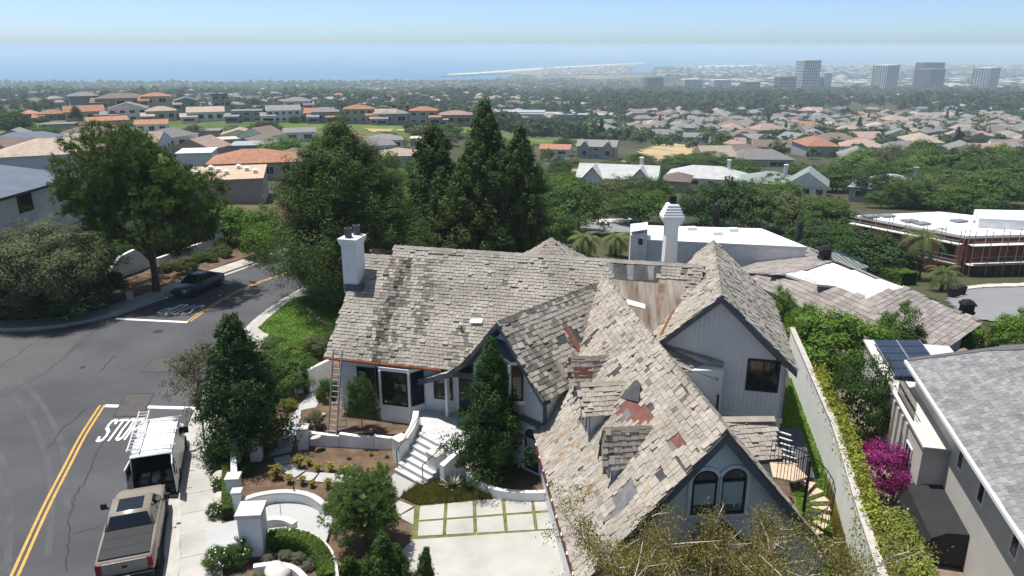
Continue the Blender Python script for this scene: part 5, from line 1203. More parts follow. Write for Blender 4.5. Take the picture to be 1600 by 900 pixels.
# --- front yard planting
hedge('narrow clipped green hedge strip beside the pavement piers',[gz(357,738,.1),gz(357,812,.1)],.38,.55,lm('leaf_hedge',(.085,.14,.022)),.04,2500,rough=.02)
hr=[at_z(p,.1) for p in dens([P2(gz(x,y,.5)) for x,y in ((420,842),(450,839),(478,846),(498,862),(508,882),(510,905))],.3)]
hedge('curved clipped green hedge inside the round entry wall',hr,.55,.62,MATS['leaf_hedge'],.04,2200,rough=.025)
for i,(x,y) in enumerate(((419,868),(446,866),(469,869),(482,880),(405,898))): bush('small blue-green lavender mound inside the curved hedge',x,y+8,22,18,LG_,'lavender','lavender mounds by the white boulder',.1,SHF)
for lab,x,y,w,h in (('white-flowering rose bush on the pavement side of the tall brick pier',345,888,46,45),('leafy rose bush against the tall brick pier',372,880,44,46),('white rose bush between the pavement and the narrow hedge, nearer the pickup',338,808,26,30),('rose bush by the pale boulder near the van',340,765,22,26)):
    t=bush(lab,x,y,w,h,LM_,'rose_bush',None,.1,SHF); n=26; P=rng.normal(size=(n,3)); P/=np.linalg.norm(P,axis=1,keepdims=True); P[:,2]=np.abs(P[:,2]); f=t.children[0] if t.children[0].name.startswith('foliage') else t.children[1]
    P=P*np.array(f.scale)*.95+np.array(f.location); obj('blossom',leafy('blossom',[quads(P,P,.07,1.,rng)],mat('white_blossom',(.7,.68,.6),.8)),t)
def grass_clump(label,P,h,n,m,group,name='grass_clump',w=.02,spread=.5):
    t=thing(name,label,'ornamental grass',P,group=group); a=rng.random(n)*6.28; l=spread*(.2+.8*rng.random(n)); hh=h*(.6+.5*rng.random(n)); dx=np.stack([-np.sin(a)*w,np.cos(a)*w,0*a],1); r0=np.stack([np.cos(a)*.05,np.sin(a)*.05,0*a],1)
    m1=np.stack([np.cos(a)*l*.45*h,np.sin(a)*l*.45*h,hh*.75],1); e=np.stack([np.cos(a)*l*h,np.sin(a)*l*h,hh*(.75)],1)
    V=np.concatenate([np.stack([r0-dx,r0+dx,m1+dx,m1-dx],1),np.stack([m1-dx,m1+dx,e+dx*.2,e-dx*.2],1)]).reshape(-1,3); obj('blades',npmesh('blades',V,np.arange(len(V)).reshape(-1,4),m),t)
LGY=lm('grass_yellow',(.21,.19,.04),.35)
for x,y,s_ in ((468,731,.75),(432,748,.8),(452,755,.5),(497,737,.5),(517,737,.55),(534,739,.45),(546,742,.6),(473,757,.5),(488,761,.4),(513,762,.55),(525,765,.35),(594,738,.6),(483,727,.4)):
    grass_clump('yellow-green ornamental grass clump beside the stepping slabs',gz(x,y,.1),s_,150,LGY,'grass clumps along the stepping path',spread=.55)
for x,y in ((505,704),(580,712),(605,715),(545,718),(430,700),(560,735)): bush('tiny green seedling in the bare mulch bed',x,y,7,6,LM_,'seedling','seedlings in the mulch bed',.1,SHF)
grass_tufts('ground_cover',[gz(*p,.1) for p in ((626,778),(655,757),(690,755),(730,758),(770,765),(768,780),(700,786),(655,790))],.1,9000,.22,lm('cover_leaf',(.15,.15,.035),.4),'yellow-green shaggy ground cover between stairs and driveway')
grass_tufts('ground_cover',[gz(*p,.1) for p in ((1290,755),(1305,780),(1322,840),(1340,905),(1318,905),(1305,850))],.12,6000,.3,LGY,'dry yellow grasses along the foot of the white garden wall')
t=thing('agave','spiky pale-striped agave at the foot of the stair pier','agave',gz(706,762,.1)); b=MB()
for k in range(34):
    a=k*2.4; el=.35+1.1*(k/34); L=.75*(.8+.3*rng.random()); d=np.array([math.cos(a)*math.cos(el),math.sin(a)*math.cos(el),math.sin(el)]); s=np.array([-math.sin(a),math.cos(a),0])*.045
    b=MB(); b.add([s*.5,-s*.5,d*L*.5-s,d*L*.5+s,d*L+UP*-.03],[(0,1,2,3),(3,2,4)]); b.build('leaf',mat('agave_leaf',(.30,.32,.24),.6,.25,6,objvar=.25),t)
# shrubs by the house and path
for lab,x,y,w,h,m in (('glossy green shrub climbing behind the ladders',566,672,46,105,LM_),('green shrub under the eave by the garden gate',516,640,36,62,LM_),('low white-flowering shrub edging the garden path',494,668,30,34,LG_),('yellow-green shrub by the shaded path',450,640,24,22,LY_),('dark rounded shrub on the lawn edge by the conifer',452,610,86,62,LM_),('tall green shrub between the dark conifer and the lawn',425,585,62,46,LM_),('clipped olive shrub beside the wooden gate wall',494,556,48,36,LO_),('bright green shrub between the lawn edge and the garden wall',462,562,58,34,LB_),('green shrub at the lawn corner under the dark conifer',428,550,46,28,LM_),('leafy shrub against the white wall behind the gate',478,585,40,34,LM_),('dark shrub beneath the street piers',340,728,40,38,LD_),('shaded shrub behind the street wall piers',382,740,30,22,LD_),('low green mound under the porch conifer',795,750,40,26,LM_)):
    bush(lab,x,y,w,h,m,'shrub',None,.12 if y<660 or y>690 else .74,SHF)
hedge('low clipped hedge along the lawn edge by the house corner',[gz(485,545,.15),gz(520,535,.15)],.7,.6,LM_,.05,900)
# ================= NEIGHBOURS
m_stuc=mat('pale_stucco',(.52,.50,.47),.9,.07,.8,.15,25); m_asr=mat('asphalt_shingle',(.205,.207,.212),.95,.2,1.5,.3,30,island=.22,objvar=.22); m_asr2=mat('asphalt_shingle_dark',(.12,.125,.135),.95,.2,1.5,.3,30,island=.2)
m_flat=mat('white_flat_roof',(.70,.71,.72),.8,.05,.5); m_tile=mat('brown_roof_tile',(.25,.222,.208),.9,.2,1.,.4,10,island=.18); m_tileg=mat('green_metal_roof',(.22,.26,.24),.5,.12,1.); m_slate=mat('slate_blue_roof',(.13,.16,.21),.8,.15,1.,.2,20,island=.15)
m_terra=mat('terracotta_tile',(.33,.165,.105),.9,.25,1.,.4,8,island=.2,objvar=.12); m_grav=mat('gravel_roof',(.45,.34,.25),.95,.15,2,.4,20); m_greyr=mat('grey_roof',(.19,.185,.185),.9,.2,1,.2,6,island=.15,objvar=.15); m_tanr=mat('tan_roof',(.33,.27,.22),.9,.2,1,.2,6,island=.15,objvar=.15); m_brnr=mat('brown_roof',(.16,.125,.11),.9,.2,1,.2,6,island=.15,objvar=.15); m_pinkr=mat('pinkish_tile_roof',(.30,.215,.18),.9,.2,1,.2,6,island=.15,objvar=.15); m_blur=mat('blue_grey_roof',(.31,.34,.36),.8,.15,1,.2,6,objvar=.1)
m_hw=mat('house_white',(.76,.76,.75),.85,.06,.6,objvar=.08); m_hc=mat('house_cream',(.50,.44,.36),.85,.06,.6,objvar=.1); m_hg=mat('house_grey',(.32,.34,.36),.85,.06,.6,objvar=.1); m_hb=mat('house_beige',(.42,.33,.27),.85,.06,.6,objvar=.1)
m_blkcap=mat('black_metal_cap',(.014,.014,.016),.55,.2,2)
# white garden wall on the lawn's far side
gwx=lambda Y:float(np.interp(Y,[10,23.87,30.23,43],[9.6,12.98,14.68,17.2]))
ribbon_wall('garden_wall','long tall pale garden wall along the side lawn of the shingled house',[(gwx(y),y,2.5) for y in np.arange(13,43.1,2.)],.22,mat('pale_wall_paint',(.74,.75,.73),.85,.06,.7,.15,25),capm=mat('brick_coping',(.42,.39,.36),.9,.2,6,.4,20))
sheet('patio',[(gwx(12)+.2,12),(gwx(40)+.2,40),(30,46),(30,12)],-.02,mat('patio_paving',(.20,.155,.13),.9,.2,2,.3,12))
# grey-roofed neighbour
NB=thing('grey_roof_house','pale stucco neighbour house with light grey asphalt shingle roof and small side windows','house',(19,26,0),world=True)
E1=gz(1418,563,4.7); E2=gz(1600,838,4.7); ea=math.degrees(math.atan2(E1[0]-E2[0],E1[1]-E2[1])); ed=az(ea); eo=az(ea+90)
Ev=eo*math.cos(R(24))+UP*math.sin(R(24)); En=np.cross(-ed,Ev); En=En if En[2]>0 else -En; EP=E1-ed*20
SE=lambda p:stc(EP,ed,Ev,p)
tp=SE((1560,545)); le=20.
rN=shingled('roof',EP,ed,Ev,[(0,0),(le,0),(tp[0],tp[1]),(tp[0]-1.0,tp[1]+1.5),(0,tp[1]+1.5)],.2,(.22,.42),.014,m_asr,miss=0,curl=0,under=m_asr2,parent=NB,single=120)
q0=EP+ed*tp[0]+Ev*tp[1]; rk2=EP+ed*(tp[0]-1)+Ev*(tp[1]+1.5)
b=MB(); b.bar(E1+En*.03,q0+En*.03,.3,.04,up=En); b.bar(q0+En*.035,rk2+En*.035,.5,.05,up=En); sub(rN,'ridge_cap',b,m_asr2)
b=MB(); b.bar(EP-UP*.06-eo*.07,E1-UP*.06-eo*.07,.16,.14); b.build('gutter',m_trim,NB)
b=MB(); b.prism([q0,rk2,rk2+eo*4-UP*1.,q0+eo*5-ed*-1.-UP*2.2],-UP*.1); b.build('roof_slope',m_asr2,NB)
T_=tp[1]+1.5; b=MB(); r0=EP+Ev*T_; r1=EP+ed*(tp[0]-1)+Ev*T_; dn_=eo*T_*math.cos(R(24))-UP*T_*math.sin(R(24)); b.prism([r0,r1,r1+dn_+ed*1.,r0+dn_],-En*.1); b.build('roof_slope',m_asr,NB)
b=MB(); b.prism([P2(E1-ed*20+eo*.42),P2(E1-ed*.35+eo*.42),P2(E1-ed*.35+eo*8),P2(E1-ed*20+eo*8)],UP*4.75); b.build('wall',m_stuc,NB)
b=MB(); b.prism([E1-ed*.35+eo*.42,E1-ed*.35+eo*6+UP*0,q0-ed*.35-UP*.15],-ed*.2); b.build('gable_wall',m_stuc,NB)
wp_=P2(E1)+eo*.42
for px in ((1503,716),(1535,768),(1588,850)):
    q=rp(px,wp_,eo); rect_window(q,ed,-eo,.62,1.05,NB,m_trim,m_gl,t=.07)
# lower wing with solar roof, balcony
lw=[P2(gz(*p,3.3)) for p in ((1340,552),(1440,562),(1424,640),(1394,608))]
LWg=[lw[3]-ed*5.5,lw[3]+ed*6.2,lw[3]+ed*6.2+eo*4.2,lw[3]-ed*5.5+eo*4.2]
b=MB(); b.prism(LWg,UP*3.25); b.build('wall',m_stuc,NB)
b=MB(); c_=sum(LWg)/4; b.prism([c_+(p-c_)*1.04+UP*3.26 for p in LWg],UP*.1); b.build('parapet',m_stuc,NB)
for k in range(6):
    b=MB(); p=lw[3]-eo*.03+ed*(-3.2+k*.75); b.obox(p+UP*1.6,ed,eo,UP,.12,.06,1.55); b.build('pilaster',m_stuc,NB)
rect_window(lw[3]-ed*3.9+UP*1.5-eo*.01,ed,-eo,.9,1.9,NB,m_trim,m_gl,nx=2)
# solar array on the low roof
SA=thing('solar_array','blue solar panel array tilted on the low flat roof','solar panels',lw[3]+ed*1.4+eo*2+UP*3.36,world=True)
sp=[gz(1347,551,3.75),gz(1410,558,4.05),gz(1393,598,4.05),gz(1379,596,3.6)]
so0=lw[3]+ed*1.0+eo*.3+UP*3.55; m_pv=mat('solar_cell',(.018,.028,.05),.25,.2,5,spec=.7)
for i in range(5):
    for j in range(2):
        b=MB(); p=so0+ed*(i*.98)+eo*(j*1.15)+UP*(.12*j); b.prism([p,p+ed*.95,p+ed*.95+eo*1.12+UP*.11,p+eo*1.12+UP*.11],UP*.03); o=b.build('panel',m_pv,SA)
        b=MB()
        for k in range(1,4): b.bar(p+ed*.95*k/4+UP*.032,p+ed*.95*k/4+eo*1.12+UP*.142,.012,.006)
        for k in (0,1): b.bar(p+eo*1.12*k+UP*(.03+.11*k),p+ed*.95+eo*1.12*k+UP*(.03+.11*k),.03,.02)
        sub(o,'frame',b,m_alu)
for i in range(3):
    b=MB(); b.bar(so0+ed*(i*1.8+.2)-UP*.2,so0+ed*(i*1.8+.2)+UP*0.01,.05); b.build('leg',m_alu,SA)
RB=thing('balcony_railing','black wrought iron balcony railing beside the solar roof','railing',lw[3]-ed*1.+UP*3.36,world=True)
ra=lw[3]-ed*.6+eo*.1+UP*3.36; rb2=lw[3]-ed*3.4+eo*.1+UP*3.36
for z in (.06,.95): b=MB(); b.bar(ra+UP*z,rb2+UP*z,.04); b.build('rail',m_irn,RB)
for k in range(24): b=MB(); p=ra+(rb2-ra)*k/23; b.bar(p,p+UP*.95,.018); b.bar(p+UP*.35,p+(rb2-ra)/23+UP*.65,.014); b.build('baluster',m_irn,RB)
# awning
q0=rp((1468,757),wp_-eo*.02,eo); q1=rp((1514,842),wp_-eo*.02,eo); zt=(q0[2]+q1[2])/2+.1
AW=thing('awning','black rounded canvas awning fixed to the stucco side wall','awning',P2(q0),world=True); m_can=mat('black_canvas',(.022,.022,.025),.6,.2,2,.2,20)
prof=[(0,.05),(.75,0),(1.25,-.3),(1.55,-.85),(1.6,-1.35)]
def awp(p,k): return [p-eo*d+UP*(zt-p[2]+z) for d,z in prof[k:k+2]]
a0=P2(q0)+UP*zt; a1=P2(q1)+UP*zt
for k in range(4):
    A0,A1=awp(a0,k); B0,B1=awp(a1,k); b=MB(); b.prism([A0,A1,B1,B0],UP*-.02); b.build('canvas_panel',m_can,AW)
for p in (a0,a1):
    b=MB(); b.prism([p-eo*d+UP*z for d,z in prof]+[p-UP*1.35],ed*.02); b.build('end_panel',m_can,AW)
# patio table and chairs
def rtable(label,px,r_,h_,m):
    P=gz(*px,0.); t=thing('patio_table',label,'table',P); b=MB(); b.lathe([(r_*.96,h_-.03),(r_,h_-.02),(r_,h_+.02),(r_*.9,h_+.03)],(0,0,0),24); obj('table_top',b.mesh('table_top',m),t); b=MB(); b.lathe([(r_*.5,0),(.06,.06),(.05,h_-.03)],(0,0,0),12); obj('pedestal',b.mesh('pedestal',m_irn),t)
rtable('round terracotta-topped patio table under the bougainvillea',(1409,773),.46,.75,mat('terracotta_top',(.36,.19,.13),.8,.2,4)); rtable('small round white patio table beside the terracotta one',(1408,792),.34,.6,m_trim)
TR=thing('trellis','thin wooden wall trellis on the stucco side wall','trellis',P2(rp((1412,690),wp_,eo)),world=True)
tq=P2(rp((1412,700),lw[3],eo))-eo*.06
for k in range(3): b=MB(); b.bar(tq+ed*.22*k,tq+ed*.22*k+UP*2.4,.02); b.build('upright',m_blk,TR)
for k in range(8): b=MB(); b.bar(tq+UP*(.3+.27*k)-eo*.015,tq+ed*.44+UP*(.3+.27*k)-eo*.015,.015); b.build('lath',m_blk,TR)
# planting beside the neighbour
for lab,x,y,w,h,m,z in (('big bright green shrub mass above the pale garden wall',1300,575,150,100,LB_,.0),('dark green rounded shrub behind the bright one',1393,562,88,85,LM_,-.3),('bright green shrub half beside the gable roof edge',1219,520,44,72,LB_,-.3),('green shrub behind the gable by the brown tile roof',1255,545,60,80,LB_,-.2)):
    bush(lab,x,y,w,h,m,'shrub',None,z,broad_mesh('foliage',int(x),LM_,150,80,.045,(1,1,.95),.22,.55,.22,-.5,200))
bush('tall dark fine-leaved shrub between garden wall and solar roof',1335,690,96,150,lm('leaf_dark2',(.045,.085,.018)),'shrub',None,.0,broad_mesh('foliage',71,LD_,170,100,.035,(1,1,1),.2,.5,.2,-.7,250))
t=bush('magenta bougainvillea in full bloom beyond the garden wall',1366,768,92,104,LMAG,'bougainvillea',None,0.,broad_mesh('foliage',72,LMAG,120,90,.04,(1,1,.75),.24,.5,.35,-.4,150))
hedge('broad yellow-green flowering hedge beside the black awning',[np.array((gwx(y)+.9,y,0)) for y in (14.5,17.5,20.5,24.2)],1.6,2.45,lm('leaf_pitto',(.19,.22,.045),.45),.075,620,'hedge',.14)
def creeper(label,pts,n,m,spread,leaf):
    P=np.array([pts[int(k)] for k in rng.random(n)*len(pts)])+rng.normal(0,1,(n,3))*np.array(spread); t=thing('creeper',label,'creeper',pts[0],world=True); obj('foliage',leafy('foliage',[quads(P,rng.normal(size=P.shape)+UP,leaf*(.6+.8*rng.random(n)),1.5)],m),t)
    b=MB(); b.tube([p-UP*.1 for p in pts[::6]],.02,5); b.build('stem',BK_,t)
creeper('yellow-green creeper spilling along the garden wall top',[np.array((gwx(y)+.38,y,2.4)) for y in np.arange(23,37,.12)],13000,LY_,(.2,.1,.22),.085)
# side deck, slatted stairs, spiral stair
SD=thing('side_deck','white slatted steps beside the gable wall above the side lawn','steps',gz(1232,700,.14),world=True)
a0,a1=gz(1213,676,2.2),gz(1213,735,1.0)
for k in range(8):
    y=674+k*9.2; z=2.3-.17*k; p=gz(1216+k*1.6,y,z); q=gz(1236+k*2.2,y+6.5,z); b=MB(); b.bar(p,q,.07,.05); b.build('slat',m_trim,SD)
p,q=gz(1214,668,2.1),gz(1232,742,.9); b=MB(); b.prism([p,q,q+uB*1.1,p+uB*1.1],-UP*.08); b.build('stringer',m_fas,SD)
for k in (0,1):
    p=gz(1232+k*14,690+k*40,2.0-.8*k); b=MB(); b.bar(p,np.array([p[0],p[1],.1]),.09); b.build('post',m_fas,SD)
SP=thing('spiral_stair','black spiral stair with tan treads curling beside the garage wing','staircase',gz(1262,845,.14),world=True)
pc=gz(1250,838,.14); pc=P2(pc); b=MB(); b.tube([pc+UP*.1,pc+UP*3.6],.06,10); b.build('pole',m_irn,SP); m_trd=mat('tan_tread',(.50,.38,.28),.85,.1,3)
pcs=[]
for k in range(13):
    a=R(-150+k*22); z=.35+k*.2; u_=np.array([math.cos(a),math.sin(a),0]); v_=np.array([math.cos(a+.42),math.sin(a+.42),0]); b=MB(); b.prism([pc+u_*.08+UP*z,pc+u_*1.02+UP*z,pc+v_*1.02+UP*z,pc+v_*.08+UP*z],-UP*.05); b.build('tread',m_trd,SP); pcs.append(pc+u_*1.04+UP*(z+.95)); b=MB(); b.tube([pc+u_*1.02+UP*z,pc+u_*1.04+UP*(z+.95)],.014,5); b.build('baluster',m_irn,SP)
    w_=np.array([math.cos(a+.2),math.sin(a+.2),0]); b=MB(); b.tube([pc+w_*1.02+UP*(z),pc+w_*1.04+UP*(z+1.02)],.014,5); b.build('baluster',m_irn,SP)
b=MB(); b.tube(pcs,.022,6); b.build('handrail',m_irn,SP)
dk=[gz(x,y,2.95) for x,y in ((1203,722),(1238,722),(1262,745),(1240,752),(1208,745))]
b=MB(); b.prism(dk,-UP*.08); b.build('landing',m_trd,SP)
for i in range(4):
    a,c=dk[i],dk[(i+1)%5]
    for k in range(6): p=a+(c-a)*k/6; b=MB(); b.tube([p,p+UP*.95],.013,5); b.build('baluster',m_irn,SP)
    b=MB(); b.tube([a+UP*.95,c+UP*.95],.02,6); b.build('handrail',m_irn,SP)
# brown tile house with white flat roof
def frustum_roof_house(name,label,top,zt,eave,ze,roofm,topm,wallm,zb,expo=.38,wr=(.5,.9),parentless=False,th=.05):
    Tq=[gz(*p,zt) for p in top]; Eq=[gz(*p,ze) for p in eave]; c_=sum(Eq)/4; t=thing(name,label,'house',(c_[0],c_[1],zb),world=True)
    b=MB(); b.prism([p-UP*.02 for p in Tq],-UP*.2); b.build('flat_roof',topm,t)
    for i in range(4):
        a,b_,tb,ta=Eq[i],Eq[(i+1)%4],Tq[(i+1)%4],Tq[i]; u_=b_-a; L=np.linalg.norm(u_); u_/=L; n_=np.cross(u_,(ta+tb)/2-(a+b_)/2); n_/=np.linalg.norm(n_); n_=n_ if n_[2]>0 else -n_; v_=np.cross(n_,u_); v_=v_ if v_[2]>0 else -v_
        shingled('roof',a,u_,v_,[(0,0),(L,0),((tb-a)@u_,(tb-a)@v_),((ta-a)@u_,(ta-a)@v_)],expo,wr,th,roofm,miss=0,curl=0,under=roofm,parent=t)
    b=MB(); b.prism([np.array([*(c_+(p-c_)*.95)[:2],zb-1]) for p in Eq],UP*(ze-zb+1)); b.build('wall',wallm,t); return t,Tq,Eq
HT,Tq,Eq=frustum_roof_house('tile_roof_house','low house with brown tiled hip roof around a white flat roof','house' and [(1228,428),(1300,410),(1412,448),(1352,468)],1.9,[(1140,425),(1262,386),(1535,505),(1440,572)],.5,m_tile,m_flat,m_stuc,-3)
def stack(parent,px,Y,w,zb,zt,capm,name='chimney',m=m_wht,rnd=False):
    P=at(px,450,Y); P=np.array([P[0],P[1],0]); b=MB(); b.box(P+UP*(zb+zt)/2,(w,w,zt-zb),.2); ch=b.build(name,m,parent)
    b=MB(); b.box(P+UP*(zt+.1),(w*1.15,w*1.15,.2),.2); b.box(P+UP*(zt+.45),(w*.95,w*.95,.5),.2); b.loft([[P+np.array([i*w*.62*s,j*w*.62*s,zt+z]) for i,j in ((-1,-1),(1,-1),(1,1),(-1,1))] for s,z in ((1,.7),(.95,.85),(.55,1.1),(.3,1.15))]); sub(ch,'cap',b,capm)
stack(HT,1282,61,.75,1.0,at(1282,404,61)[2],m_blkcap); stack(HT,1458,52.5,.85,-1.5,at(1460,489,52.5)[2],m_blkcap); stack(HT,1517,57,.8,-2,at(1517,489,57)[2],m_blkcap)
b=MB(); q=gz(1290,446,2.03); b.box(q+UP*.08,(1.3,.8,.16),-.3); b.build('skylight',m_trim,HT)
for px in ((1403,472),(1404,492)): b=MB(); q=gz(*px,1.); b.tube([q-UP*.6,q+UP*.4],.08,8); b.build('vent_pipe',m_blk,HT)
# green standing-seam roof
ap=gz(1288,388,1.2); GH=thing('metal_roof_house','house with grey-green standing seam metal roof behind the brown tile roof','house',(ap[0],ap[1],-5),world=True)
gb=[gz(1255,405,-.4),gz(1312,428,-.4),gz(1358,417,-.4),gz(1310,392,-.4)]
for i in range(4):
    a,c=gb[i],gb[(i+1)%4]; b=MB(); b.prism([a,c,ap],-UP*.08); rf=b.build('roof_slope',m_tileg,GH); b=MB(); n=9
    for k in range(1,n): p=a+(c-a)*k/n; w_=min(k,n-k)/(n/2); b.bar(p+UP*.03,p+(ap-(a+c)/2)*w_*.98+UP*.03,.05,.06)
    o=sub(rf,'seam',b,m_tileg); o['kind']='stuff'
b=MB(); c_=sum(gb)/4; b.prism([np.array([*(c_+(p-c_)*.93)[:2],-6]) for p in gb],UP*5.5); b.build('wall',m_stuc,GH)
# white flat-roofed modern house right behind
WH=thing('white_modern_house','white flat-roofed modern house directly behind the shingled roofs','house',(18,68,-5),world=True)
f0,f1=gz(1004,374,2.1),gz(1262,386,2.1); bk0,bk1=gz(1010,352,2.1),gz(1190,357,2.1)
b=MB(); b.prism([f0,f1,bk1,bk0],-UP*.3); b.build('flat_roof',m_flat,WH)
b=MB(); c_=(f0+f1+bk1+bk0)/4; b.prism([np.array([*(c_+(p-c_)*.985)[:2],-7]) for p in (f0,f1,bk1,bk0)],UP*8.9); b.build('wall',m_wht,WH)
l0=[gz(985,352,3.2),gz(1012,349,3.2),gz(1012,360,3.2),gz(986,364,3.2)]; b=MB(); b.prism([np.array([p[0],p[1],-7]) for p in l0],UP*10.); b.build('tower_block',m_wht,WH); b=MB(); b.prism([p+UP*.02 for p in l0],UP*.1); b.build('parapet',m_flat,WH)
fu=(f1-f0)/np.linalg.norm(f1-f0); fn=np.cross(fu,UP); fn=fn if fn[1]<0 else -fn
for px,w,h in (((1020,384),.9,.45),((1031,384),.2,.45),((1210,402),2.4,.75)):
    q=rp(px,f0,fn); rect_window(q+fn*.02-fn*.1,fu,fn,w,h,WH,m_trim,m_gl)
q=rp((984,364),l0[3],fn); rect_window(l0[3]*.5+l0[2]*.5+fn*.02-UP*.9,fu,fn,.8,.7,WH,m_trim,m_gl)
b=MB(); q=gz(1118,348,2.1); b.lathe([(.35,0),(.35,1.7),(.3,1.9),(.1,2.0)],P2(q)+UP*2.1,12); b.build('flue',m_blkcap,WH)
b=MB(); q=gz(1247,375,2.1); b.lathe([(.3,0),(.3,1.4),(.2,1.7),(.1,1.75)],P2(q)+UP*2.1,12); b.build('flue',m_blkcap,WH)
for px in ((1120,365),(1145,360),(1080,358)): b=MB(); b.box(gz(*px,2.15)+UP*.1,(.9,.7,.25),.1); b.build('skylight',m_trim,WH)
# brick building under scaffold
SB=thing('brick_building','red brick building with white flat roof under construction','building',gz(1510,438,-8.5),world=True)
zr=-2.8; k0,k1,k2,k3=gz(1510,369,zr),gz(1337,337,zr),gz(1468,331,zr),gz(1760,362,zr)
m_rb=mat('red_brick',(.20,.06,.045),.9,.3,1.5,.3,14)
b=MB(); b.prism([k0+UP*.02,k1+UP*.02,k2+UP*.02,k3+UP*.02],-UP*.35); b.build('flat_roof',m_flat,SB)
b=MB(); c_=(k0+k1+k2+k3)/4; b.prism([np.array([*(c_+(p-c_)*.985)[:2],-10]) for p in (k0,k1,k2,k3)],UP*6.9); b.build('wall',m_rb,SB)
for a,c in ((k0,k1),(k0,k3)):
    d_=c-a; L=np.linalg.norm(d_); d_/=L; n_=np.cross(d_,UP); n_=n_ if n_[1]<0 else -n_
    for i in range(int(L/3.4)):
        for z in (-4.8,-7.6): rect_window(a+(c-a)*.0+d_*(2+i*3.4)+UP*(z-zr)+n_*-.12,d_,n_,1.9,1.6,SB,m_fr,m_gl)
for px in ((1360,340),(1385,339),(1421,347),(1440,351),(1498,347),(1535,349),(1548,348)): b=MB(); q=gz(*px,zr); b.box(q+UP*.15,(1.8,1.3,.3),.3); b.build('skylight',mat('skylight_grey',(.2,.21,.22),.4),SB)
SC=thing('scaffolding','steel tube scaffolding with pale planks around the brick building','scaffold',gz(1505,440,-8.6),world=True); m_pole=mat('steel_tube',(.4,.4,.41),.4,.1,3,metal=.7); m_plk=mat('pale_plank',(.6,.57,.5),.85,.15,3)
for a,c in ((k0,k1),(k0,k3)):
    d_=c-a; L=np.linalg.norm(d_); d_/=L; n_=np.cross(d_,UP); n_=n_ if n_[1]<0 else -n_
    for i in range(int(L/2.2)+1):
        for o_ in (.5,1.5): b=MB(); p=a+d_*i*2.2+n_*o_; b.tube([np.array([p[0],p[1],-9.5]),np.array([p[0],p[1],zr+.9])],.05,5); b.build('pole',m_pole,SC)
    for z in (zr-.9,zr-3.3):
        b=MB(); b.bar(a+n_*1.+UP*(z-zr),c+n_*1.+UP*(z-zr),1.0,.07); b.build('plank_deck',m_plk,SC)
        for h_ in (.5,1.0): b=MB(); b.tube([a+n_*1.5+UP*(z-zr+h_),c+n_*1.5+UP*(z-zr+h_)],.04,5); b.build('ledger',m_pole,SC)
WB2=thing('white_house','plain white flat-roofed house beyond the scaffolded building','house',gz(1560,340,-3),world=True); w0=[gz(x,y,-1.8) for x,y in ((1522,330),(1700,334),(1690,352),(1530,344))]
b=MB(); b.prism([np.array([p[0],p[1],-12]) for p in w0],UP*10.2); b.build('wall',m_wht,WB2); b=MB(); b.prism(w0,UP*.25); b.build('parapet',m_flat,WB2)
# cul-de-sac and lane behind
m_asf=mat('asphalt_far',(.20,.20,.21),.92,.1,.4); m_cf=mat('concrete_far',(.5,.46,.42),.9,.1,.5)
patch('road',[(1478,470),(1500,455),(1540,451),(1620,449),(1640,510),(1560,505),(1510,497)],m_asf,.12,.5); patch('kerb',[(1484,463),(1505,450),(1545,446),(1620,444),(1620,449),(1540,451),(1500,455)],m_cf,.2,.4)
patch('road',[(885,352),(985,348),(1000,352),(985,364),(885,368)],m_asf,.12,1.5); patch('sidewalk',[(890,346),(985,342),(985,348),(890,352)],m_cf,.16,.8)
for i,px in enumerate(((1487,466),(1492,464),(1501,462))):
    P=gp(*px); t=thing('wheelie_bin','black wheeled bin standing at the cul-de-sac kerb','bin',P,group='bins at the cul-de-sac kerb'); b=MB(); b.loft([[(i_*s,j*s,z) for i_,j in ((-1,-1),(1,-1),(1,1),(-1,1))] for s,z in ((.26,.06),(.33,1.0))]); obj('body',b.mesh('body',m_blkcap),t); b=MB(); b.box((0,0,1.04),(.72,.74,.08)); obj('lid',b.mesh('lid',m_blkcap),t)
    b=MB(); b.lathe([(.1,-.3),(.1,.3)],(0,.3,.1),10,(np.array([0,1.,0]),UP,np.array([1.,0,0]))); obj('wheel',b.mesh('wheel',m_tyre),t)
# palms
def frondmesh(seed,n=22,L=1.,m=None,lf=34,w=.03):
    rg=np.random.default_rng(seed); V=[]
    for k in range(n):
        a=k*2.4+rg.random()*.3; el=1.15-1.75*(k/n)**.9; pts=[]; p=np.zeros(3); e=el
        for i in range(9): pts.append(p.copy()); p=p+np.array([math.cos(a)*math.cos(e),math.sin(a)*math.cos(e),math.sin(e)])*L/8; e-=.22
        s=np.array([-math.sin(a),math.cos(a),0])
        for i in range(8):
            d=pts[i+1]-pts[i]; 
            V+= [pts[i]-s*.008,pts[i]+s*.008,pts[i+1]+s*.006,pts[i+1]-s*.006]
            for j in range(lf//8):
                q=pts[i]+d*(j/(lf//8)); l=.26*L*(1-.55*abs(i/8-.4)); 
                for sg in (-1,1):
                    t_=q+s*sg*l*.75+d*1.1+np.array([0,0,-l*.35]); V+=[q,q+d*w*6,t_+d*.04,t_]
    V=np.array(V); return npmesh('fronds',V,np.arange(len(V)).reshape(-1,4),m)
PF=frondmesh(1,24,1.,lm('palm_leaf',(.10,.13,.04))); PF2=frondmesh(2,30,1.,lm('palm_leaf2',(.13,.16,.05)),40)
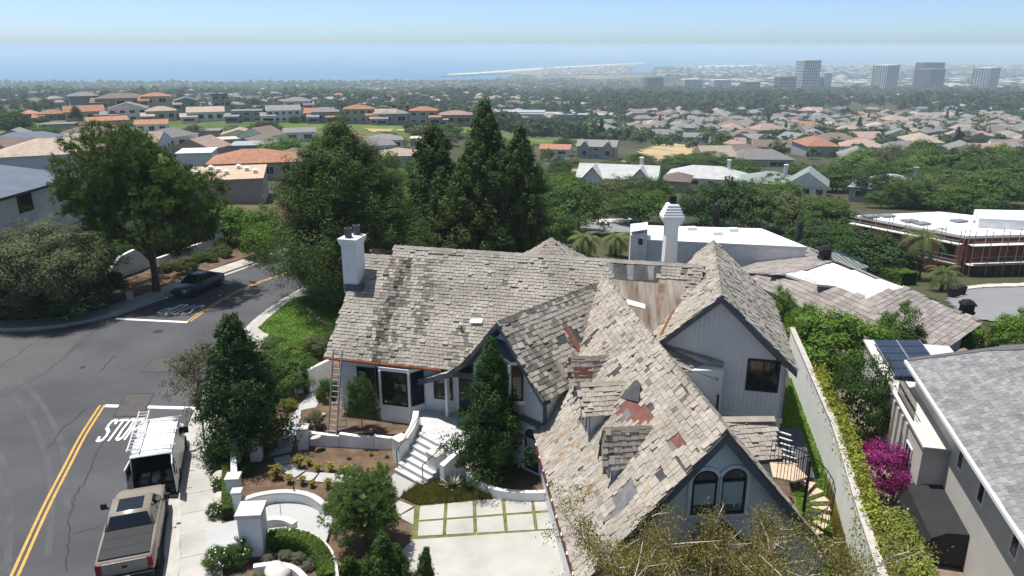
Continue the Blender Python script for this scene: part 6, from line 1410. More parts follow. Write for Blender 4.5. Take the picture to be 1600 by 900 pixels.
def palm(label,px,yc,ybase,rpx,me=PF,group=None,P=None,tw=.2):
    P=gp(px,ybase) if P is None else P; s=sz(1,P); h=(ybase-yc)*s*1.03; t=thing('palm_tree',label,'palm',(P[0],P[1],P[2]-.1),group=group); b=MB(); b.tube([(0,0,0),(.1,0,h*.5),(0,0,h)],[tw*1.2,tw*.8,tw*.7],8); obj('trunk',b.mesh('trunk',BK_),t); o=obj('fronds',me,t,loc=(0,0,h)); o.scale=(rpx*s,)*3
palm('tall palm with drooping fronds before the scaffolded building',1434,372,437,42); palm('shorter palm beside the tall one at the scaffold',1470,425,455,32); palm('small fan palm by the clipped hedge and black chimney cap',1512,505,536,24,PF2,P=gz(1512,538,-1.5)); palm('small bushy palm beside the fan palm at the hedge end',1547,518,540,28,PF2,P=gz(1547,545,-1.5))
palm('lush palm rising behind the roof ridge, nearer the evergreens',912,372,402,32,PF2); palm('lush palm rising behind the roof ridge by the white house',962,372,400,28,PF2)
hedge('long clipped hedge in front of the brown tile house',[gz(1424,532,-1.2),gz(1475,541,-1.2),gz(1530,552,-1.2)],1.3,1.6,LB_,.08,330); bush('bright green shrub at the cul-de-sac corner',1585,545,80,70,LB_,'shrub',None,-1.,SHF)
hedge('clipped hedge block between white house and palm',[gp(1360,432),gp(1420,446)],2.,1.5,LB_,.12,140)
# ---- left side: wall, corner house, hedges
LWm=mat('white_wall_left',(.78,.79,.80),.85,.07,.7)
ribbon_wall('street_wall','stepped white street wall with dark fence panels beyond the pine trunk',[(*gz(x,y,.1)[:2],h_) for x,y,h_ in ((247,414,.75),(290,402,.95),(332,390,1.2),(350,384,1.35))],.3,LWm)
ribbon_wall('street_wall','white wall piece with a peaked top in shade behind the pine trunk',[(*gz(x,y,.1)[:2],h_) for x,y,h_ in ((170,444,1.0),(191,432,1.9),(214,424,2.1),(233,417,1.)) ],.3,LWm)
pier(gz(345,388,.1),.75,2.6,'gate_pier','tall white pier ending the stepped street wall',.3,m=LWm)
fa,fb=gz(300,400,.1),gz(344,388,.1); FN=thing('metal_fence','dark panel fence standing on the stepped white wall','fence',fa,world=True)
for k in range(8):
    p=fa+(fb-fa)*k/8; q=fa+(fb-fa)*(k+.93)/8; b=MB(); b.prism([p+UP*1.0,q+UP*1.05,q+UP*2.2,p+UP*2.05],np.array([0,.04,0])); b.build('panel',mw,FN)
LH=thing('white_corner_house','white two-storey house with slate-blue roof behind the olive tree','house',(-45,60,0),world=True)
fl=[np.array(p) for p in ((-38.3,66.,0),(-38.9,49,0),(-56,47,0),(-56,66,0))]
b=MB(); b.prism(fl,UP*8.1); b.build('wall',m_wht,LH)
c_=sum(fl)/4; ev=[c_+(p-c_)*1.05+UP*8.1 for p in fl]; rt=[(ev[0]+ev[3])/2+np.array([0,-5,2.3]),(ev[1]+ev[2])/2+np.array([0,5,2.3])]
for q in ([ev[1],ev[0],rt[0],rt[1]],[ev[0],ev[3],rt[0]],[ev[3],ev[2],rt[1],rt[0]],[ev[2],ev[1],rt[1]]):
    b=MB(); b.prism(q,-UP*.15); b.build('roof_slope',m_slate,LH)
b=MB(); 
for i in range(4): b.bar(ev[i]-UP*.02,ev[(i+1)%4]-UP*.02,.15,.22)
b.build('fascia',m_fas,LH)
wn=np.cross(fl[0]-fl[1],UP); wn/=np.linalg.norm(wn); wn=wn if wn[0]>0 else -wn; wu=(fl[0]-fl[1])/np.linalg.norm(fl[0]-fl[1])
q=rp((107,296),fl[0],wn); rect_window(q,wu,wn,3.2,1.55,LH,m_fr,glass('green_glass',(.03,.10,.09)),t=.1); q=rp((39,316),fl[0],wn); rect_window(q,wu,wn,1.7,1.5,LH,m_fr,m_gl,t=.1)
for i,(x,y,w,h,m) in enumerate(((20,500,120,70,LD_),(110,492,110,62,LD_),(165,470,70,60,LD_),(150,430,90,70,LD_))): bush(['dark shaded shrub bank under the olive tree','dark shrub bank between olive tree and kerb','low dark shrub beside the pine trunk and kerb','dark tall shrub behind the peaked white wall'][i],x,y,w,h,m,'shrub',None,.1,SHF)
for x,y,w in ((258,421,26),(275,415,28),(292,410,24),(306,405,26),(320,402,24),(334,396,22),(348,391,24),(283,424,20),(302,419,22),(330,405,20),(355,398,20)): bush('rounded green shrub at the foot of the stepped white wall',x,y+4,w,16,LM_ if rng.random()<.6 else LO_,'shrub','shrubs along the stepped white wall',.1,SHF)
for i,(x,y,w,h) in enumerate(((330,372,70,62),(375,372,80,66),(415,372,70,62),(400,395,60,60))): bush(['bright green hedge tree behind the tall white pier','bright green hedge tree over the bend of the road','bright green hedge tree beside the massive pine','dark-based hedge tree at the road bend'][i],x,y+8,w,h,LB_,'hedge_tree',None,.1,BR[i],'tree')
t=thing('utility_box','small pale utility box on the shaded verge','box',gz(204,468,.1)); b=MB(); b.box((0,0,.3),(.4,.4,.6)); b.box((0,0,.62),(.46,.46,.05)); obj('body',b.mesh('body',m_cap),t)
# ================= MIDDLE DISTANCE AND FAR
def house_parts(t,w,d,h,roof,rise,wallm,roofm,nx=0,ny=1,over=.5,chim=False,backwin=False):
    "house in local coordinates: front faces -y"
    b=MB(); b.box((0,0,h/2-1.5),(w,d,h+3)); wl=obj('wall',b.mesh('wall',wallm),t)
    W_,D_=w/2+over,d/2+over; e=[(-W_,-D_,h),(W_,-D_,h),(W_,D_,h),(-W_,D_,h)]
    if roof=='flat':
        b=MB(); b.box((0,0,h+.15),(w+.3,d+.3,.3)); obj('roof',b.mesh('roof',roofm),t)
    else:
        if roof=='hip':
            k=max(W_-D_,.4) if w>=d else .01; r=[(-k,0,h+rise),(k,0,h+rise)]; fs=[(0,1,5,4),(1,2,5),(2,3,4,5),(3,0,4),(0,3,2,1)]
        elif roof=='gable': r=[(-W_,0,h+rise),(W_,0,h+rise)]; fs=[(0,1,5,4),(1,2,5),(2,3,4,5),(3,0,4),(0,3,2,1)]
        else: r=[(0,-D_,h+rise),(0,D_,h+rise)]; fs=[(1,2,5,4),(3,0,4,5),(0,1,4),(2,3,5),(0,3,2,1)]
        b=MB(); b.add(e+r,fs); rf=obj('roof',b.mesh('roof',roofm),t)
        if roof in('gable','front'):
            b=MB()
            if roof=='gable':
                b.prism([(-w/2-over*1.07,-d/2,h-.02),(-w/2-over*1.07,d/2,h-.02),(-w/2-over*1.07,0,h+rise*(1-over/d)-.25)],(w+over*2.14,0,0))
            else: b.prism([(-w/2,-d/2-.02,h-.02),(w/2,-d/2-.02,h-.02),(0,-d/2-.02,h+rise-.3)],(0,-over*1.07,0))
            obj('gable_wall',b.mesh('gable_wall',wallm),t)
    for j in range(ny):
        for i in range(nx):
            x=(i+.5)/nx*w-w/2; z=h*(j+.55)/ny; ww=w/nx*.55; hh=h/ny*.45
            fm=WFR.setdefault('f',None) or WFR.__setitem__('f',_wfr()) or WFR['f']
            f=obj('window',fm,t,loc=(x,-d/2-.03,z)); f.scale=(ww,1,hh); p=D.objects.new('pane',WFR['p']); COL.objects.link(p); p.parent=f
    if chim: b=MB(); b.box((w*.28,d*.1,h+rise*.6+.6),(.9,.9,rise+1.6)); b.box((w*.28,d*.1,h+rise*1.1+1.35),(1.1,1.1,.25)); obj('chimney',b.mesh('chimney',wallm),t)
WFR={}
def _wfr():
    b=MB()
    for sg in (-1,1): b.box((sg*.5,0,0),(.07,.1,1.07)); b.box((0,0,sg*.5),(.93,.1,.07))
    b.box((0,0,0),(.03,.06,.93)); q=MB(); q.box((0,.01,0),(.96,.03,.96)); WFR['p']=q.mesh('pane',m_gl); return b.mesh('window',m_trim)
def phouse(label,px,ybase,wpx,h,roof,rise,wallm,roofm,rot=0,dep=None,nx=0,ny=1,chim=False,P=None,group=None,name='house'):
    P=gp(px,ybase) if P is None else P; w=wpx*sz(1,P); d=dep or max(8.,min(w*.75,13)); a=-math.atan2(P[0],P[1])+R(rot)
    bk=np.array([math.sin(-a),math.cos(-a),0])*d/2; c=P+bk; z=min(P[2],Hs(c[0],c[1]))
    t=thing(name,label,'house',(c[0],c[1],P[2]-.1),rz=a,group=group); house_parts(t,w,d,h,roof,rise,wallm,roofm,nx,ny,chim=chim); return t
m_paler=mat('pale_grey_roof',(.40,.41,.41),.85,.12,.6)
ROW=[ # hillside row: px, base y, width px, storeys height, roof type, rise, wall, roof, windows
 (47,184,22,3,'hip',1.5,m_hb,m_terra,2,1,'small terracotta-roofed house behind the palm row'),
 (80,183,36,3,'hip',1.6,m_hg,m_terra,3,1,'low terracotta-roofed house between the palms and the cypress'),
 (133,181,54,4,'gable',2.4,m_hb,m_terra,4,1,'wide salmon house with bright terracotta roof on the ridge'),
 (200,181,55,5.2,'front',2.6,m_hw,m_greyr,4,2,'white two-storey house with broad front gable on the ridge'),
 (252,178,42,4.5,'hip',1.8,m_hc,m_tanr,3,1,'tan-roofed cream house next to the white gabled one'),
 (322,184,53,4.2,'gable',2.0,m_hw,m_tanr,4,1,'long white house with tan roof above the bright slope'),
 (386,187,46,4.5,'flat',0,m_hg,m_greyr,3,2,'dark modern house with glass front on the ridge'),
 (444,187,50,5,'gable',2.0,m_hw,m_greyr,5,2,'white two-storey house with rows of windows and grey roof'),
 (499,186,44,4,'gable',2.0,m_hg,m_terra,3,1,'grey-walled house with salmon roof on the ridge'),
 (561,188,44,6,'hip',1.6,m_hc,m_terra,4,2,'tall cream house with orange upper roof on the ridge'),
 (602,188,33,4.5,'gable',1.8,m_hc,m_tanr,2,1,'small cream house with pale tan roof on the ridge'),
 (661,190,42,6,'hip',1.6,m_hg,m_terra,3,2,'blue-grey house with salmon roofs on the ridge'),
 (712,191,50,4.5,'hip',1.6,m_hb,m_pinkr,4,1,'pinkish stepped house at the end of the ridge row'),
 (133,163,40,4,'hip',2.,m_hg,m_greyr,0,1,'broad grey hip roof behind the terracotta houses'),
 (190,168,70,4.5,'hip',2.2,m_hb,m_brnr,3,1,'long brown-roofed house behind the white gabled one'),
 (244,165,40,4.5,'hip',1.6,m_hc,m_terra,2,1,'salmon-roofed house peeking behind the tan roof'),
 (292,170,32,4,'front',1.6,m_hg,m_greyr,2,1,'grey gabled house beyond the long white house'),
 (345,168,24,6,'flat',0,m_hg,m_blkcap,2,2,'black boxy modern house on the ridge'),
 (465,171,42,4.,'hip',1.8,m_hw,m_greyr,2,1,'grey hip-roofed house behind the ridge row'),
 (508,176,40,4.5,'hip',1.8,m_hg,m_greyr,2,1,'blue-grey roofed house behind the salmon roof'),
 (616,179,44,4.5,'hip',1.8,m_hg,m_greyr,2,1,'grey hip roof between the orange and salmon roofs'),
]
for px,yb,w,h,rf,rs,wm,rm,nx,ny,lab in ROW:
    Yr=346 if yb>172 else 400; Xr=at(px,yb,Yr)[0]; t=phouse(lab,px,yb,w,h*1.08,rf,rs,wm,rm,rot=random.uniform(-6,6),nx=nx,ny=ny,group='houses on the grassy ridge',P=np.array([Xr,Yr,Hs(Xr,Yr) if yb>172 else at(px,yb,Yr)[2]]))
    ww_=w*.3; sg=1 if px%2 else -1; x_=sg*ww_*.45; b=MB(); b.box((x_,-5.4,h*.32-1),(ww_*.42,4.5,h*.64+2)); obj('front_wing',b.mesh('front_wing',wm),t); b=MB(); xx=ww_*.24; b.add([(x_-xx,-8,h*.62),(x_+xx,-8,h*.62),(x_+xx,-3,h*.66+1.1),(x_-xx,-3,h*.66+1.1),(x_-xx,-8,h*.62+.15),(x_+xx,-8,h*.62+.15),(x_+xx,-3,h*.66+1.25),(x_-xx,-3,h*.66+1.25)],[(0,3,2,1),(4,5,6,7),(0,1,5,4),(1,2,6,5),(2,3,7,6),(3,0,4,7)]); obj('wing_roof',b.mesh('wing_roof',rm),t)
    if nx: b=MB(); b.box((x_,-7.7,h*.34),(ww_*.3,.1,h*.22)); obj('window',b.mesh('window',m_gl),t)
MID=[
 (82,266,150,3.2,'hip',2.6,m_hw,m_tanr,0,1,14,'wide pale grey hip-roofed house behind the slate-roofed corner house'),
 (45,238,100,3.2,'hip',2.0,m_hw,m_slate,3,1,10,'low slate-blue roofed house behind the pale hip roof'),
 (91,206,50,3.,'flat',0,m_hg,m_greyr,0,1,9,'flat grey-roofed building below the ridge houses'),
 (158,224,112,3.6,'hip',2.4,m_hb,m_brnr,0,1,12,'long brown-roofed house behind the umbrella pine'),
 (171,199,56,3,'gable',1.5,m_hb,m_terra,0,1,9,'flat-pitched terracotta roof below the ridge row'),
 (238,208,46,3.8,'gable',1.6,m_hw,m_terra,3,1,9,'terracotta house with white wall and dark windows under the ridge'),
 (289,224,32,3,'hip',1.2,m_hb,m_terra,0,1,8,'small salmon-roofed house beside the pine crown'),
 (314,217,58,3,'flat',0,m_hg,m_greyr,0,1,9,'grey flat roof at the foot of the green slope'),
 (374,222,52,3,'front',2.0,m_hw,m_tanr,2,1,11,'white gabled house with pale roof at the slope foot'),
 (345,232,58,2.8,'flat',0,m_hb,m_hc,0,1,9,'tan flat-roofed house at the slope foot'),
 (395,244,66,3,'flat',0,m_hg,m_blur,2,1,11,'blue-grey flat-roofed house with skylight'),
 (470,222,46,4,'gable',1.4,m_hw,m_greyr,2,1,9,'white house with grey roof just above the big pine crown'),
 (604,233,52,3.4,'hip',1.8,m_hw,m_greyr,3,1,10,'grey hip-roofed white house behind the pine crown'),
 (653,229,24,3,'flat',0,m_hc,m_hc,0,1,8,'tan flat-roofed box house between evergreen crowns'),
 (625,262,60,3.4,'hip',1.6,m_hc,m_tanr,2,1,11,'tan-roofed house half hidden behind the massive pine'),
 (396,282,128,3.6,'hip',2.0,m_hb,m_terra,5,1,12,'terracotta tiled villa with arched tan facade'),
 (352,318,118,3.4,'flat',0,m_hb,m_grav,0,1,14,'low tan building with flat gravel roof and white vents'),
 (305,262,52,3.2,'flat',0,m_hw,m_flat,0,1,9,'small white flat-roofed house beside the pine crown'),
 (866,244,46,3.,'gable',1.6,m_hw,m_terra,2,1,9,'white cottage with bright orange roof above the dry slope'),
 (931,248,60,5,'gable',2.2,m_hg,m_greyr,5,2,11,'long dark grey two-storey house near the dry hill'),
 (962,300,122,3.4,'gable',2.6,m_hw,m_paler,5,2,12,'large white half-timbered house with grey roof among trees'),
 (1098,294,118,2.8,'hip',2.6,m_hw,m_paler,4,1,13,'white house with several steep pale grey roofs'),
 (1203,303,84,2.8,'hip',2.2,m_hw,m_tileg,2,1,12,'house with grey-green roof beside the gabled garage'),
 (1258,309,58,3.0,'front',3.4,m_hw,m_tileg,3,1,10,'white gabled garage house with three dark doors'),
 (1383,318,108,3.2,'hip',2.6,m_hg,m_blur,3,1,14,'low house with pale blue-grey hip roofs among trees'),
 (1055,301,40,3.,'hip',1.6,m_hb,m_brnr,0,1,10,'small brown-roofed house in front of the white steep roofs'),
 (880,190,150,7,'flat',0,m_hg,m_blur,0,1,30,'long blue-grey school building with flat roof'),
 (800,186,100,7,'flat',0,m_hg,m_blur,0,1,30,'wide low grey building behind the evergreen spires'),
]
for px,yb,w,h,rf,rs,wm,rm,nx,ny,dep,lab in MID:
    t=phouse(lab,px,yb,w,h,rf,rs,wm,rm,rot=random.uniform(-12,12) if w<100 else -6,dep=dep,nx=nx,ny=ny,chim=(rf!='flat' and w>60 and px>900))
    if any(k_ in lab for k_ in ('half-timbered','long dark grey')):
        w_=w*sz(1,gp(px,yb))
        for k_ in (-.3,.3):
            gw=w_*.13; x_=w_*k_; b=MB(); b.prism([(x_-gw,-dep/2-1.2,-1),(x_+gw,-dep/2-1.2,-1),(x_+gw,-dep/2-1.2,h*.9),(x_,-dep/2-1.2,h*.9+gw*1.15),(x_-gw,-dep/2-1.2,h*.9)],(0,3,0)); g1=obj('gable_wing',b.mesh('gable_wing',wm),t)
            for sg in (-1,1):
                b=MB(); b.prism([(x_,-dep/2-1.6,h*.9+gw*1.22),(x_+sg*gw*1.15,-dep/2-1.6,h*.9-.12),(x_+sg*gw*1.15,1,h*.9-.12),(x_,1,h*.9+gw*1.22)],(0,0,.15)); obj('gable_roof',b.mesh('gable_roof',rm),t)
            b=MB(); b.box((x_,-dep/2-1.25,h*.5),(gw*.8,.08,h*.35)); obj('window',b.mesh('window',m_gl),t)
    if 'gravel' in lab:
        for k in range(7): b=MB(); b.lathe([(.3,0),(.3,.5),(.5,.55),(.1,.75)],(-4+k*1.4,-2+2.6*((k*5)%3),3.7),10); obj('roof_vent',b.mesh('roof_vent',m_trim),t)
# suburb on the slope to the right: individually placed houses
HV=[]
for k,(w,d,rf,rs,h) in enumerate(((16,11,'hip',2.6,3.),(14,12,'gable',2.6,3.2),(18,10,'hip',2.4,3.),(13,11,'front',3.,4.5),(17,12,'hip',2.8,4.8),(15,10,'gable',2.2,3.))):
    t=thing('proto','x y z w','house'); house_parts(t,w,d,h,rf,rs,m_hw,m_greyr,3 if k in(3,4) else 2,1); HV.append(t)
wallset=[m_hw,m_hw,m_hc,m_hg,m_hb]; roofset=[(m_greyr,'grey'),(m_greyr,'grey'),(m_tanr,'tan'),(m_pinkr,'pinkish tile'),(m_brnr,'brown'),(m_terra,'terracotta'),(m_greyr,'grey'),(m_brnr,'brown'),(m_pinkr,'pinkish tile'),(m_greyr,'grey')]
hp=[]
def subarea(X,Y):
    "regions with houses"
    px=800+F*X/(Y*cT-(Hs(X,Y)-CH)*sT); return px
rg=np.random.default_rng(42); tries=0
while len(hp)<150 and tries<9000:
    tries+=1; px=rg.uniform(905,1690); yy=rg.uniform(172,262)
    if px<1000 and yy>215: continue
    if yy>238+.016*(px-900) and rg.random()<.75: continue
    if 985<px<1095 and yy>220: continue
    P=gp(px,yy)
    if P[1]<250 or any((P[0]-q[0])**2+(P[1]-q[1])**2<(17+P[1]*.012)**2 for q in hp): continue
    if 780<px<930 and 195<yy<228: continue
    hp.append(P)
for i in range(60):
    for _ in range(50):
        px=rg.uniform(-60,960); yy=rg.uniform(142,166); P=gp(px,yy)
        if all((P[0]-q[0])**2+(P[1]-q[1])**2>40**2 for q in hp): hp.append(P); break
MIDP=[gp(m_[0],m_[1]) for m_ in MID]
for i in range(14):
    for _ in range(60):
        px=rg.uniform(-60,650); yy=rg.uniform(226,262); P=gp(px,yy)
        if all((P[0]-q[0])**2+(P[1]-q[1])**2>17**2 for q in hp+MIDP): hp.append(P); break
for i,P in enumerate(hp):
    k=int(rg.integers(6)); rm,rn=roofset[int(rg.integers(10))]; wm=wallset[int(rg.integers(5))]; src=HV[k]; far=P[1]>700
    c=src.copy(); COL.objects.link(c); c.name='house'; c.location=(P[0],P[1],P[2]-.4); c.rotation_euler=(0,0,rg.choice([0,.35,-.3,1.57,1.2])+rg.normal(0,.1)); wn_={'house_white':'white','house_cream':'cream','house_grey':'grey','house_beige':'beige'}[wm.name]; tag(c,f'{rn}-roofed {wn_} '+['hip house ','side-gabled house ','long hip house ','front-gabled house ','tall hip house ','low gabled house '][k]+('among the rooftops below the ridge row' if P[0]<30 and P[1]<330 else 'on the hazy plain beyond the ridge' if P[0]<30 else 'in the packed suburb down the slope'),'house','houses of the suburb below')
    s=1.12*(1+.25*rg.random())*(.72 if P[1]<330 and P[0]<30 else 1); c.scale=(s,s,s)
    for ch in src.children:
        if far and ch.name.startswith('window'): continue
        q=ch.copy(); COL.objects.link(q); q.parent=c
        if ch.name.startswith(('wall','gable')): q.material_slots[0].link='OBJECT'; q.material_slots[0].material=wm
        if ch.name.startswith('roof'): q.material_slots[0].link='OBJECT'; q.material_slots[0].material=rm
        for gch in ch.children: r_=gch.copy(); COL.objects.link(r_); r_.parent=q
for t in HV:
    for ch in list(t.children_recursive): D.objects.remove(ch)
    D.objects.remove(t)
# ---- trees of the middle distance (hand placed: px, top y, base y, half width px, material)
MT=[(862,322,392,34,LM_,'green tree rising over the rear roof peak'),(905,285,362,40,LM_,'broad dark tree by the lane behind the house'),(880,272,320,26,LB_,'bright green tree at the foot of the white half-timbered house'),(935,285,330,36,LO_,'olive-yellow tree before the white half-timbered house'),(1000,300,352,42,LM_,'rounded green tree by the lane and dry verge'),(975,275,318,28,LO_,'olive tree against the half-timbered house'),
 (1095,290,352,34,LD_,'dark green tree beside the tall white chimney'),(1130,280,365,46,LD_,'large dark tree mass behind the white modern house'),(1175,290,365,40,LM_,'green tree mass above the white flat roof'),(1235,305,362,44,LO_,'olive tree below the gabled garage'),(1290,310,372,42,LM_,'green tree beside the scaffolded building'),(1270,345,395,44,LD_,'dark leafy tree before the scaffold corner'),(1375,362,430,52,LD_,'dark glossy tree in front of the brick wall'),(1320,350,400,34,LM_,'green tree at the end of the scaffold planks'),
 (1365,265,315,30,LD_,'dark tree among the blue-grey hip roofs'),(1300,258,300,34,LM_,'green tree behind the gabled garage'),(1420,250,292,46,LM_,'spreading green tree above the blue-grey roofs'),(1480,262,312,60,LM_,'broad green tree crown in the wood behind the brick building'),(1540,268,322,56,LM_,'wide green tree crown beside the white flat-roofed box'),(1590,255,310,50,LM_,'green tree crown at the wood edge by the plain white box'),(1445,285,325,50,LM_,'bushy green tree right behind the white construction roof'),(1510,290,335,44,LM_,'bushy green tree touching the white flat-roofed box'),(1555,240,280,40,LO_,'olive tree crown in the wood up the slope'),(1350,240,275,34,LB_,'bright green tree by the suburb edge'),(1200,268,300,26,LM_,'green tree between the steep pale roofs and the green roof'),(1015,262,290,20,LD_,'dark tree between the two white houses'),
 (965,250,266,14,LD_,'round dark tree on the dry hill'),(983,253,266,8,LD_,'small dark bush-like tree on the dry hill'),(1015,250,270,20,LD_,'dark tree at the dry hill edge'),(1060,240,268,30,LM_,'green tree bank beside the dry hill'),(1095,235,265,34,LM_,'green tree bank between dry hill and suburb'),(1125,245,275,30,LD_,'dark tree on the wooded bank below the suburb'),(1160,250,285,34,LM_,'green tree on the wooded bank over the white houses'),(840,262,300,30,LM_,'green tree beside the narrow evergreen'),(850,285,340,30,LM_,'tall green tree flanking the evergreens'),(660,285,392,34,LB_,'bright green tree between the massive pine and the evergreens'),(640,300,370,24,LB_,'light green slender tree behind the massive pine'),
 (30,176,212,24,LD_,'dark tree below the palm row'),(15,172,200,20,LM_,'green tree at the ridge edge'),(75,195,222,26,LM_,'hedge-like tree by the slate-blue roof'),(150,188,206,22,LDRY_,'rust-tinted tree below the terracotta roofs'),(205,190,206,14,LM_,'small green tree between terracotta roofs'),(440,215,248,30,LB_,'yellow-green spreading tree near the blue flat roof'),(425,190,208,14,LD_,'dark tree on the green slope'),(400,194,205,10,LD_,'small dark tree halfway down the green slope'),(370,195,212,16,LG_,'grey-green tree on the green slope'),(700,192,215,20,LM_,'green tree behind the evergreens on the slope'),(640,190,206,12,LD_,'dark shrub-tree by the bare earth patch'),(120,165,190,6,LD_,'slim dark cypress between ridge houses'),
 (905,195,222,12,LD_,'dark tree at the crest of the bright green knoll'),(915,188,206,9,LD_,'small dark tree on the green knoll'),(886,180,194,8,LD_,'lone round tree above the green knoll'),(1000,238,262,22,LM_,'bushy tree on the dry hill crest'),(1250,255,282,26,LM_,'green tree behind the green-roofed house'),(1180,235,258,22,LM_,'green tree at the suburb edge by the bank')]
for px,yt,yb,hw,m,lab in MT: ptree(lab,px,yt,yb,hw*1.12,m,trunkfrac=.04)
rgb=np.random.default_rng(77); CW={'leaf_mid':'green ','leaf_dark':'dark green ','leaf_olive':'olive ','leaf_bright':'bright green '}
def belt(n,xr,yr,hr,wr,lab,grp,ms,poly=None):
    k=0
    while k<n:
        px,py=rgb.uniform(*xr),rgb.uniform(*yr)
        if poly and not inpoly((px,py),poly): continue
        k+=1; P=gp(px,py); mm_=ms[int(rgb.integers(len(ms)))]; hh_=rgb.uniform(*hr); ptree(('tall ' if hh_>sum(hr)/2 else 'low ')+CW[mm_.name]+lab.split(' ',1)[1] if ' ' in lab else lab,px,py-hh_,py,rgb.uniform(*wr),mm_,group=grp,trunkfrac=.02,P=P)
belt(34,(835,1320),(315,400),(24,46),(16,30),'leafy tree in the green belt between the lane and the white houses','trees of the green belt behind the house',[LM_,LM_,LD_,LO_,LB_],[(835,330),(900,318),(1010,312),(1190,312),(1330,330),(1330,392),(1262,380),(1180,345),(990,335),(900,345),(880,392),(835,392)])
belt(44,(1270,1620),(262,335),(26,50),(18,34),'green tree of the thick wood beyond the construction site','trees of the wood beyond the construction site',[LM_,LM_,LB_,LO_,LM_],[(1290,285),(1330,262),(1420,258),(1620,258),(1620,325),(1520,330),(1440,328),(1330,330)])
belt(26,(840,1180),(262,300),(14,26),(12,22),'small tree among the gardens of the white houses','garden trees around the white houses',[LM_,LD_,LO_,LB_],[(840,275),(900,262),(1000,258),(1180,258),(1190,285),(1100,270),(1040,300),(1015,300),(1000,272),(895,300),(850,300)])
belt(12,(600,700),(262,335),(24,40),(14,24),'leafy tree filling the hollow between the massive pine and the evergreens','trees in the hollow behind the evergreens',[LM_,LB_,LO_])
belt(16,(815,905),(232,300),(12,24),(10,18),'scrubby tree on the slope beside the evergreens','scrub trees on the slope by the evergreens',[LM_,LD_,LO_])
belt(30,(-60,770),(176,196),(9,18),(6,12),'garden tree between the ridge houses','garden trees along the ridge',[LM_,LD_,LO_])
belt(26,(0,700),(206,262),(12,24),(10,18),'tree between the rooftops below the ridge','trees between the rooftops below the ridge',[LM_,LD_,LB_,LO_])
belt(14,(120,300),(385,412),(40,70),(24,36),'dark tree filling the garden behind the white street wall','trees behind the white street wall',[LD_,LD_,LM_])
belt(10,(300,440),(352,384),(30,44),(22,32),'bright leafy tree forming the tall screen along the bend','screen trees along the bend',[LB_,LB_,LM_])
for px,yt in ((42,163),(58,160),(75,155),(87,158)): palm('slim palm on the ridge before the terracotta roofs',px,yt,186,6,PF,'palms on the ridge',tw=.25)
# ---- trees scattered through the suburb
FT=[broad_mesh('crown',80+i,LF_,34,20,.16,(1,1,.95),.33,.5,.3,-.75,40) for i in range(4)]; FC=cone_mesh('crown',85,LF2_,40,14,.09,.25,None,.12,1.8,.4,30)
cnt=0; tries=0; pts=[]
while cnt<80 and tries<6000:
    tries+=1; px=rg.uniform(850,1690); yy=rg.uniform(178,300)
    if px<1010 and yy>225: continue
    if yy>262 and px<1330: continue
    if 985<px<1095 and yy>222: continue
    P=gp(px,yy); 
    if P[1]<230 or any((P[0]-q[0])**2+(P[1]-q[1])**2<13**2 for q in hp): continue
    if yy>245 and any((P[0]-q[0])**2+(P[1]-q[1])**2<7**2 for q in pts): continue
    pts.append(P); cnt+=1; h_=rg.uniform(5,11); k=int(rg.integers(5)); lm_=[LF_,LF2_,LM_,LF_,LO_][int(rg.integers(5))]; t=thing('tree',('tall ' if h_>8 else 'small ')+{'leaf_far':'hazy green ','leaf_far_dark':'dark ','leaf_mid':'fresh green ','leaf_olive':'olive '}[lm_.name]+('conical' if k==4 else 'round')+' tree among the houses of the far suburb','tree',P-UP*.3,group='trees among the suburb houses')
    o=obj('crown',FT[k%4] if k<4 else FC,t,loc=(0,0,h_*.55 if k<4 else 0)); o.rotation_euler=(0,0,rg.random()*6); o.scale=(h_*.52,h_*.52,h_*.45) if k<4 else (h_*.9,h_*.9,h_*1.3)
    o.material_slots[0].link='OBJECT'; o.material_slots[0].material=lm_
    q=obj('trunk',TRC,t); q.scale=(h_*.5,h_*.5,h_*.5)
# ---- plain: woods and roofs too many to count
def forest(name,lab,n,sampler,hr,m,nl=26,ls=.3,seed=3):
    rg=np.random.default_rng(seed); P=sampler(rg,n); n=len(P); h=rg.uniform(*hr,n)*(1+.5*(rg.random(n)<.15))
    d=rg.normal(size=(n,nl,3)); d/=np.linalg.norm(d,axis=2,keepdims=True); d[:,:,2]=np.abs(d[:,:,2])*1.0-.15; r=(.55+.45*rg.random((n,nl,1)))
    sc=np.stack([h*.62,h*.62,h*.75],1)[:,None]; C=P[:,None]+np.array([0,0,1])*h[:,None,None]*.3+d*r*sc; N=d+rg.normal(0,.35,d.shape)+np.array([0,0,.3])
    V=quads(C.reshape(-1,3),N.reshape(-1,3),np.repeat(h,nl)*ls*1.6,1.3,rg); o=obj(name,npmesh(name,V,np.arange(len(V)).reshape(-1,4),m)); return tag(o,lab,'trees',kind='stuff')
def samp(y0,y1,x0=-1.0,x1=1.0,excl=None):
    def f(rg,n):
        Y=np.exp(rg.uniform(math.log(y0),math.log(y1),n*2)); ta=rg.uniform(x0,x1,n*2)*.78; X=ta*Y
        nz=np.sin(X*.006+1)+np.sin(Y*.009+X*.003)+np.sin(X*.013-Y*.007); keep=(nz+rg.normal(0,.8,len(X)))>-.5
        X,Y=X[keep][:n],Y[keep][:n]; Z=H(X,Y); k=Z>ZS-1; return np.stack([X,Y,Z],1)[k]
    return f
forest('distant_woods','dense dark green woods spread over the plain below',3600,samp(900,1700),(6,11),LF2_,34,.22,3)
forest('distant_woods','hazy blue-green woods between the plain and the coast',7000,samp(1500,4000),(7,12),LF_,18,.34,4)
forest('distant_woods','thick tree belt on the plain toward the office towers',2600,samp(1000,2200,.15,1.0),(8,13),LF2_,26,.28,5)
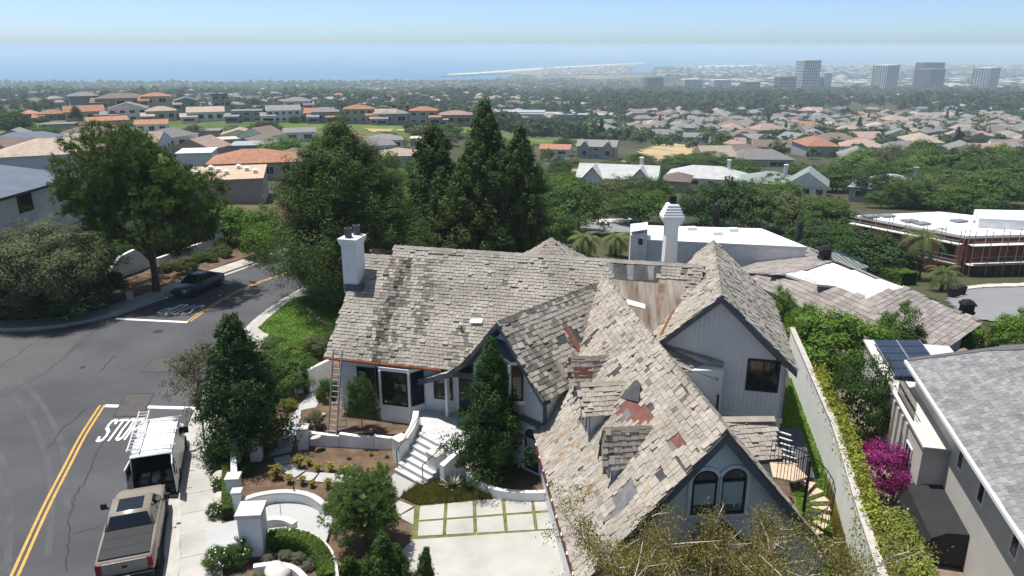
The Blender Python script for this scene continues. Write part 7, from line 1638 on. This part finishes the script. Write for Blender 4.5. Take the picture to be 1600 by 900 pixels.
forest('distant_woods','lighter green trees mixed through the far suburb',1500,samp(420,1000,.12,1.0),(4,8),LF_,44,.19,6)
forest('distant_woods','trees filling the hollow behind the ridge row',1100,samp(420,1000,-1.0,.14),(5,9),LF2_,44,.2,16)
def roofs(name,lab,n,sampler,m,seed,wr=(9,20),hr=(3,6)):
    rg=np.random.default_rng(seed); P=sampler(rg,n); n=len(P); w=rg.uniform(*wr,n)/2; d=rg.uniform(*wr,n)/2*.8; h=rg.uniform(*hr,n); a=rg.random(n)*3.14; c,s=np.cos(a),np.sin(a)
    loc=[(-1,-1,-.6),(1,-1,-.6),(1,1,-.6),(-1,1,-.6),(-1,-1,1),(1,-1,1),(1,1,1),(-1,1,1),(-.5,0,1.5),(.5,0,1.5)]
    V=np.stack([np.stack([P[:,0]+(x*w)*c-(y*d)*s,P[:,1]+(x*w)*s+(y*d)*c,P[:,2]+z*h],1) for x,y,z in loc],1).reshape(-1,3)
    q=np.array([(0,1,5,4),(1,2,6,5),(2,3,7,6),(3,0,4,7),(4,5,9,8),(5,6,9,9),(6,7,8,9),(7,4,8,8)]); Fq=(np.arange(n)[:,None,None]*10+q[None]).reshape(-1,4)
    me=D.meshes.new(name); me.from_pydata([tuple(v) for v in V],[],[tuple(dict.fromkeys(map(int,f))) for f in Fq]); me.materials.append(m); o=obj(name,me); return tag(o,lab,'houses',kind='stuff')
m_fr1=mat('far_roof_mix',(.24,.23,.22),.9,.35,.03,island=.4,col2=(.36,.34,.32)); m_fr2=mat('far_roof_warm',(.26,.205,.175),.9,.3,.03,island=.3)
roofs('distant_houses','countless pale far-off roofs scattered over the plain',900,samp(900,4000),m_fr1,7); roofs('distant_houses','countless reddish far-off roofs scattered over the plain',420,samp(700,4000),m_fr2,8); roofs('distant_houses','packed grey roofs of the far suburb at the foot of the slope',360,samp(560,1000,.2,1.0),MATS['grey_roof'],9,(10,18)); roofs('distant_houses','packed pinkish roofs of the far suburb at the foot of the slope',110,samp(560,1000,.2,1.0),m_fr2,10,(10,18))
def coast(pxr,yr,n,seed,cx):
    def f(rg,n_):
        px=rg.uniform(*pxr,n_); yy=rg.uniform(*yr,n_)+cx*(px-pxr[0]); return np.array([gz(a,b_,ZS+5) for a,b_ in zip(px,yy)])
    return f
roofs('distant_houses','tiny pale houses crowding the sandy peninsula',500,coast((850,985),(107,119),500,1,-.02),m_fr1,11,(14,40),(4,9)); roofs('distant_houses','tiny hazy buildings on the far coastal land',900,coast((1020,1700),(106,122),900,1,-.008),m_fr1,12,(15,50),(4,10))
forest('distant_woods','hazy tree cover on the far coastal land',2500,coast((1020,1750),(106,135),2500,1,-.006),(9,16),LF2_,10,.5,13)
# ---- office towers
def tower(label,px,ytop,ybase,wpx,nx,nz,frame,glassm,rot,dep=1.,top=0,solid=False,Y=2300.,fr=.3):
    P=at(px,ybase,Y); zt=at(px,ytop,Y)[2]; w=wpx*sz(1,P); h=zt-P[2]; t=thing('office_tower',label,'tower',(P[0],P[1],P[2]),rz=R(rot)); d=w*dep
    b=MB(); b.box((0,0,h/2-10),(w*.96,d*.96,h+18)); obj('glass_core',b.mesh('glass_core',glassm),t)
    cw=w/nx
    for sd in range(4):
        L=w if sd%2==0 else d; o=(d if sd%2==0 else w)/2; n=max(2,round(L/cw)); b=MB()
        for i in range(n+1): b.box((-L/2+L*i/n,-o,h/2-5),(cw*fr,1.2,h+10))
        ob=obj('mullions',b.mesh('mullions',frame),t); ob.rotation_euler=(0,0,math.pi/2*sd); ob['kind']='stuff'
        b=MB()
        for k in range(nz+1): b.box((0,-o+.1,h*k/nz),(L,1.,h/nz*fr*.9))
        ob=obj('floor_bands',b.mesh('floor_bands',frame),t); ob.rotation_euler=(0,0,math.pi/2*sd); ob['kind']='stuff'
    b=MB(); b.box((0,0,h+1.5),(w,d,3)); 
    if top: b.box((w*.05,0,h+4.5),(w*.5,d*.5,5))
    obj('crown',b.mesh('crown',frame),t)
m_twf=mat('tower_white',(.62,.62,.62),.7,.05,.01); m_twg=mat('tower_glass',(.03,.045,.07),.2,.2,.02,spec=.6); m_twb=mat('tower_blue_glass',(.05,.09,.15),.2,.2,.02,spec=.6); m_twd=mat('tower_grey',(.20,.21,.24),.6,.1,.01)
tower('tallest office tower with white grid and dark square windows',1258,95,146,27,8,11,m_twf,m_twg,8,.9); tower('blue glass office tower with white floor bands',1379,103,146,30,7,12,m_twf,m_twb,32,.8); tower('dark grey slab tower with fine vertical lines',1448,109,147,33,16,14,m_twd,m_twg,26,.8,fr=.35); tower('flat-topped grey tower standing behind the dark slab',1446,99,146,34,10,12,m_twd,m_twd,10,.6,Y=2420.,fr=.4); tower('pale gridded office tower apart from the others',1535,107,145,31,7,11,m_twf,m_twg,34,.8)
for lab,px,yt,yb,w,f_,g_ in (('low dark office block at the foot of the tallest tower',1277,122,146,15,m_twd,m_twg),('low grey office block near the tallest tower',1225,121,143,26,m_twd,m_twg),('white mid-rise block behind the tallest tower',1290,115,135,12,m_twf,m_twf),('grey office block among trees by the harbour',1021,122,137,24,m_twd,m_twg),('pale office block beside the harbour channel',1079,125,139,28,m_twf,m_hg),('bright white office box among the trees',1124,126,142,27,m_twf,m_hw),('dark low office box near the white one',1171,129,143,24,m_twd,m_twg),('dark podium beside the pale tower',1525,135,146,20,m_twd,m_twg)):
    tower(lab,px,yt,yb,w,6,4,f_,g_,10,.7,Y=2300.)
forest('distant_woods','dark tree belt hiding the feet of the office towers',700,lambda rg,n:np.stack([rg.uniform(300,1700,n),rg.uniform(2120,2270,n),np.zeros(n)],1)+np.array([0,0,-116]),(14,20),LF2_,18,.36,21)
roofs('distant_buildings','flat pale commercial roofs beyond the office towers',160,samp(2500,3900,.3,1.0),m_fr1,22,(30,80),(6,14))
# ================= haze (air between camera and coast)
b=MB(); x0,x1,y0,y1,zz0,zz1=-30500,30500,-300,42300,-163,38
b.hex8([(x0,y0,zz0),(x1,y0,zz0),(x1,y1,zz0),(x0,y1,zz0),(x0,y0,zz1),(x1,y0,zz1),(x1,y1,zz1),(x0,y1,zz1)])
hz=b.build('haze'); hm=D.materials.new('haze_air'); hm.use_nodes=True; t=hm.node_tree; t.nodes.remove(t.nodes['Principled BSDF'])
pv=t.nodes.new('ShaderNodeVolumePrincipled'); pv.inputs['Color'].default_value=(.73,.885,1.,1); pv.inputs['Density'].default_value=HAZE; pv.inputs['Anisotropy'].default_value=0
t.links.new(pv.outputs[0],t.nodes['Material Output'].inputs['Volume']); hz.data.materials.append(hm); hz['kind']='stuff'; tag(hz,'pale blue sea haze filling the air over the coastal plain','haze')
for o in D.objects:
    if 'wp' in o: del o['wp']
